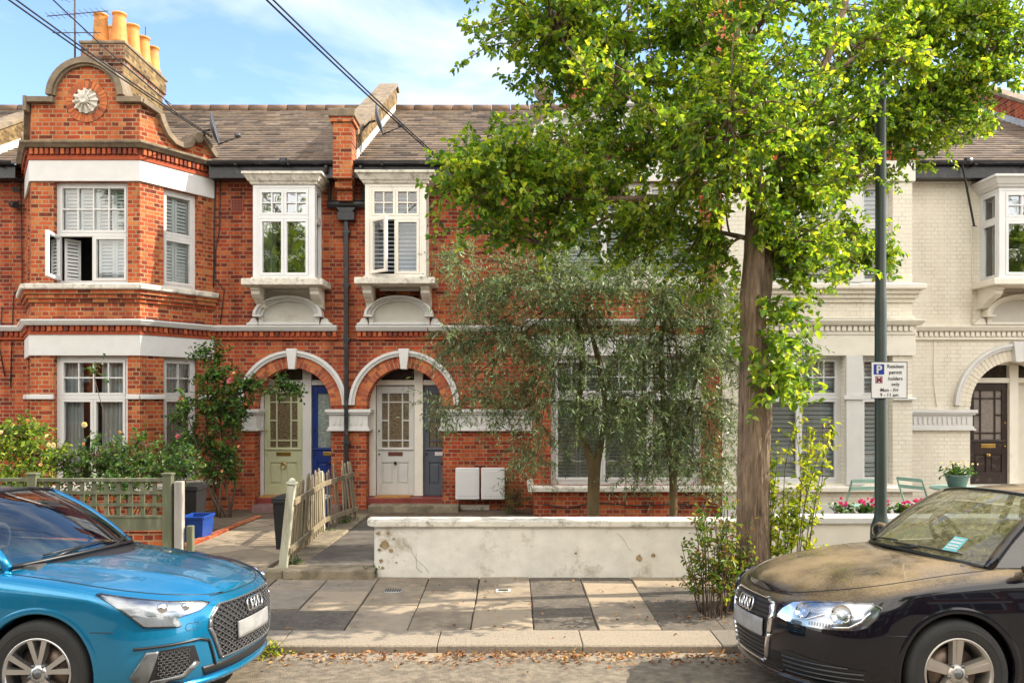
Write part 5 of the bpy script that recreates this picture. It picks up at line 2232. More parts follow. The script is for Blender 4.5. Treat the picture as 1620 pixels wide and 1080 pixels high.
# px, py, Y, rx, ry, rz, density, limbs
BL_T = [
    (760, 300, 7.3, .36, .5, .26, 20, L1), (735, 275, 7.3, .2, .3, .16, 6, L1), (830, 300, 7.4, .6, .6, .36, 38, L1), (905, 270, 7.5, .6, .7, .40, 40, L1), (860, 370, 7.5, .42, .5, .18, 16, L1b),
    (735, 350, 7.4, .20, .3, .22, 8, L1b), (790, 225, 7.4, .33, .4, .20, 12, L1), (980, 330, 7.8, .6, .7, .34, 34, L3 + L1), (1070, 380, 8.1, .42, .5, .36, 20, L3), (1110, 445, 8.0, .22, .3, .24, 10, L3), (950, 400, 7.9, .35, .4, .22, 10, L3),
    (1010, 230, 8.3, .7, .8, .42, 46, L10), (900, 190, 8.5, .45, .6, .35, 22, L10), (950, 110, 7.9, .6, .7, .42, 38, L2), (860, 50, 7.6, .55, .6, .42, 34, L2), (795, 30, 7.6, .34, .4, .26, 14, L2), (765, 90, 7.5, .18, .2, .10, 4, L2), (850, 130, 7.7, .3, .4, .25, 9, L2),
    (1000, 20, 7.9, .7, .7, .45, 42, L2 + L7), (1080, 110, 8.2, .7, .8, .5, 52, L7), (1150, 220, 7.2, .6, .7, .42, 44, L11), (1130, 300, 7.4, .45, .5, .3, 24, L11), (1200, 120, 7.4, .6, .7, .45, 46, L11 + L7), (1240, 30, 7.6, .65, .7, .42, 36, L8),
    (1300, 180, 8.2, .6, .6, .38, 38, L4), (1250, 250, 8.0, .5, .6, .3, 30, L6 + L4), (1390, 170, 8.3, .55, .6, .36, 36, L4), (1330, 90, 8.6, .6, .6, .40, 32, L9), (1420, 50, 8.7, .6, .6, .42, 36, L9), (1520, 50, 8.8, .55, .6, .38, 34, L9), (1590, 60, 8.6, .45, .5, .36, 24, L4 + L9),
    (1490, 150, 8.4, .45, .5, .30, 26, L4), (1570, 130, 8.6, .35, .4, .22, 14, L4), (1500, 215, 8.0, .42, .4, .16, 18, L4), (1430, 235, 8.0, .40, .5, .26, 22, L4 + L6), (1380, 230, 7.8, .35, .5, .2, 14, L6), (1550, 190, 8.1, .2, .3, .12, 6, L4),
    (1300, 290, 8.0, .42, .5, .26, 24, L6), (1280, 350, 7.8, .42, .5, .30, 26, L5 + L6), (1340, 375, 7.9, .42, .4, .22, 22, L5), (1375, 410, 7.9, .28, .3, .18, 12, L5), (1290, 420, 8.0, .36, .4, .22, 16, L5), (1240, 440, 8.0, .28, .4, .3, 12, L5), (1190, 350, 7.6, .4, .4, .35, 14, L5 + L3),
    (1160, -60, 7.8, .9, .9, .4, 30, L7 + L8), (950, -60, 7.9, .9, .8, .35, 26, L2), (1350, -50, 8.6, .8, .9, .35, 28, L9 + L8), (1560, -20, 8.9, .6, .7, .3, 18, L9), (1120, 180, 8.9, .7, .6, .5, 24, L10),
    (1250, 130, 9.0, .7, .6, .5, 22, L9 + L4), (1190, -200, 7.9, 1.1, 1.1, .6, 30, S1[4:]), (1000, 160, 7.0, .6, .5, .4, 20, L2),
]
for (px, py, Y, rx, ry, rz, n, L) in BL_T + [(1440, 95, 8.2, .26, .15, .16, 7, 'f'), (1400, 60, 8.1, .3, .2, .2, 7, 'f')]:
    if L == 'f':
        T.blob(curve_pts(S2[4], tp(px - 20, py, Y), .05, .05, 8, T.rng)[4:], tp(px, py, Y), (rx, ry, rz), n, 6, 12, .060, twl=.22)
        T.limb(curve_pts(S2[4], tp(px - 20, py, Y), .05, .0, 8, T.rng), .014, .005)
        continue
    if px > 1310:
        Y = 9.45       # the outer right boughs pass behind the lamp post
    T.blob(L, tp(px, py, Y), (rx * 1.06, ry, rz * 1.1), max(2, int(n * (1.05 if px > 1380 and py < 240 else .68))), 6, 13, .060, twl=.25, r0=.022, wob=.08)
# leafy shoots straight out of the trunk
for k in range(74):
    py = T.rng.choice([T.rng.uniform(470, 560), T.rng.uniform(530, 630), T.rng.uniform(570, 620)])
    a = T.rng.uniform(-PI * .75, PI * .55)
    p = tp(1200, py) + Vector((math.cos(a), math.sin(a), 0)) * .12
    d = Vector((math.cos(a) + .5, math.sin(a) * .9, T.rng.uniform(-.2, .5)))
    T.twig(p, d, T.rng.uniform(.2, .55), 14, .078, .1, r=.004)
for k in range(14):
    p = tp(1185, T.rng.uniform(420, 560)) + Vector((-.1, -.08, 0))
    T.twig(p, (-.6, -.4, .4), T.rng.uniform(.12, .28), 7, .07, .1, r=.003)
for L in (L4, L9, L5, L6):
    for k in range(60):
        i = T.rng.randrange(3, len(L) - 1)
        q = L[i].lerp(L[i + 1], T.rng.random())
        T.twig(q, (T.rng.uniform(-1, 1), T.rng.uniform(-1, 1), T.rng.uniform(-.6, .9)), T.rng.uniform(.15, .35), 12, .06, .05)
T.finish(t, LEAF_T, BARK, TWIG, aspect=.72)
print('street tree leaves', len(T.P))

# shoots round the foot of the tree


def shoots(name, label, cx, Y, wx, wy, n, h0, h1, lean, mat, nleaf, size, seed, top=0.0, cat='shrub', stem=.006, bark=TWIG):
    t = thing(name, label, cat, (cx, Y, zpav(Y)))
    p = Plant(seed)
    for k in range(n):
        x = cx + p.rng.uniform(-1, 1) * wx * .4
        y = Y + p.rng.uniform(-1, 1) * wy * .5
        h = p.rng.uniform(h0, h1)
        q = Vector((cx + (x - cx) * 2.2 + lean * h * p.rng.uniform(.3, 1.2), y + p.rng.uniform(-.1, .1), h))
        pts = curve_pts((x, y, 0.02), q, .0, .05, 7, p.rng)
        p.st.tube(pts, [stem * (1 - .7 * i / 7) + .001 for i in range(8)], 5)
        for j in range(nleaf):
            f = p.rng.uniform(top, 1) * 7
            i = min(6, int(f))
            a = pts[i].lerp(pts[i + 1], f - i)
            p.twig(a, (p.rng.uniform(-1, 1), p.rng.uniform(-1, 1), p.rng.uniform(.1, .9)), p.rng.uniform(.05, .16), 5, size, 0, r=.0018, n=2)
    p.finish(t, mat, bark, bark, aspect=.5, names=('stems', 'leaves'))
    return t


shoots('sucker_shoot', 'thin reddish shoots with sparse leaves at the left foot of the street tree', 1.86, 7.55, .34, .3, 20, .55, 1.22, .0, LEAF_M, 9, .055, 21, top=.25)
shoots('sucker_shoot', 'low tangle of dark shoots between the street tree trunk and the thin reddish shoots', 2.06, 7.72, .22, .2, 15, .4, .95, .0, LEAF_M, 8, .05, 22, top=.15)
shoots('sucker_shoot', 'bright yellow green shoots rising on the right of the street tree trunk', 2.62, 7.95, .30, .3, 20, .9, 1.85, .10, LEAF_Y, 15, .06, 23, top=.3)

# ---------------------------------------------------------------- olive trees
def olive(label, base, forks, blobs, seed):
    t = thing('olive_tree', label, 'tree', (base.x, base.y, 0.04))
    p = Plant(seed)
    b = base.copy()
    b.z = 0.0
    for f in forks:
        trunk(p.st, [b] + f[0], f[1], seed, n=12, sub=6, amp=.18)
    lim = []
    for f in forks:
        lim.append(f[0])
    for (px, py, Y, rx, ry, rz, n, k) in blobs:
        c = F_at(px, py, Y)
        a = lim[k][-1] if lim[k][-1].z < c.z + 1.0 else lim[k][-2]
        L = curve_pts(lim[k][-1], c, .08, .05, 8, p.rng)
        p.limb(L, .016, .006, 5)
        p.blob(L, c, (rx * 1.15, ry * 1.1, rz * 1.2), int(n * 1.0), 7, 17, .068, twl=.44, r0=.012, droop=.25, twdroop=.22, wob=.10, secsag=.10, spread=.8)
    p.finish(t, LEAF_O, OBARK, OTWIG, aspect=.24, simple=True, curl=.08)
    print('olive leaves', len(p.P))


YO = 10.8
b1 = F_at(938, 850, YO)
olive('olive tree with forked mossy trunk, the left of the two behind the white garden wall', b1, [
    ([F_at(938, 800, YO), F_at(940, 740, YO), F_at(925, 700, YO), F_at(915, 640, YO), F_at(922, 560, YO), F_at(905, 470, YO)], [.075, .07, .07, .045, .035, .028, .018]),
    ([F_at(940, 800, YO), F_at(942, 740, YO), F_at(952, 700, YO), F_at(960, 640, YO), F_at(940, 540, 10.6), F_at(925, 500, 10.6)], [.07, .07, .065, .04, .035, .028, .018])],
    [(820, 450, 10.6, .55, .6, .40, 26, 0), (755, 450, 10.4, .45, .5, .30, 15, 0), (880, 420, 10.7, .5, .5, .35, 24, 0), (940, 470, 10.5, .5, .6, .4, 28, 1), (800, 540, 10.4, .6, .6, .35, 26, 0), (730, 540, 10.3, .3, .4, .22, 9, 0),
     (870, 560, 10.5, .5, .6, .4, 26, 1), (760, 620, 10.3, .35, .4, .28, 12, 0), (840, 640, 10.4, .45, .5, .35, 18, 0), (920, 630, 10.4, .4, .5, .35, 15, 1), (850, 720, 10.4, .30, .4, .28, 9, 0), (700, 640, 10.3, .18, .3, .18, 5, 0), (985, 560, 10.5, .4, .5, .4, 20, 1), (980, 660, 10.4, .35, .4, .3, 12, 1), (720, 400, 10.4, .22, .3, .22, 6, 0)], 31)
b2 = F_at(1066, 850, YO + .1)
olive('slimmer olive tree with dark foliage, between the forked olive and the street tree', b2, [
    ([F_at(1065, 800, YO), F_at(1063, 730, YO), F_at(1050, 660, YO), F_at(1045, 560, YO), F_at(1050, 480, YO)], [.055, .05, .045, .038, .03, .018]),
    ([F_at(1066, 800, YO), F_at(1066, 740, YO), F_at(1085, 680, 10.9), F_at(1100, 600, 11), F_at(1115, 520, 11)], [.05, .045, .04, .03, .025, .015])],
    [(1040, 470, 10.7, .5, .6, .4, 26, 0), (1110, 480, 10.8, .45, .6, .4, 24, 1), (1070, 560, 10.6, .55, .6, .42, 34, 0), (1140, 560, 10.8, .4, .5, .45, 24, 1), (1030, 640, 10.5, .45, .5, .4, 24, 0), (1110, 650, 10.7, .45, .5, .4, 26, 1), (1060, 720, 10.6, .35, .4, .3, 14, 0), (1130, 730, 10.7, .28, .4, .30, 12, 1), (1010, 740, 10.5, .25, .3, .22, 7, 0), (1000, 420, 10.7, .45, .5, .3, 18, 0), (1215, 540, 10.9, .3, .3, .25, 6, 1), (1270, 550, 10.9, .25, .3, .15, 5, 1)], 32)


# ---------------------------------------------------------------- roses and shrubs
def flowers(t, pts, mat, r, seed, name='blossom'):
    rng = random.Random(seed)
    P, D, U, S = [], [], [], []
    for p in pts:
        ax = Vector((rng.uniform(-.6, .6), -1, rng.uniform(-.2, .8))).normalized()
        for ring, (k, tilt) in enumerate(((6, .25), (6, .7), (5, 1.3))):
            for j in range(k):
                sd = ax.orthogonal().normalized()
                sd.rotate(Matrix.Rotation(2 * PI * j / k + ring * .5, 3, ax))
                P.append(Vector(p))
                D.append((sd + ax * tilt))
                U.append(ax)
                S.append(r * (1 - ring * .18))
    leaf_mesh(name, np.array([tuple(p) for p in P]), np.array([tuple(p) for p in D]), np.array([tuple(p) for p in U]), np.array(S), 1.0, mat, t, t['_org'], fold=.1, curl=-.2)


def bush(name, label, base, blobs, seed, mat, size=.05, fl=(), nl=7, cat='shrub', stemr=.012, aspect=.62, twl=.2, bark=TWIG):
    t = thing(name, label, cat, (base[0], base[1], 0.04))
    p = Plant(seed)
    b = Vector((base[0], base[1], 0.0))
    for bl in blobs:
        c, rad, n = bl[:3]
        c = Vector(c)
        L = curve_pts(bl[3], c, .12, .04, 8, p.rng) if len(bl) > 3 else curve_pts(b + Vector((p.rng.uniform(-.15, .15), p.rng.uniform(-.1, .1), 0)), c, .05, .06, 8, p.rng)
        p.limb(L, stemr, .004, 5)
        p.blob(L[3:], c, rad, n, 5, nl, size, twl=twl, r0=.010, wob=.06)
    p.finish(t, mat, bark, bark, aspect=aspect, names=('stems', 'leaves'))
    for (pts, m_, r) in fl:
        flowers(t, pts, m_, r, seed)
    return t


YR = 10.6
bush('rose_bush', 'yellow green rose bush with pale blooms behind the trellis at the left edge', (-6.15, YR), [
    (F_at(20, 690, YR), (.40, .4, .22), 26), (F_at(60, 720, YR), (.36, .4, .22), 22), (F_at(-40, 700, YR), (.5, .5, .3), 24), (F_at(40, 760, YR - .3), (.42, .3, .18), 22), (F_at(-10, 770, YR - .3), (.4, .3, .2), 16)], 41, LEAF_Y if False else islandmat('rose_leaf_light', [(0.035, 0.10, 0.02), (0.09, 0.19, 0.02), (0.2, 0.29, 0.03), (0.35, 0.36, 0.05)], rough=.4, bump=0, trans=.35), .055,
    fl=[([F_at(78, 703, YR - .3), F_at(75, 690, YR - .3), F_at(2, 684, YR - .3)], WPETAL, .035), ([F_at(45, 665, YR - .3), F_at(20, 672, YR - .3), F_at(65, 735, YR - .3)], PEACH, .03)])
bush('rose_bush', 'dark green rose bush with white blooms under the bay window', (-5.0, YR), [
    (F_at(150, 720, YR), (.36, .4, .20), 24), (F_at(205, 735, YR), (.42, .4, .20), 26), (F_at(255, 740, YR), (.32, .4, .18), 18), (F_at(110, 740, YR), (.3, .3, .16), 14), (F_at(230, 705, YR), (.26, .3, .16), 9), (F_at(180, 770, YR - .4), (.5, .3, .12), 18), (F_at(290, 725, YR), (.25, .3, .2), 12), (F_at(150, 600, YR), (.03, .03, .2), 1)], 42, LEAF_R, .052,
    fl=[([F_at(134, 671, YR - .3), F_at(86, 704, YR - .4)], WPETAL, .045), ([F_at(190, 683, YR - .3), F_at(133, 702, YR - .4), F_at(200, 757, YR - .5)], PEACH, .025)])
YC = 13.55
bush('climbing_rose', 'climbing rose with pink blooms reaching over the arch of the green and blue doors', (-4.75, YC), [
    (F_at(335, 600, YC), (.32, .2, .36), 22), (F_at(330, 560, YC), (.30, .2, .16), 10), (F_at(345, 660, YC), (.42, .25, .36), 34), (F_at(350, 730, YC), (.38, .25, .36), 30), (F_at(315, 700, YC), (.25, .2, .35), 12), (F_at(370, 640, YC), (.28, .2, .3), 18), (F_at(385, 610, YC - .1), (.22, .12, .12), 10, F_at(345, 660, YC)), (F_at(430, 612, YC - .1), (.36, .10, .10), 10, F_at(350, 640, YC)), (F_at(475, 617, YC - .1), (.2, .06, .06), 5, F_at(390, 612, YC - .1)), (F_at(290, 640, YC - .3), (.25, .2, .35), 9), (F_at(280, 720, YC - .4), (.25, .2, .3), 12)], 43, LEAF_R, .062,
    fl=[([F_at(282, 691, YC - .5), F_at(364, 602, YC - .3), F_at(286, 632, YC - .4)], PINK, .055), ([F_at(378, 706, YC - .4), F_at(352, 745, YC - .4), F_at(370, 590, YC - .3)], PEACH, .03)], stemr=.022, cat='climbing plant')
bush('weed_clump', 'green feathery weed clump at the wall foot beside the meter boxes', (0.05, 13.9), [(F_at(815, 790, 13.9), (.22, .15, .22), 26)], 44, LEAF_R, .04, cat='weed', aspect=.22)
# small weeds along the fence and kerb
for i, (px, Y, r, lb) in enumerate(((512, 12.0, .12, 'weed tuft at the middle post of the leaning picket fence'), (548, 12.9, .10, 'weed tuft at the doorway end of the leaning picket fence'), (463, 9.5, .07, 'small weed beside the front post of the leaning picket fence'),
                                   (588, 9.05, .07, 'small weed at the rounded left end of the white garden wall'), (431, 6.58, .09, 'weed growing in the gutter beside the blue car'), (540, 12.6, .10, 'weed tuft under the last pickets of the leaning fence'))):
    x = (px - 810) / 1300 * Y
    z0 = zroad(Y) if Y < 6.7 else .06
    t = thing('weed', lb, 'weed', (x, Y, z0))
    p = Plant(60 + i)
    for k in range(16):
        p.twig((x + p.rng.uniform(-r, r) * .4, Y + p.rng.uniform(-r, r) * .4, z0), (p.rng.uniform(-1, 1), p.rng.uniform(-1, 1), 1.0), r * 1.7, 6, .045, .12)
    p.finish(t, LEAF_R if i != 4 else LEAF_Y, TWIG, TWIG, aspect=.4, names=('stems', 'leaves'))

# fallen leaves in the gutter and on the flags
rng = np.random.default_rng(7)
n = 1500
x = rng.normal(0, 1, n) * 3.0 + .6
y = YK - np.abs(rng.normal(0, .17, n)) - .02
z = np.array([zroad(v) for v in y]) + rng.uniform(.004, .03, n)
dirs = np.stack([rng.normal(0, 1, n), rng.normal(0, 1, n), rng.normal(0, .25, n)], 1)
ups = np.stack([rng.normal(0, .45, n), rng.normal(0, .45, n), np.ones(n)], 1)
LIT = islandmat('dead_leaf', [(0.10, 0.04, 0.02), (0.22, 0.09, 0.04), (0.34, 0.17, 0.06), (0.40, 0.26, 0.12)], rough=.8, bump=0, trans=.1)
o = leaf_mesh('fallen_leaves', np.stack([x, y, z], 1), dirs, ups, rng.uniform(.02, .05, n), .6, LIT, org=(0, YK, 0), fold=.3)
tag(o, 'dry brown leaves collected along the gutter', 'fallen leaves', kind='stuff')
n = 420
x = np.concatenate([rng.normal(2.1, .45, 230), rng.uniform(-5, 4, n - 230)])
y = np.concatenate([rng.normal(7.6, .25, 230), rng.uniform(6.8, 9.0, n - 230)])
z = np.array([zpav(v) for v in y]) + rng.uniform(.006, .02, n)
dirs = np.stack([rng.normal(0, 1, n), rng.normal(0, 1, n), rng.normal(0, .2, n)], 1)
ups = np.stack([rng.normal(0, .35, n), rng.normal(0, .35, n), np.ones(n)], 1)
o = leaf_mesh('fallen_leaves', np.stack([x, y, z], 1), dirs, ups, rng.uniform(.018, .042, n), .6, LIT, org=(0, 7.5, 0), fold=.3)
tag(o, 'dry leaves scattered over the pavement slabs', 'fallen leaves', kind='stuff')

# the same kind of street tree stands across the road (it shows in the glass and the car paint)
for k, (x, y, a) in enumerate(((-10.5, -8.3, 1.9), (-1.0, -8.3, 4.0), (8.5, -8.3, 5.3), (23.0, -8.3, .6))):
    c = copy_tree(tree_root)
    c.location = (x, y, 0)
    c.scale = (1.6, 1.6, 1.6)
    c.rotation_euler = (0, 0, a)
    c['label'] = 'street tree on the far pavement behind the viewer'
    c['group'] = 'trees on the far pavement'
# ================================================================== garden walls, fences, bins, furniture
RENDER = plain('white_rendered_wall', (0.70, 0.67, 0.60), .85, var=.12, scale=5, bump=.7, bscale=14, dirt=(0.30, 0.24, 0.16), dirtamt=.32, dscale=3.2)
t = thing('garden_wall', 'low white rendered garden wall with flaking paint and chipped left corner', 'wall', (.45, YW + .12, zpav(YW)))


def rwall(t, x0, x1, ztop, seed, rounded=True, mat=RENDER, capm=None):
    rng = random.Random(seed)
    m = MB()
    n, k = 110, 14
    vs = []
    for j in range(k + 1):
        z = zpav(YW) - .05 + (ztop - .075 - zpav(YW) + .05) * j / k
        for i in range(n + 1):
            f = i / n
            x = x0 + (x1 - x0) * f
            d = .010 * mnoise.noise(Vector((x * 1.1, z * 2, seed))) + .005 * mnoise.noise(Vector((x * 5, z * 5, seed)))
            y = YW + d
            if rounded and x - x0 < .10:
                y += .10 - math.sqrt(max(0, .01 - (.10 - (x - x0)) ** 2))
            vs.append((x, y, z))
    m.add(vs, [[j * (n + 1) + i, j * (n + 1) + i + 1, (j + 1) * (n + 1) + i + 1, (j + 1) * (n + 1) + i] for j in range(k) for i in range(n)], True)
    m.add([(x0, YW + .1, -.05), (x0, YW + .23, -.05), (x0, YW + .23, ztop - .075), (x0, YW + .1, ztop - .075)], [[0, 1, 2, 3]])
    m.add([(x0, YW + .23, -.05), (x1, YW + .23, -.05), (x1, YW + .23, ztop - .075), (x0, YW + .23, ztop - .075)], [[0, 1, 2, 3]])
    m.add([(x1, YW, -.05), (x1, YW + .23, -.05), (x1, YW + .23, ztop - .075), (x1, YW, ztop - .075)], [[0, 1, 2, 3]])
    m.build('wall_body', mat, t, recalc=False)
    m = MB()
    pts = []
    if rounded:
        for q in range(9):
            a = PI * 1.5 - PI * .5 * q / 8
            pts.append((x0 + .13 - .05 + .16 * math.cos(a) + 0.0, YW + .13 + .17 * math.sin(a)))
        pts = [(x1 + 0, YW - .04)] + pts + [(x0 - .08, YW + .27), (x1, YW + .27)]
    else:
        pts = [(x1, YW - .04), (x0, YW - .04), (x0, YW + .27), (x1, YW + .27)]
    nn = len(pts)
    for a, b in ((ztop - .075, ztop),):
        m.add([(p[0], p[1], a) for p in pts] + [(p[0], p[1], b) for p in pts], [list(range(nn)), list(range(nn, 2 * nn))[::-1]] + [[i, (i + 1) % nn, (i + 1) % nn + nn, i + nn] for i in range(nn)])
    m.build('coping', capm or STONEW, t, bev=.014)


rwall(t, -1.53, 2.62, .665, 3)
m = MB()
rng = random.Random(4)
for (cx, cz, r) in ((-1.40, .40, .045), (-1.33, .33, .02), (-1.44, .22, .02), (-1.36, .52, .018), (-1.30, .46, .012), (-1.42, .14, .015), (-1.47, .52, .02), (-1.46, .34, .016), (-1.27, .20, .010), (0.7, .30, .012), (1.4, .25, .03), (1.55, .28, .02)):
    n = 14
    m.add([(cx + r * (1 + .35 * rng.uniform(-1, 1)) * math.cos(2 * PI * k / n) * 1.2, YW - .007, cz + r * (1 + .35 * rng.uniform(-1, 1)) * math.sin(2 * PI * k / n)) for k in range(n)], [list(range(n))])
m.build('bare_patch', plain('bare_render', (0.30, 0.22, 0.12), .9, var=.4, scale=20), t, recalc=False)
m = MB()
for x0_, z0_, L_, dx, dz in ((-1.2, .48, 9, .035, -.045), (-1.05, .30, 6, .02, -.04), (1.15, .52, 5, .02, -.04)):
    P = [(x0_, YW - .009, z0_)]
    for k in range(L_):
        P.append((P[-1][0] + dx + rng.uniform(-.03, .03), YW - .009, P[-1][2] + dz + rng.uniform(-.02, .02)))
    m.tube([q for q in P if q[2] > .06], .0014, 4)
m.build('cracks', plain('crack_dark', (0.10, 0.08, 0.06), .9), t, recalc=False)
t = thing('garden_wall', 'clean cream garden wall of the cream house behind the black car', 'wall', (7.0, YW + .12, zpav(YW)))
rwall(t, 2.63, 10.9, .70, 9, False, CREAMSTONE, WHITE)

# ---- trellis fence on a dwarf brick wall
t = thing('dwarf_wall', 'dwarf red brick wall under the green trellis', 'wall', (-5.6, 9.2, 0))
m = MB()
m.box(-9.5, -3.78, 9.16, 9.38, 0, .52)
m.build('brickwork', BR_RED2, t)
OLIVEP = plain('faded_green_timber', (0.135, 0.145, 0.085), .8, var=.35, scale=8, bump=.4, bscale=50, stretch=(1, 1, .2), dirt=(0.26, 0.24, 0.17), dirtamt=.4, dscale=8)
GREYW = plain('bleached_timber', (0.40, 0.37, 0.33), .85, var=.3, scale=9, bump=.5, bscale=50, stretch=(1, 1, .15), dirt=(0.2, 0.17, 0.14), dirtamt=.35)
t = thing('trellis_fence', 'faded green timber trellis fence with square posts', 'fence', (-5.6, 9.2, .5))
yf = 9.13
m = MB()
x = -9.4
while x < -3.85:
    m.box(x, x + .045, yf + .012, yf + .028, .69, 1.08)
    x += .135
for z in (.82, .955):
    m.box(-9.5, -3.86, yf - .006, yf + .0115, z - .018, z + .018)
m.build('lattice', OLIVEP, t)
m = MB()
m.box(-9.5, -3.86, yf - .015, yf + .04, 1.075, 1.115)
m.box(-9.5, -3.86, yf - .012, yf + .04, .535, .69)
m.box(-9.5, -3.86, yf - .02, yf + .05, .675, .70)
m.build('rail', OLIVEP, t, bev=.004)
for x in (-9.2, -7.25, -5.32, -3.82):
    m = MB()
    m.box(x - .05, x + .05, yf - .04, yf + .045, .0, 1.15)
    m.box(x - .06, x + .06, yf - .05, yf + .055, 1.15, 1.175)
    m.build('post', OLIVEP, t, bev=.006)
m = MB()
m.box(-3.745, -3.655, yf - .03, yf + .055, 0, 1.08)
tag(m.build('timber_post', GREYW, org=(-3.7, yf, 0), bev=.008), 'tall bleached grey timber post at the right end of the green trellis', 'post')
m = MB()
m.box(-3.63, -3.56, yf + .02, yf + .09, 0, .58)
tag(m.build('timber_post', OLIVEP, org=(-3.6, yf, 0), bev=.008), 'short mossy stub post beside the bleached grey post', 'post')

# ---- leaning picket fence between the paths
PIC = plain('weathered_picket_timber', (0.25, 0.205, 0.13), .85, var=.45, scale=9, bump=.6, bscale=60, stretch=(1, 1, .12), dirt=(0.13, 0.10, 0.06), dirtamt=.5, dscale=7)
PICP = plain('flaking_white_post', (0.46, 0.45, 0.35), .8, var=.2, scale=9, bump=.5, stretch=(1, 1, .15), dirt=(0.22, 0.19, 0.12), dirtamt=.45, dscale=8)
t = thing('picket_fence', 'leaning weathered picket fence between the two front paths', 'fence', (-2.6, 11, .1))
fp = [((-2.56, 9.18, .09), (-2.44, 9.10, 1.04)), ((-2.74, 11.9, .05), (-2.76, 11.85, .95)), ((-2.50, 13.15, .03), (-2.62, 13.2, .98))]
for i, (a, b) in enumerate(fp):
    m = MB()
    wd = .085 if i == 0 else .06
    m.bar(a, b, wd, wd, (0, 1, 0))
    if i == 0:
        d = (Vector(b) - Vector(a)).normalized()
        p = Vector(b)
        m.bar(p + d * .012, p + d * .035, wd + .02, wd + .02, (0, 1, 0))
        m.tube([p + d * .035, p + d * .06, p + d * .08], [.042, .036, .016], 12)
    m.build('post', PICP if i < 2 else PIC, t, bev=.006)
rng = random.Random(3)
for i in range(2):
    (a0, b0), (a1, b1) = fp[i], fp[i + 1]
    a0, b0, a1, b1 = map(Vector, (a0, b0, a1, b1))
    off = Vector((.05, 0, 0))
    for f in (.22, .80):
        m = MB()
        m.bar(a0.lerp(b0, f) + off, a1.lerp(b1, f) + off, .03, .07, (0, 0, 1))
        m.build('rail', PIC, t, bev=.004)
    n = 17 if i == 0 else 9
    for k in range(n):
        g = (k + .6) / n
        lo, hi = a0.lerp(a1, g), b0.lerp(b1, g)
        lo.y += rng.uniform(-.02, .02)
        hi.y += rng.uniform(-.07, .07)
        lo.z += rng.uniform(0, .05)
        if i == 1 and k in (5,):
            hi.y += .22
        d = (hi - lo)
        hi = lo + d * rng.uniform(.90, 1.02)
        m = MB()
        ax = (hi - lo).normalized()
        w2 = Vector((0, .024, 0))
        th = Vector((.009, 0, 0))
        tip = hi + ax * .04
        L_ = [lo - w2, lo + w2, hi + w2, tip, hi - w2]
        vs = [p - th for p in L_] + [p + th for p in L_]
        m.add(vs, [[0, 1, 2, 3, 4], [9, 8, 7, 6, 5]] + [[q, (q + 1) % 5, (q + 1) % 5 + 5, q + 5] for q in range(5)])
        m.build('picket', PIC, t)

# ---- bins and recycling boxes
BLUEPL = plain('blue_plastic', (0.012, 0.06, 0.30), .4, var=.15)
BLKPL = plain('black_plastic', (0.018, 0.018, 0.02), .45, var=.3)


def crate(name, label, x, y, w_, d_, h, mat, lid=None, taper=.85, z0=.06, cat='recycling box'):
    t = thing(name, label, cat, (x, y, z0))
    m = MB()
    a, b = w_ / 2, d_ / 2
    lo = [(x - a * taper, y - b * taper), (x + a * taper, y - b * taper), (x + a * taper, y + b * taper), (x - a * taper, y + b * taper)]
    hi = [(x - a, y - b), (x + a, y - b), (x + a, y + b), (x - a, y + b)]
    hi2 = [(x + (p[0] - x) * .94, y + (p[1] - y) * .94) for p in hi]
    lo2 = [(x + (p[0] - x) * .9, y + (p[1] - y) * .9) for p in lo]
    vs = [(p[0], p[1], z0) for p in lo] + [(p[0], p[1], z0 + h) for p in hi] + [(p[0], p[1], z0 + h) for p in hi2] + [(p[0], p[1], z0 + .03) for p in lo2]
    fs = [[0, 3, 2, 1]] + [[i, (i + 1) % 4, (i + 1) % 4 + 4, i + 4] for i in range(4)] + [[i + 4, (i + 1) % 4 + 4, (i + 1) % 4 + 8, i + 8] for i in range(4)] + [[i + 8, (i + 1) % 4 + 8, (i + 1) % 4 + 12, i + 12] for i in range(4)] + [[12, 13, 14, 15]]
    m.add(vs, fs)
    m.build('body', mat, t, bev=.012)
    m = MB()
    e = .02
    for p, q in ((0, 1), (1, 2), (2, 3), (3, 0)):
        m.bar((hi[p][0], hi[p][1], z0 + h - .015), (hi[q][0], hi[q][1], z0 + h - .015), .03, .035)
    m.build('rim', mat, t, bev=.005)
    if lid is not None:
        m = MB()
        m.box(x - a - .015, x + a + .015, y - b - .015, y + b + .015, z0 + h + .002, z0 + h + .035)
        m.box(x - a * .8, x + a * .8, y - b * .8, y + b * .8, z0 + h + .035, z0 + h + .05)
        m.build('lid', lid, t, bev=.008)
    return t


crate('recycling_box', 'open blue plastic recycling box beside the bleached timber post', -4.32, 11.3, .30, .42, .34, BLUEPL)
crate('waste_bin', 'black plastic bin in the flower bed behind the open blue box', -4.66, 11.9, .34, .4, .66, BLKPL, BLKPL, cat='bin')
crate('waste_bin', 'black plastic bin on the left path behind the front post of the picket fence', -2.84, 10.5, .32, .42, .66, BLKPL, BLKPL, taper=.78, cat='bin')
crate('recycling_box', 'blue recycling box with white lid behind the far end of the picket fence', -2.98, 12.4, .40, .5, .42, BLUEPL, WHITE)

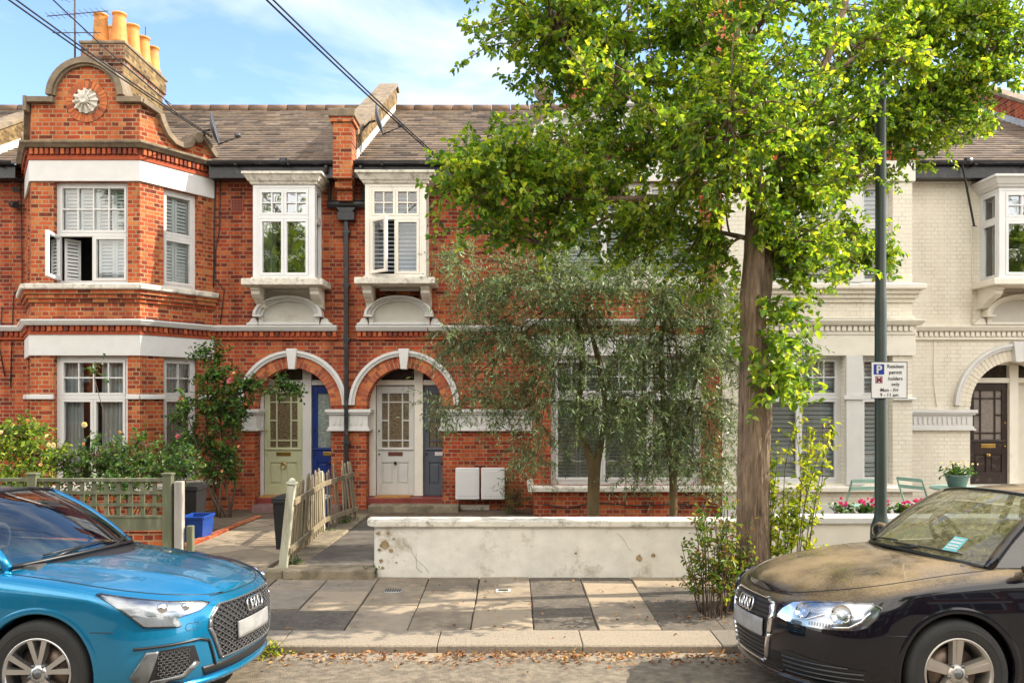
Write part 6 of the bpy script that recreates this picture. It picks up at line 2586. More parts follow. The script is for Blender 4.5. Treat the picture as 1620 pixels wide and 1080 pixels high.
# ---- meter boxes
for i, (a, b, lb) in enumerate(((-.98, -.565, 'white gas meter box nearer the grey front door'), (-.535, -.125, 'white gas meter box partly behind the olive leaves, the right one of the pair'))):
    t = thing('meter_box', lb, 'meter box', ((a + b) / 2, YF - .1, .25), group='meter boxes on the brick wall')
    m = MB()
    m.box(a + .01, b - .01, YF - .18, YF, .26, .79)
    m.build('body', WHITE, t, bev=.012)
    m = MB()
    m.box(a, b, YF - .215, YF - .182, .25, .80)
    m.build('door', UPVC, t, bev=.014)
    m = MB()
    m.box(a + .045, b - .045, YF - .221, YF - .214, .31, .74)
    m.build('door_panel', UPVC, t, bev=.004)
m = MB()
m.box(-.95, -.40, YF - .012, YF, .0, .13)
for k in range(20):
    m.box(-.93 + k * .026, -.918 + k * .026, YF - .02, YF - .012, .015, .115)
tag(m.build('vent_grille', STONEW, org=(-.7, YF, .05)), 'pale underfloor vent grille low in the brick wall under the gas meter boxes', 'vent')
m = MB()
m.tube([(0.5, YB - .02, .30), (0.9, YB - .03, .22), (1.3, YB - .02, .33), (2.0, YB - .03, .27), (2.7, YB - .02, .30), (3.3, YB - .02, .25)], .009, 6)
tag(m.build('wall_cable', IRON, org=(1.9, YB, .3)), 'black cable clipped along the brick base of the square bay', 'cable')

# ---- lamp post with parking sign
POSTG = plain('dark_green_post_paint', (0.020, 0.034, 0.025), .42, var=.2, spec=.6)
XL, YL = 3.89, 8.67
t = thing('lamp_post', 'tall dark green street lamp post standing behind the black car', 'lamp post', (XL, YL, zpav(YL)))
m = MB()
m.lathe([(.0, -.05), (.105, -.05), (.105, .55), (.10, .62), (.072, .70), (.060, .78), (.060, 3.0), (.054, 3.02), (.054, 5.22), (.060, 5.24), (.060, 5.30), (.0, 5.30)], (XL, YL, zpav(YL)), 24)
m.build('pole', POSTG, t)
m = MB()
m.tube([(XL, YL, 5.30), (XL + .03, YL, 5.42), (XL + .16, YL, 5.52), (XL + .30, YL, 5.56)], .025, 10)
m.build('arm', POSTG, t)
m = MB()
G = Frame((0, YL - .11), (1, YL - .11))
P = [(XL + .20, 5.50), (XL + .50, 5.60), (XL + .52, 5.63), (XL + .40, 5.66), (XL + .22, 5.60)]
m.prism(G, P, -.22, 0)
m.build('lamp_head', POSTG, t, bev=.02)
m = MB()
m.box(XL - .045, XL + .045, YL - .109, YL - .100, .2, .50)
m.build('access_door', POSTG, t, bev=.003)

SX0, SX1, SZ0, SZ1 = 3.755, 4.135, 2.0, 2.385
YS = YL - .075
t = thing('parking_sign', 'white resident permit parking sign fixed to the dark green lamp post', 'sign', (3.94, YS, 2.2))
m = MB()
m.box(SX0, SX1, YS, YS + .003, SZ0, SZ1)
m.build('plate', plain('sign_white', (0.78, 0.78, 0.78), .35, var=.02), t, bev=.001)
BLK = plain('sign_black', (0.012, 0.012, 0.014), .5, var=0)
BLU = plain('sign_blue', (0.010, 0.035, 0.30), .4, var=0)
RED = plain('sign_red', (0.22, 0.03, 0.06), .4, var=0)
m = MB()
e = .006
for a, b, c, d in ((SX0, SX1, SZ0, SZ0 + e), (SX0, SX1, SZ1 - e, SZ1), (SX0, SX0 + e, SZ0 + e, SZ1 - e), (SX1 - e, SX1, SZ0 + e, SZ1 - e)):
    m.box(a, b, YS - .0025, YS - .0005, c, d)
m.build('border', BLK, t)
m = MB()
m.box(SX0 + .028, SX0 + .138, YS - .002, YS - .0006, SZ1 - .135, SZ1 - .028)
m.build('blue_square', BLU, t)
m = MB()
a, b, c, d = SX0 + .046, SX0 + .120, SZ1 - .225, SZ1 - .152
for q in ((a, b, c, c + .006), (a, b, d - .006, d), (a, a + .006, c, d), (b - .006, b, c, d)):
    m.box(q[0], q[1], YS - .002, YS - .0006, q[2], q[3])
m.build('zone_frame', RED, t)
m = MB()
m.box(SX0 + .10, SX1 - .10, YS + .003, YS + .02, 2.10, 2.14)
m.box(SX0 + .10, SX1 - .10, YS + .003, YS + .02, 2.27, 2.31)
m.build('bracket', GREYMETAL, t)


def text(parent, name, s, x, z, size, mat, y, align='CENTER', bold=0.0, org=None, rot=None, sx=1.0, ext=.0006):
    cu = bpy.data.curves.new('lettering', 'FONT')
    cu.body = s
    cu.size = size
    cu.align_x = align
    cu.offset = bold
    cu.extrude = ext
    cu.resolution_u = 3
    to = bpy.data.objects.new('lettering_tmp', cu)
    col.objects.link(to)
    dg = bpy.context.evaluated_depsgraph_get()
    me = bpy.data.meshes.new_from_object(to.evaluated_get(dg))
    bpy.data.objects.remove(to)
    org = org or parent['_org']
    M = Matrix.Translation((x - org[0], y - org[1], z - org[2])) @ Matrix.Rotation(R(90), 4, 'X') @ Matrix.Diagonal((sx, 1, 1, 1))
    if rot is not None:
        M = rot @ Matrix.Diagonal((sx, 1, 1, 1))
    me.transform(M)
    me.materials.clear()
    me.materials.append(mat)
    o = bpy.data.objects.new(name, me)
    col.objects.link(o)
    o.parent = parent
    o['_org'] = org
    return o


text(t, 'lettering', 'P', SX0 + .083, SZ1 - .122, .118, WHITE, YS - .0035, bold=.004)
text(t, 'lettering', 'M', SX0 + .083, SZ1 - .215, .072, RED, YS - .0035, bold=.0035)
for s, x, z in (('Resident', SX0 + .255, SZ1 - .066), ('permit', SX0 + .255, SZ1 - .128), ('holders', SX0 + .255, SZ1 - .193), ('only', SX0 + .255, SZ1 - .252), ('Mon - Fri', SX0 + .19, SZ1 - .312), ('9 - 11 am', SX0 + .19, SZ1 - .364)):
    text(t, 'lettering', s, x, z, .050, BLK, YS - .0035, bold=.0004, sx=1.0)

# ---- mint bistro set, pots, flowers in front of the cream house
MINT = plain('mint_green_metal', (0.28, 0.45, 0.38), .45, var=.1)


def bistro_chair(label, x, y, a):
    t = thing('bistro_chair', label, 'chair', (x, y, .05), group='mint bistro chairs')
    ca, sa = math.cos(R(a)), math.sin(R(a))

    def q(u, v, z):
        return (x + u * ca - v * sa, y + u * sa + v * ca, z)
    m = MB()
    for s in (-.19, .19):
        m.bar(q(s, .20, .05), q(s, -.18, .88), .022, .012)
        m.bar(q(s * .9, -.20, .05), q(s * .9, .18, .50), .022, .012)
    m.build('frame', MINT, t)
    m = MB()
    for k in range(6):
        v = -.15 + k * .062
        m.bar(q(-.19, v, .50), q(.19, v, .50), .045, .012)
    m.build('seat', MINT, t)
    m = MB()
    m.bar(q(-.19, -.175, .865), q(.19, -.175, .865), .014, .05)
    m.bar(q(-.19, -.15, .76), q(.19, -.15, .76), .014, .05)
    m.build('backrest', MINT, t)


bistro_chair('mint green folding bistro chair directly behind the lamp post', 4.85, 11.5, 5)
bistro_chair('mint green folding bistro chair left of the bistro table', 5.72, 11.6, -60)
tx, ty = 6.12, 11.3
t = thing('bistro_table', 'round mint green bistro table outside the cream house', 'table', (tx, ty, .05))
m = MB()
m.lathe([(0, .70), (.33, .70), (.345, .71), (.345, .725), (.33, .735), (0, .735)], (tx, ty, .05), 36)
m.build('tabletop', MINT, t)
for k in range(4):
    a = PI / 4 + k * PI / 2
    m = MB()
    m.tube([(tx + .26 * math.cos(a), ty + .26 * math.sin(a), .05), (tx - .2 * math.cos(a), ty - .2 * math.sin(a), .745)], .011, 8)
    m.build('leg', MINT, t)
POTG = plain('grey_green_pot', (0.14, 0.19, 0.18), .5)
t = thing('flower_pot', 'grey green pot with small white flowers standing on the bistro table', 'flower pot', (tx, ty, .785))
m = MB()
m.lathe([(0, .0), (.11, .0), (.15, .14), (.165, .145), (.165, .17), (.14, .17), (.13, .15), (0, .14)], (tx, ty, .788), 24)
m.build('pot', POTG, t)
p = Plant(71)
for k in range(46):
    p.twig((tx + p.rng.uniform(-.08, .08), ty + p.rng.uniform(-.08, .08), .93), (p.rng.uniform(-1.3, 1.3), p.rng.uniform(-1, 1), 1.0), .2, 8, .045, .15)
p.finish(t, LEAF_R, TWIG, TWIG, aspect=.6, names=('stems', 'leaves'))
flowers(t, [(tx + p.rng.uniform(-.22, .22), ty + p.rng.uniform(-.2, .05), 1.07 + p.rng.uniform(-.03, .07)) for _ in range(16)], WPETAL, .018, 5)
t = thing('planter', 'long planter of magenta geraniums behind the cream garden wall', 'planter', (4.25, 9.5, .4))
m = MB()
m.box(3.7, 4.85, 9.42, 9.60, .50, .66)
m.build('trough', plain('terracotta_trough', (0.35, 0.14, 0.07), .8), t, bev=.01)
p = Plant(72)
for k in range(60):
    x = p.rng.uniform(3.72, 4.83)
    p.twig((x, 9.5, .66), (p.rng.uniform(-.6, .6), p.rng.uniform(-.6, .6), 1.0), .12, 5, .05, .1)
p.finish(t, LEAF_R, TWIG, TWIG, aspect=.9, names=('stems', 'leaves'))
fl = []
for cx in (3.80, 4.02, 4.10, 4.22, 4.30, 4.62, 4.70, 4.55):
    for _ in range(7):
        fl.append((cx + p.rng.uniform(-.05, .05), 9.46 + p.rng.uniform(-.04, .04), .80 + p.rng.uniform(-.04, .05)))
flowers(t, fl, MAGENTA, .022, 6)
m = MB()
m.lathe([(0, 0), (.13, 0), (.17, .40), (.185, .41), (.185, .44), (.0, .44)], (6.75, 11.9, .06), 20)
tag(m.build('waste_bin', BLKPL, org=(6.75, 11.9, .06)), 'round black bin just right of the bistro table', 'bin')
# ================================================================== cars
TYRE = plain('tyre_rubber', (0.022, 0.022, 0.022), .75, var=.2, bump=.3, bscale=60)
BLKTRIM = plain('black_car_trim', (0.012, 0.012, 0.013), .4, var=.1)
GRILLEM = plain('grille_grey', (0.055, 0.055, 0.06), .35, metal=.5)
CHROME = plain('chrome', (0.75, 0.75, 0.76), .08, metal=1.0, var=0)
ALLOY = plain('alloy_wheel', (0.55, 0.55, 0.56), .25, metal=.9, var=.08)
ALLOYD = plain('dusty_alloy', (0.52, 0.49, 0.45), .38, metal=.8, var=.15, dirt=(.3, .26, .2), dirtamt=.2)
DISC = plain('brake_disc', (0.20, 0.15, 0.12), .4, metal=.8, var=.2)
PLATE = plain('number_plate', (0.27, 0.27, 0.27), .45, var=.3, scale=9)
LENS = glassmat('headlight_lens', tint=(.95, .97, 1), refl=.10)
WSGL = glassmat('windscreen_glass', tint=(.80, .86, .84), refl=.12)
SIDEGL = glassmat('car_side_glass', tint=(.30, .34, .33), refl=.06)
REFL = plain('lamp_reflector', (0.36, 0.39, 0.43), .15, metal=.9, var=.5, scale=9)
LAMPD = plain('lamp_dark_housing', (0.16, 0.17, 0.18), .25, metal=.5)
LAMPB = plain('lamp_grey_housing', (0.40, 0.42, 0.44), .22, metal=.7, var=.5, scale=12)
LAMPW = plain('lamp_white_guide', (0.70, 0.73, 0.76), .3)
INT = plain('car_interior', (0.045, 0.043, 0.042), .7)


def paint(name, c, metal=.4, dust=None, dustamt=0.0):
    m, N, L, B = newmat(name)
    B.inputs['Base Color'].default_value = rgb(c)
    B.inputs['Metallic'].default_value = metal
    B.inputs['Roughness'].default_value = .25
    if metal == 0:
        B.inputs['Specular IOR Level'].default_value = .1
    B.inputs['Coat Weight'].default_value = 1.0
    B.inputs['Coat Roughness'].default_value = .015
    t = N.new("ShaderNodeTexCoord")
    if dust:
        g = N.new("ShaderNodeNewGeometry")
        sx = N.new("ShaderNodeSeparateXYZ")
        L.new(g.outputs['Normal'], sx.inputs[0])
        mr = N.new("ShaderNodeMapRange")
        mr.inputs[1].default_value = .50
        mr.inputs[2].default_value = .88
        L.new(sx.outputs[2], mr.inputs[0])
        n = N.new("ShaderNodeTexNoise")
        n.inputs['Scale'].default_value = 85
        n.inputs['Detail'].default_value = 6
        n.inputs['Roughness'].default_value = .75
        L.new(t.outputs['Object'], n.inputs[0])
        n2 = N.new("ShaderNodeTexNoise")
        n2.inputs['Scale'].default_value = 3.0
        n2.inputs['Detail'].default_value = 5
        L.new(t.outputs['Object'], n2.inputs[0])
        ad = N.new("ShaderNodeMath")
        ad.operation = 'MULTIPLY_ADD'
        ad.inputs[1].default_value = .9
        L.new(n.outputs[0], ad.inputs[0])
        L.new(n2.outputs[0], ad.inputs[2])
        mr2 = N.new("ShaderNodeMapRange")
        mr2.inputs[1].default_value = .62
        mr2.inputs[2].default_value = 1.10
        L.new(ad.outputs[0], mr2.inputs[0])
        mu = N.new("ShaderNodeMath")
        mu.operation = 'MULTIPLY'
        L.new(mr.outputs[0], mu.inputs[0])
        L.new(mr2.outputs[0], mu.inputs[1])
        mu2 = N.new("ShaderNodeMath")
        mu2.operation = 'MULTIPLY'
        mu2.inputs[1].default_value = dustamt
        L.new(mu.outputs[0], mu2.inputs[0])
        mix = N.new("ShaderNodeMixRGB")
        mix.inputs[1].default_value = rgb(c)
        mix.inputs[2].default_value = rgb(dust)
        L.new(mu2.outputs[0], mix.inputs[0])
        L.new(mix.outputs[0], B.inputs['Base Color'])
        inv = N.new("ShaderNodeMath")
        inv.operation = 'SUBTRACT'
        inv.inputs[0].default_value = 1.0
        L.new(mu2.outputs[0], inv.inputs[1])
        L.new(inv.outputs[0], B.inputs['Coat Weight'])
        rr = N.new("ShaderNodeMapRange")
        rr.inputs[3].default_value = .3
        rr.inputs[4].default_value = .95
        L.new(mu2.outputs[0], rr.inputs[0])
        L.new(rr.outputs[0], B.inputs['Roughness'])
        m2 = N.new("ShaderNodeMath")
        m2.operation = 'MULTIPLY'
        m2.inputs[1].default_value = metal
        L.new(inv.outputs[0], m2.inputs[0])
        L.new(m2.outputs[0], B.inputs['Metallic'])
    return m


def tab(t, x):
    if x <= t[0][0]:
        return t[0][1]
    for i in range(len(t) - 1):
        if x <= t[i + 1][0]:
            f = (x - t[i][0]) / (t[i + 1][0] - t[i][0])
            # smooth monotone interpolation
            return t[i][1] + (t[i + 1][1] - t[i][1]) * f
    return t[-1][1]


def smoothtab(t):
    """dense catmull sampling for smooth profile curves"""
    xs = [p[0] for p in t]
    out = []
    for i in range(len(t) - 1):
        p0 = t[max(0, i - 1)]
        p1, p2 = t[i], t[i + 1]
        p3 = t[min(len(t) - 1, i + 2)]
        m1 = (p2[1] - p0[1]) / (p2[0] - p0[0])
        m2 = (p3[1] - p1[1]) / (p3[0] - p1[0])
        h = p2[0] - p1[0]
        for k in range(12):
            s = k / 12
            h00 = 2 * s ** 3 - 3 * s ** 2 + 1
            h10 = s ** 3 - 2 * s ** 2 + s
            h01 = -2 * s ** 3 + 3 * s ** 2
            h11 = s ** 3 - s ** 2
            out.append((p1[0] + h * s, h00 * p1[1] + h10 * h * m1 + h01 * p2[1] + h11 * h * m2))
    out.append(t[-1])
    return out


class Car:
    def __init__(s, F, W, ZS, HC, D, p, ridge, length=4.3, zb=.20, xrear=-3.32):
        s.F, s.W, s.ZS, s.HC = map(smoothtab, (F, W, ZS, HC))
        s.D, s.p, s.zb, s.xrear, s.ridge = D, p, zb, xrear, ridge
        # arc length table at z=.6
        s.arc = []
        a = 0
        last = None
        N = 240
        for i in range(N + 1):
            th = PI / 2 * i / N
            q = s._front(th, .6)
            if last:
                a += math.hypot(q[0] - last[0], q[1] - last[1])
            s.arc.append((a, th))
            last = q
        s.w1 = a
        s.x1 = tab(s.F, .6) - D

    def _front(s, th, z):
        c, q = max(0, math.cos(th)) ** (2 / s.p), max(0, math.sin(th)) ** (2 / s.p)
        return (tab(s.F, z) - s.D + s.D * c, tab(s.W, z) * q)

    def xy(s, w, z):
        sg = 1 if w >= 0 else -1
        w = abs(w)
        if w <= s.w1:
            x, y = s._front(tab(s.arc, w), z)
        else:
            x, y = s.x1 + (tab(s.F, z) - s.D - s.x1) - (w - s.w1), tab(s.W, z)
        return x, y * sg

    def zs(s, w):
        x, y = s.xy(w, .75)
        return tab(s.ZS, -x)

    def side(s, w, v):
        """v in 0..1 from sill to shoulder, rolled inwards near the top"""
        zt = s.zs(w)
        z = s.zb + (zt - s.zb) * v
        x, y = s.xy(w, z)
        k = max(0, (v - .90) / .10)
        sc = 1 - .030 * k * k
        fx = max(0.0, 1 - abs(w) / s.w1) ** .5
        return Vector((x - .022 * k * k * fx, y * sc, z - .006 * k))

    def surf(s, w, z, off=0.0):
        zt = s.zs(w)
        v = (z - s.zb) / (zt - s.zb)
        e = .004
        p = s.side(w, v)
        a = s.side(w + e, v) - s.side(w - e, v)
        b = s.side(w, min(1, v + e)) - s.side(w, v - e)
        n = a.cross(b)
        n.normalize()
        return p + n * off

    def top(s, w, t):
        p = s.side(w, 1.0)
        y = p.y * (1 - t)
        hc = tab(s.HC, -p.x)
        u = 1 - t
        z = p.z + (hc - p.z) * (1 - u ** 2.4)
        fade = min(1, max(0, (p.x + 0.45) / .5)) * min(1, max(0, (.93 - p.x) / .25))
        for (yr, wr, h) in s.ridge:
            yy = yr[0] + (yr[1] - yr[0]) * min(1, max(0, (.9 - p.x) / 1.1))
            d = (abs(y) - yy) / wr
            z += h * math.exp(-d * d) * fade
        return Vector((p.x, y, z))

    def patch(s, mb, poly, off, thick=0.0, step=.04, mi=0):
        """polygon in (w,z) laid onto the body skin, following its curvature"""
        bm = bmesh.new()
        vs = [bm.verts.new((a, b, 0)) for a, b in poly]
        bm.faces.new(vs)
        a0, a1 = min(p[0] for p in poly), max(p[0] for p in poly)
        b0, b1 = min(p[1] for p in poly), max(p[1] for p in poly)
        k = math.floor(a0 / step) + 1
        while k * step < a1:
            bmesh.ops.bisect_plane(bm, geom=bm.verts[:] + bm.edges[:] + bm.faces[:], plane_co=(k * step, 0, 0), plane_no=(1, 0, 0))
            k += 1
        k = math.floor(b0 / step) + 1
        while k * step < b1:
            bmesh.ops.bisect_plane(bm, geom=bm.verts[:] + bm.edges[:] + bm.faces[:], plane_co=(0, k * step, 0), plane_no=(0, 1, 0))
            k += 1
        bm.verts.index_update()
        P = [s.surf(v.co.x, v.co.y, off) for v in bm.verts]
        fs = [[v.index for v in f.verts] for f in bm.faces]
        if thick:
            n = len(P)
            P2 = [s.surf(v.co.x, v.co.y, off - thick) for v in bm.verts]
            be = [e for e in bm.edges if len(e.link_faces) == 1]
            ff = [[e.verts[0].index, e.verts[1].index, e.verts[1].index + n, e.verts[0].index + n] for e in be]
            mb.add(P + P2, fs + ff, True, mi)
        else:
            mb.add(P, fs, True, mi)
        bm.free()

    def line(s, mb, pts, off, r, n=6):
        P = []
        for i in range(len(pts) - 1):
            (a, b), (c, d) = pts[i], pts[i + 1]
            k = max(1, int(math.hypot(c - a, d - b) / .03))
            for j in range(k):
                f = j / k
                P.append(s.surf(a + (c - a) * f, b + (d - b) * f, off))
        P.append(s.surf(pts[-1][0], pts[-1][1], off))
        mb.tube(P, r, n)


def mirror(poly):
    return [(-a, b) for a, b in poly]


def ring_poly(outer, inner):
    """frame polygon split in quads between two outlines with the same count"""
    n = len(outer)
    return [[outer[i], outer[(i + 1) % n], inner[(i + 1) % n], inner[i]] for i in range(n)]


def scale_poly(poly, k, kz=None):
    cx = sum(p[0] for p in poly) / len(poly)
    cz = sum(p[1] for p in poly) / len(poly)
    return [(cx + (a - cx) * k, cz + (b - cz) * (kz or k)) for a, b in poly]


AXR = -2.60      # rear axle
RW = .322        # tyre radius
RA = .365        # arch radius


def make_wheel(t, x, y, sgn, style):
    """wheel with tyre and rim; outer face towards sgn*y"""
    wh = bpy.data.objects.new('wheel', None)
    col.objects.link(wh)
    wh.parent = t
    wh['_org'] = (0, 0, 0)
    c = (x, y, RW)
    m = MB()
    pr = [(.215, -.10), (.235, -.11), (.285, -.112), (.308, -.100), (.320, -.075), (.322, -.04), (.322, .04), (.320, .075), (.308, .100), (.285, .112), (.235, .11), (.215, .10)]
    m.lathe(pr, c, 64, axis='y')
    for h in (-.062, -.022, .022, .062):
        m.lathe([(.3225, h - .004), (.3235, h), (.3225, h + .004)], c, 64, axis='y')
    m.lathe([(.262, sgn * .1125), (.266, sgn * .1145), (.270, sgn * .1125)], c, 64, axis='y')
    m.build('tyre', TYRE, wh, uv=False)
    m = MB()
    o = sgn * .105
    m.lathe([(.218, o * .9), (.216, o * 1.02), (.206, o * 1.02), (.198, o * .85), (.190, 0), (.190, -o * .8)], c, 56, axis='y')

    def spoke(a0, a1, r0, r1, w0, w1, d0, d1):
        p = []
        for (a, r, w_, d) in ((a0, r0, w0, d0), (a1, r1, w1, d1)):
            cx, cz = math.cos(a), math.sin(a)
            for sg in (-1, 1):
                p.append((c[0] + cx * r - cz * w_ * sg, c[1] + sgn * d, c[2] + cz * r + cx * w_ * sg))
            for sg in (1, -1):
                p.append((c[0] + cx * r - cz * w_ * sg * 1.25, c[1] + sgn * (d - .035), c[2] + cz * r + cx * w_ * sg * 1.25))
        m.add(p, [[0, 1, 2, 3], [7, 6, 5, 4]] + [[i, i + 4, (i + 1) % 4 + 4, (i + 1) % 4] for i in range(4)])
    for k in range(5):
        a = 2 * PI * k / 5 + .35
        if style == 'ten':
            spoke(a - .10, a - .23, .05, .203, .013, .017, .088, .100)
            spoke(a + .10, a + .23, .05, .203, .013, .017, .088, .100)
        else:
            spoke(a, a, .045, .205, .026, .036, .080, .098)
            spoke(a, a, .06, .205, .006, .010, .083, .104)
    m.lathe([(0.0, sgn * .10), (.035, sgn * .098), (.055, sgn * .088), (.062, sgn * .05)], c, 24, axis='y')
    m.build('rim', ALLOY if style == 'ten' else ALLOYD, wh, uv=False)
    m = MB()
    m.lathe([(0.0, sgn * .104), (.028, sgn * .103), (.030, sgn * .095)], c, 20, axis='y')
    for k in range(5):
        a = 2 * PI * k / 5 + .35 + PI / 5
        m.lathe([(0, sgn * .097), (.009, sgn * .096), (.010, sgn * .07)], (c[0] + .056 * math.cos(a), c[1], c[2] + .056 * math.sin(a)), 10, axis='y')
    m.build('wheel_cap', LAMPD, wh, uv=False)
    m = MB()
    m.lathe([(0.05, sgn * .03), (.150, sgn * .03), (.150, sgn * .01)], c, 40, axis='y')
    m.lathe([(0.0, -sgn * .02), (.185, -sgn * .02)], c, 24, axis='y', mi=1)
    m.build('brake_disc', [DISC, BLKTRIM], wh, uv=False)
    return wh


def build_car(kind, label, cat, loc, rotz, roll, pm, glassm):
    t = bpy.data.objects.new('parked_car', None)
    col.objects.link(t)
    t.location = loc
    t.rotation_euler = (roll, 0, rotz)
    t['_org'] = (0, 0, 0)
    tag(t, label, cat)
    blue = kind == 'blue'
    if blue:
        C = Car(F=[(.15, .88), (.20, .94), (.28, .975), (.40, .985), (.52, .98), (.62, .965), (.70, .935), (.76, .88), (.84, .80), (1.1, .6)],
                W=[(.15, .80), (.22, .85), (.34, .880), (.50, .888), (.60, .885), (.68, .885), (.78, .878), (.86, .862), (1.0, .83)],
                ZS=[(-1.0, .705), (-.90, .715), (-.7, .750), (-.5, .79), (-.3, .825), (0, .865), (.4, .905), (1.2, .95), (2.6, 1.0), (3.4, .98)],
                HC=[(-1.0, .72), (-.92, .745), (-.8, .79), (-.6, .845), (-.3, .90), (0, .94), (.3, .965), (3.4, .97)], D=.62, p=2.35,
                ridge=[((.30, .56), .035, .014), ((.12, .30), .05, .004)])
    else:
        C = Car(F=[(.15, .86), (.20, .92), (.28, .96), (.40, .975), (.52, .972), (.62, .955), (.70, .915), (.76, .86), (.84, .80), (1.1, .6)],
                W=[(.15, .79), (.22, .84), (.34, .872), (.50, .880), (.60, .878), (.70, .875), (.80, .862), (.90, .84), (1.0, .82)],
                ZS=[(-1.0, .70), (-.88, .712), (-.7, .765), (-.5, .81), (-.3, .845), (0, .885), (.4, .92), (1.2, .96), (2.6, 1.0), (3.4, .98)],
                HC=[(-1.0, .72), (-.90, .75), (-.8, .80), (-.6, .86), (-.3, .915), (0, .955), (.3, .98), (3.4, .97)], D=.64, p=2.3,
                ridge=[((.30, .60), .05, .012)])
    # ---- body skin with the wheel arches cut out
    ws = []
    w_ = 0
    wmax = C.w1 + (C.x1 - C.xrear)
    while w_ < wmax:
        x, _ = C.xy(w_, .5)
        ws.append(w_)
        w_ += .014 if x > -.55 else (.022 if abs(x - AXR) < .5 else .05)
    ws.append(wmax)
    ws = [-q for q in ws[::-1][:-1]] + ws
    NV, NT = 44, 16
    rows = len(ws)
    grid = []
    for w_ in ws:
        r = [C.side(w_, j / NV) for j in range(NV + 1)] + [C.top(w_, k / NT) for k in range(1, NT + 1)]
        grid.append(r)
    ncol = NV + NT + 1
    kill = [[False] * ncol for _ in ws]
    for i in range(rows):
        for j in range(NV + 1):
            p = grid[i][j]
            for ax in (0, AXR):
                if abs(ws[i]) < C.w1 * .62:
                    continue
                dx, dz = p.x - ax, p.z - .325
                d = math.hypot(dx, dz * (1 if dz > 0 else 1.0))
                if d < RA:
                    kill[i][j] = True
    # snap the boundary vertices onto the arch circle
    for i in range(1, rows - 1):
        for j in range(1, NV):
            if kill[i][j] and not (kill[i - 1][j] and kill[i + 1][j] and kill[i][j - 1] and kill[i][j + 1]):
                p = grid[i][j]
                ax = 0 if p.x > -1.3 else AXR
                v = Vector((p.x - ax, p.z - .325))
                v = v.normalized() * RA
                p.x, p.z = ax + v.x, .325 + v.y
                kill[i][j] = 'edge'
    vs = [q for r in grid for q in r]
    fs = []
    for i in range(rows - 1):
        for j in range(ncol - 1):
            ks = [kill[i][j], kill[i + 1][j], kill[i + 1][j + 1], kill[i][j + 1]]
            if any(k is True for k in ks) or all(k == 'edge' for k in ks):
                continue
            fs.append([i * ncol + j, (i + 1) * ncol + j, (i + 1) * ncol + j + 1, i * ncol + j + 1])
    m = MB()
    m.add(vs, fs, True)
    # rear panel
    body = m.build('body', pm, t, uv=False, recalc=False)
    me = body.data
    bm = bmesh.new()
    bm.from_mesh(me)
    bmesh.ops.remove_doubles(bm, verts=bm.verts[:], dist=.0004)
    bmesh.ops.recalc_face_normals(bm, faces=bm.faces[:])
    bm.to_mesh(me)
    bm.free()
    for p in me.polygons:
        p.use_smooth = True
    # arch lips and wheel wells
    for sg in (-1, 1):
        for ax in (0, AXR):
            m = MB()
            n = 48
            vs = []
            for k in range(n + 1):
                a = R(-22 + 224 * k / n)
                for (r, o) in ((RA - .010, -.03), (RA - .008, .001), (RA + .000, .004), (RA + .020, .0035), (RA + .034, -.001)):
                    x, z = ax + r * math.cos(a), .325 + r * math.sin(a)
                    zz = max(z, .19)
                    if x > C.x1:
                        # find the skin width at this x on the front corner
                        lo, hi = 0, C.w1
                        for _ in range(22):
                            mid = (lo + hi) / 2
                            if C.xy(mid, zz)[0] > x:
                                lo = mid
                            else:
                                hi = mid
                        y = C.xy(lo, zz)[1]
                    else:
                        y = tab(C.W, zz)
                    vs.append((x, sg * (y + o), zz))
            q = 5
            m.add(vs, [[k * q + j, (k + 1) * q + j, (k + 1) * q + j + 1, k * q + j + 1] for k in range(n) for j in range(q - 1)], True)
            m.build('wheel_arch', pm, t, uv=False)
            m = MB()
            vs = []
            n = 24
            for k in range(n + 1):
                a = R(-30 + 240 * k / n)
                for y in (.42, .80):
                    vs.append((ax + (RA - .005) * math.cos(a), sg * y, max(.12, .325 + (RA - .005) * math.sin(a))))
            m.add(vs, [[2 * k, 2 * k + 1, 2 * k + 3, 2 * k + 2] for k in range(n)], True)
            m.add([(ax - .45, sg * .42, .1), (ax + .45, sg * .42, .1), (ax + .45, sg * .42, .8), (ax - .45, sg * .42, .8)], [[0, 1, 2, 3]])
            m.build('wheel_well', BLKTRIM, t, uv=False)
            make_wheel(t, ax, sg * .77, sg, 'ten' if blue else 'five')
    # underside
    m = MB()
    m.box(-3.2, .80, -.76, .76, .17, .24)
    m.build('underbody', BLKTRIM, t)

    # ---- shut lines
    m = MB()
    for sg in (-1, 1):
        P = []
        for k in range(40):
            w_ = .30 + (1.95 - .30) * k / 39
            q = C.top(sg * w_, .055 + .04 * min(1, k / 8))
            P.append(q + Vector((0, 0, .0005)))
        m.tube(P, .0032, 5)
        # wing / bumper joint
        C.line(m, [(sg * (C.w1 + .02), .58 if blue else .555), (sg * (C.w1 - .12), .58 if blue else .56)], .0005, .0025)
        xw = C.w1 + (C.x1 + .52)
        C.line(m, [(sg * xw, .24), (sg * (xw), .5), (sg * (xw - .01), .86)], .0005, .003)
        C.line(m, [(sg * (xw - .02), .30), (sg * (xw + 1.9), .34)], .0005, .003)
        if not blue:
            pass
    P = [C.top(w_, .0) + Vector((0, 0, .002)) for w_ in [(-.42 + .84 * k / 30) for k in range(31)]]
    m.tube(P, .0032, 5)
    m.build('shut_line', BLKTRIM, t, uv=False)

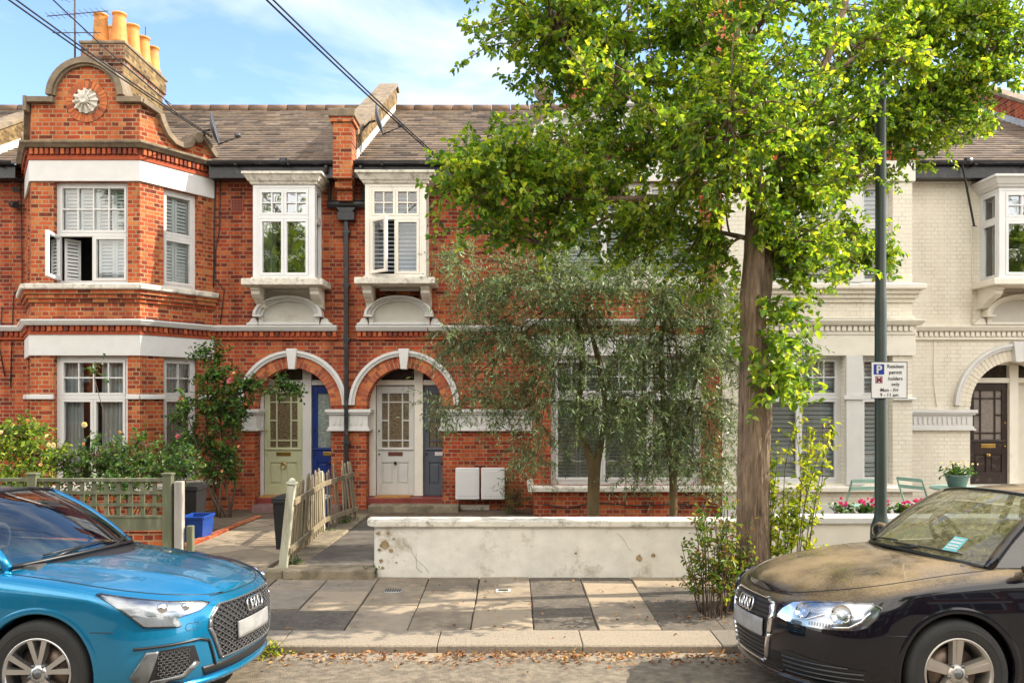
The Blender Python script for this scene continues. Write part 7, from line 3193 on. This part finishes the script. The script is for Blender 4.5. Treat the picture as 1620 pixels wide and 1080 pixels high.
    # ---- grille
    if blue:
        G = [(-.42, .672), (.42, .672), (.515, .60), (.53, .54), (.43, .325), (-.43, .325), (-.53, .54), (-.515, .60)]
    else:
        G = [(-.27, .682), (.27, .682), (.335, .66), (.352, .60), (.335, .46), (.285, .285), (.25, .262), (-.25, .262), (-.285, .285), (-.335, .46), (-.352, .60), (-.335, .66)]
    Gi = scale_poly(G, .955 if blue else .93, .94)
    m = MB()
    for q in ring_poly(G, Gi):
        C.patch(m, q, .016 if not blue else .012, .02)
    m.build('grille_frame', CHROME if not blue else LAMPD, t, uv=False)
    m = MB()
    C.patch(m, Gi, .003)
    gr = m.build('grille', BLKTRIM, t, uv=False)
    m = MB()
    if blue:
        # honeycomb: hexagonal cells drawn as raised rims
        hw, hh = .064, .036
        row = 0
        z = .345
        lims = lambda z: tab([(.325, .405), (.54, .50), (.60, .485), (.672, .40)], z)
        while z < .665:
            x = -.52 + (hw / 2 if row % 2 else 0)
            while x < .53:
                if abs(x) < lims(z) - .012 and not (abs(x) < .27 and .405 < z < .535):
                    hexo = [(x + hw * .5 * .98 * math.cos(R(60 * k)) , z + hh * .60 * math.sin(R(60 * k))) for k in range(6)]
                    hexi = [(x + hw * .5 * .70 * math.cos(R(60 * k)), z + hh * .60 * .66 * math.sin(R(60 * k))) for k in range(6)]
                    for q in ring_poly(hexo, hexi):
                        C.patch(m, q, .011, .008, step=9)
                x += hw
            z += hh * .5 * 1.05
            row += 1
    else:
        for z in [.283 + .0285 * k for k in range(14)]:
            if .435 < z < .545:
                continue
            lim = tab([(.262, .25), (.285, .272), (.46, .318), (.60, .335), (.66, .318), (.682, .26)], z) - .01
            C.patch(m, [(-lim, z - .006), (lim, z - .006), (lim, z + .006), (-lim, z + .006)], .013, .012)
    m.build('grille_mesh', GRILLEM, gr, uv=False)
    zp = (.415, .525) if blue else (.435, .545)
    m = MB()
    C.patch(m, [(-.26, zp[0]), (.26, zp[0]), (.26, zp[1]), (-.26, zp[1])], .024, .01)
    m.build('number_plate', PLATE, t, uv=False)
    # emblem: four linked rings
    m = MB()
    zr = .605 if blue else .605
    for k in range(4):
        wc = (k - 1.5) * .056
        P = [C.surf(wc + .040 * math.cos(2 * PI * j / 28), zr + .040 * math.sin(2 * PI * j / 28), .026 + .002 * (k % 2)) for j in range(29)]
        m.tube(P, .0065, 8, cap=False)
    m.build('emblem', CHROME, t, uv=False)

    # ---- head lights
    for sg in (1, -1):
        fl = (lambda P: P) if sg > 0 else mirror
        if blue:
            HL = [(.475, .688), (.52, .705), (.74, .735), (.93, .775), (1.07, .805), (1.10, .80), (1.03, .70), (.94, .60), (.74, .578), (.72, .585), (.735, .635), (.57, .655)]
        else:
            HL = [(.395, .585), (.44, .645), (.50, .688), (.62, .715), (.80, .735), (.97, .742), (1.04, .715), (1.045, .66), (1.0, .60), (.95, .58), (.75, .565), (.55, .565)]
        m = MB()
        C.patch(m, fl(HL), .004)
        h = m.build('headlight', LAMPB if blue else REFL, t, uv=False)
        h['label'] = 'angular headlight with stepped lower edge' if blue else 'clear headlight with two round reflectors'
        m = MB()
        for q in ring_poly(fl(HL), scale_poly(fl(HL), .965, .93)):
            C.patch(m, q, .009, .008)
        m.build('headlight_rim', BLKTRIM, h, uv=False)
        m = MB()
        if blue:
            C.patch(m, fl([(.76, .590), (.93, .607), (.985, .665), (.79, .65)]), .006)
            C.patch(m, fl([(.90, .700), (1.05, .79), (1.075, .795), (1.01, .70), (.99, .675), (.80, .662)]), .0062)
            C.patch(m, fl([(.53, .672), (.78, .675), (.80, .682), (.54, .678)]), .0062)
            m.build('light_guide', LAMPW, h, uv=False)
            m = MB()
            for wc, zc, r in ((.80, .704, .030), (.66, .693, .024)):
                p = C.surf(sg * wc, zc, .012)
                q = C.surf(sg * wc, zc, .030)
                n = (q - p)
                m.tube([p - n, p, q], [r * 1.15, r, r * .5], 20)
            build_loose(m, 'projector', CHROME, h, uv=False)
        else:
            for wc, zc, r in ((.60, .655, .050), (.84, .665, .058)):
                p = C.surf(sg * wc, zc, .002)
                q = C.surf(sg * wc, zc, .022)
                n = (q - p)
                m.tube([p, q], [r * .55, r], 26, cap=False)
                m.tube([p - n * .1, q - n * .3], [.012, .010], 12)
            C.line(m, [(sg * .43, .605), (sg * .55, .603), (sg * .64, .612), (sg * .74, .655)], .010, .008)
            C.line(m, [(sg * .80, .585), (sg * .90, .595), (sg * .96, .635), (sg * .985, .69)], .010, .009)
            build_loose(m, 'projector', CHROME, h, uv=False)
            m = MB()
            for k in range(9):
                C.line(m, [(sg * (.66 + k * .018), .582), (sg * (.66 + k * .018), .605)], .008, .0035)
            C.patch(m, fl([(.48, .575), (.60, .575), (.60, .590), (.48, .590)]), .007)
            m.build('light_guide', LAMPD, h, uv=False)
        m = MB()
        C.patch(m, fl(scale_poly(HL, .98, .96)), .014 if blue else .018)
        m.build('lens', LENS, h, uv=False, recalc=False)
        # lower intakes
        m = MB()
        if blue:
            IN = [(.60, .345), (.64, .455), (.72, .462), (.93, .455), (1.02, .31), (.98, .27), (.84, .255), (.70, .27)]
            C.patch(m, fl(IN), .004)
            it = m.build('air_intake', BLKTRIM, t, uv=False)
            m = MB()
            z = .30
            row = 0
            while z < .44:
                x = .69 + (.018 if row % 2 else 0)
                while x < .86:
                    ho = [(sg * (x + .018 * math.cos(R(60 * k))), z + .013 * math.sin(R(60 * k))) for k in range(6)]
                    hi = [(sg * (x + .012 * math.cos(R(60 * k))), z + .0085 * math.sin(R(60 * k))) for k in range(6)]
                    for q in ring_poly(ho, hi):
                        C.patch(m, q, .008, .004, step=9)
                    x += .036
                z += .0165
                row += 1
            m.build('intake_mesh', GRILLEM, it, uv=False)
            m = MB()
            C.patch(m, fl([(.86, .455), (.93, .455), (1.02, .31), (.98, .27), (.92, .262), (.90, .33)]), .012, .012)
            C.patch(m, fl([(.60, .345), (.70, .27), (.84, .255), (.92, .262), (.90, .280), (.72, .292), (.64, .36)]), .014, .012)
            m.build('intake_surround', LAMPD, it, uv=False)
            m = MB()
            C.line(m, [(sg * 1.0, .478), (sg * .60, .487), (sg * .53, .465), (sg * .47, .30)], .004, .009)
            m.build('bumper_trim', BLKTRIM, t, uv=False)
            m = MB()
            P = [(.60, .59), (.68, .592), (.695, .565), (.68, .548), (.61, .55)]
            C.line(m, [(sg * a, b) for a, b in P + P[:1]], .0005, .0018)
            C.line(m, [(sg * a, b) for a, b in [(.50, .50), (.56, .505), (.575, .47), (.52, .46), (.50, .50)]], .0005, .0015)
            m.build('bumper_cover', BLKTRIM, t, uv=False)
        else:
            IN = [(.44, .385), (.52, .395), (1.0, .345), (1.0, .255), (.96, .235), (.50, .235), (.44, .30)]
            C.patch(m, fl(IN), .004)
            it = m.build('air_intake', BLKTRIM, t, uv=False)
            m = MB()
            for z, a, b in ((.262, .47, .985), (.292, .455, .985), (.322, .45, .985), (.350, .45, .90)):
                C.patch(m, fl([(a, z - .004), (b, z - .004), (b, z + .005), (a, z + .005)]), .012, .010)
            m.build('intake_slat', GRILLEM, it, uv=False)
    # lower lip
    m = MB()
    C.patch(m, [(-.55, .245), (.55, .245), (.58, .305), (-.58, .305)] if blue else [(-.42, .215), (.42, .215), (.42, .245), (-.42, .245)], .006, .01)
    m.build('lower_lip', BLKTRIM, t, uv=False)
    m = MB()
    C.patch(m, [(-.80, .205), (.80, .205), (.82, .228), (-.82, .228)], .03, .035)
    m.build('splitter', pm, t, uv=False)

    # ---- glasshouse
    xb0, xt0 = -.06, -.74
    if blue:
        xt0 = -.78

    def ws_pt(u, v, off=0.0):
        b = Vector((xb0 - .24 * u * u, .70 * u, .975 - .05 * u * u))
        e = Vector((xt0 - .10 * u * u, .565 * u, 1.372 - .035 * u * u))
        p = b.lerp(e, v)
        p.z += .035 * math.sin(PI * v) + off
        p.x += .01 * math.sin(PI * v) + off * .6
        return p
    n, k = 24, 12
    m = MB()
    m.add([ws_pt(-1 + 2 * i / n, j / k) for j in range(k + 1) for i in range(n + 1)], [[j * (n + 1) + i, j * (n + 1) + i + 1, (j + 1) * (n + 1) + i + 1, (j + 1) * (n + 1) + i] for j in range(k) for i in range(n)], True)
    wsc = m.build('windscreen', glassm, t, uv=False, recalc=False)
    m = MB()
    for e in ([ws_pt(-1 + 2 * i / n, 0, .004) for i in range(n + 1)], [ws_pt(-1 + 2 * i / n, 1, .002) for i in range(n + 1)]):
        m.tube(e, .012, 6)
    m.build('windscreen_seal', BLKTRIM, wsc, uv=False)
    # roof
    def roof_pt(u, v):
        x = xt0 - .10 * u * u + (-2.55 - xt0) * v
        z = 1.372 - .035 * u * u + .065 * math.sin(PI * min(1, v * .9 + .08)) ** .8 * 1.0 - .02 - .03 * max(0, v - .6)
        y = (.565 + .015 * math.sin(PI * v)) * u
        if v == 0:
            z = 1.372 - .035 * u * u
        return Vector((x, y, z - .035 * abs(u) ** 6))
    k = 24
    m = MB()
    m.add([roof_pt(-1 + 2 * i / n, j / k) for j in range(k + 1) for i in range(n + 1)], [[j * (n + 1) + i, j * (n + 1) + i + 1, (j + 1) * (n + 1) + i + 1, (j + 1) * (n + 1) + i] for j in range(k) for i in range(n)], True)
    m.build('roof', pm, t, uv=False)
    # pillars and side glass
    for sg in (-1, 1):
        m = MB()
        P = [ws_pt(sg, v / 8, 0) + Vector((-.01, sg * .01, -.01)) for v in range(9)]
        m.tube(P, .030, 8)
        P2 = [roof_pt(sg, v / 20) + Vector((0, sg * .004, .002)) for v in range(21)]
        m.tube(P2, .026, 8)
        m.tube([P2[-1], Vector((-3.1, sg * .72, .98))], .06, 8)
        m.tube([Vector((-1.45, sg * .60, 1.36)), Vector((-1.40, sg * .80, .96))], .028, 6)
        m.build('pillar', pm, t, uv=False)
        m = MB()
        q = []
        for i in range(13):
            f = i / 12
            top_ = roof_pt(sg, f * .92) if f > 0 else ws_pt(sg, 1)
            bot = Vector((-.42 - 2.4 * f, sg * .79, .93 + .04 * f))
            if f == 0:
                bot = ws_pt(sg, 0)
            q += [bot, top_]
        m.add(q, [[2 * i, 2 * i + 2, 2 * i + 3, 2 * i + 1] for i in range(12)], True)
        m.build('side_window', SIDEGL, t, uv=False, recalc=False)
        # door mirror
        m = MB()
        c = Vector((-.50 if not blue else -.72, sg * .93, .985))
        vs = []
        for i in range(9):
            a = PI * i / 8
            for j in range(14):
                b = 2 * PI * j / 14
                vs.append((c.x + .055 * math.cos(a), c.y + .105 * math.sin(a) * math.cos(b), c.z + .072 * math.sin(a) * math.sin(b)))
        m.add(vs, [[i * 14 + j, i * 14 + (j + 1) % 14, (i + 1) * 14 + (j + 1) % 14, (i + 1) * 14 + j] for i in range(8) for j in range(14)], True)
        m.tube([c + Vector((0, -sg * .06, -.04)), Vector((c.x + .02, sg * .80, .93))], .02, 8)
        m.build('door_mirror', pm, t, uv=False)
    m = MB()
    m.add([(-2.5, -.55, 1.32), (-2.5, .55, 1.32), (-3.1, .7, .98), (-3.1, -.7, .98)], [[0, 1, 2, 3]])
    m.build('rear_window', SIDEGL, t, uv=False, recalc=False)
    # wipers and scuttle
    m = MB()
    m.add([ws_pt(-1 + 2 * i / n, 0, 0) + Vector((.13 if abs(i - n / 2) < n * .45 else .02, 0, -.045)) for i in range(n + 1)] + [ws_pt(-1 + 2 * i / n, 0, 0) + Vector((0, 0, -.01)) for i in range(n + 1)], [[i, i + 1, i + n + 2, i + n + 1] for i in range(n)], True)
    m.build('scuttle', BLKTRIM, t, uv=False)
    m = MB()
    for u0, u1 in ((-.75, .05), (0.05, .80)):
        m.tube([ws_pt(u0 + (u1 - u0) * f / 8, .045 + .03 * f / 8, .012) for f in range(9)], .006, 6)
        m.tube([ws_pt(u0, .0, .0), ws_pt(u0 + .35, .045, .02)], .010, 6)
    m.build('wiper', BLKTRIM, t, uv=False)
    # interior
    m = MB()
    m.box(-.62, -.16, -.66, .66, .84, .935)
    m.build('dashboard', INT, t, bev=.03)
    for sg in (-1, 1):
        m = MB()
        m.obox((-1.30, sg * .36, .78), (.07, .24, .33), Matrix.Rotation(R(-14), 3, 'Y'))
        m.obox((-1.42, sg * .36, 1.19), (.045, .13, .085), Matrix.Rotation(R(-10), 3, 'Y'))
        m.box(-1.3, -.85, sg * .36 - .24, sg * .36 + .24, .45, .58)
        m.build('seat', INT, t, bev=.03)
    m = MB()
    sc = Vector((-.72, -.36, .99))
    ax = Vector((-.85, 0, .35)).normalized()
    s1 = Vector((0, 1, 0))
    s2 = ax.cross(s1)
    m.tube([sc + s1 * .185 * math.cos(2 * PI * k / 28) + s2 * .185 * math.sin(2 * PI * k / 28) for k in range(29)], .016, 8, cap=False)
    for a in (0, PI, PI * 1.5):
        m.tube([sc, sc + s1 * .18 * math.cos(a) + s2 * .18 * math.sin(a)], .016, 6)
    m.tube([sc - ax * .02, sc + ax * .03], .055, 14)
    m.build('steering_wheel', INT, t)
    if blue:
        pass
    else:
        m = MB()
        q = [ws_pt(.60 + .13 * a, .09 + .17 * b, .003) for b in (0, 1) for a in (0, 1)]
        m.add(q, [[0, 1, 3, 2]])
        o = m.build('permit_sticker', plain('teal_sticker', (0.18, 0.50, 0.50), .5, var=.02), t, uv=False, recalc=False)
        m = MB()
        for b0, b1 in ((.115, .13), (.145, .16), (.18, .20), (.22, .235)):
            q = [ws_pt(.615 + .10 * a, b0 if b == 0 else b1, .005) for b in (0, 1) for a in (0, 1)]
            m.add(q, [[0, 1, 3, 2]])
        m.build('sticker_print', WHITE, o, uv=False, recalc=False)
    return t, C


yc = 5.786
zc = -.024
roll = math.atan(.088 / 1.57)
BLUEP = paint('blue_car_paint', (0.002, 0.19, 0.38), .55)
BLACKPT = paint('black_dusty_car_paint', (0.003, 0.0035, 0.008), .0, dust=(0.27, 0.20, 0.115), dustamt=.85)
dw, N_, L_, B_ = newmat('dusty_windscreen')
N_.remove(B_)
tr_ = N_.new("ShaderNodeBsdfTransparent")
gl_ = N_.new("ShaderNodeBsdfGlossy")
gl_.inputs[1].default_value = .03
df_ = N_.new("ShaderNodeBsdfDiffuse")
df_.inputs[0].default_value = (0.34, 0.30, 0.16, 1)
tcd = N_.new("ShaderNodeTexCoord")
nd = N_.new("ShaderNodeTexNoise")
nd.inputs['Scale'].default_value = 30
nd.inputs['Detail'].default_value = 8
nd.inputs['Roughness'].default_value = .75
L_.new(tcd.outputs['Object'], nd.inputs[0])
rd = N_.new("ShaderNodeValToRGB")
rd.color_ramp.elements[0].position = .42
rd.color_ramp.elements[0].color = (.16, .16, .16, 1)
rd.color_ramp.elements[1].position = .68
rd.color_ramp.elements[1].color = (.75, .75, .75, 1)
L_.new(nd.outputs[0], rd.inputs[0])
fr_ = N_.new("ShaderNodeFresnel")
ad_ = N_.new("ShaderNodeMath")
ad_.operation = 'ADD'
ad_.inputs[1].default_value = .12
L_.new(fr_.outputs[0], ad_.inputs[0])
m1_ = N_.new("ShaderNodeMixShader")
m2_ = N_.new("ShaderNodeMixShader")
L_.new(ad_.outputs[0], m1_.inputs[0])
L_.new(tr_.outputs[0], m1_.inputs[1])
L_.new(gl_.outputs[0], m1_.inputs[2])
L_.new(rd.outputs[0], m2_.inputs[0])
L_.new(m1_.outputs[0], m2_.inputs[1])
L_.new(df_.outputs[0], m2_.inputs[2])
L_.new(m2_.outputs[0], N_['Material Output'].inputs[0])

YAW = R(4)
# hub of the near front wheel wanted at X=-2.85 / 2.68, Y=4.906
def place(hx, facing):
    # near wheel local offset (0, -+.87) rotated
    if facing > 0:
        a = -YAW
        ly = -.87
    else:
        a = PI + YAW
        ly = .87
    ox, oy = -math.sin(a) * ly, math.cos(a) * ly
    return (hx - ox, 4.906 - oy, zc), a


l1, a1 = place(-2.85, 1)
l2, a2 = place(2.68, -1)
carB, _ = build_car('blue', 'glossy blue hatchback with honeycomb grille parked at the kerb facing right', 'car', l1, a1, -roll, BLUEP, WSGL)
carK, _ = build_car('black', 'black car coated in yellowish dust with chrome framed grille, parked facing left', 'car', l2, a2, roll, BLACKPT, dw)

# ---------------------------------------------------------------- the opposite side of the street (seen in reflections only)
t = thing('house_row', 'red brick houses with white windows across the street', 'houses', (0, -14, 0))
m = MB()
m.box(-45, 45, -22, -14, -.2, 6.2)
m.build('wall', BR_RED, t)
m = MB()
m.add([(-45, -13.6, 6.1), (45, -13.6, 6.1), (45, -18, 8.8), (-45, -18, 8.8)], [[0, 1, 2, 3]])
m.build('roof', plain('slate_roof', (.10, .085, .075), .8, var=.3, scale=8), t, recalc=False)
m = MB()
x = -42
while x < 42:
    m.box(x, x + 2.6, -14.02, -13.0, -.1, 6.0)
    x += 6.3
m.build('bay', BR_RED2, t)
m = MB()
x = -42
while x < 42:
    for z0, z1 in ((.8, 2.7), (3.8, 5.4)):
        m.box(x + .25, x + 2.35, -13.0, -12.95, z0, z1)
        m.box(x + 3.6, x + 4.6, -14.0, -13.95, z0, z1)
    m.box(x - .05, x + 2.65, -13.05, -12.92, 2.75, 3.1)
    m.box(x - .05, x + 2.65, -13.05, -12.92, 5.5, 5.9)
    x += 6.3
m.build('window', WHITE, t)
m = MB()
x = -42
while x < 42:
    for z0, z1 in ((.9, 2.6), (3.9, 5.3)):
        for k in range(2):
            m.box(x + .35 + k * 1.0, x + 1.25 + k * 1.0, -12.95, -12.94, z0, z1)
    x += 6.3
m.build('pane', ROOMD, t)
for o in bpy.data.objects:
    if '_org' in o:
        del o['_org']
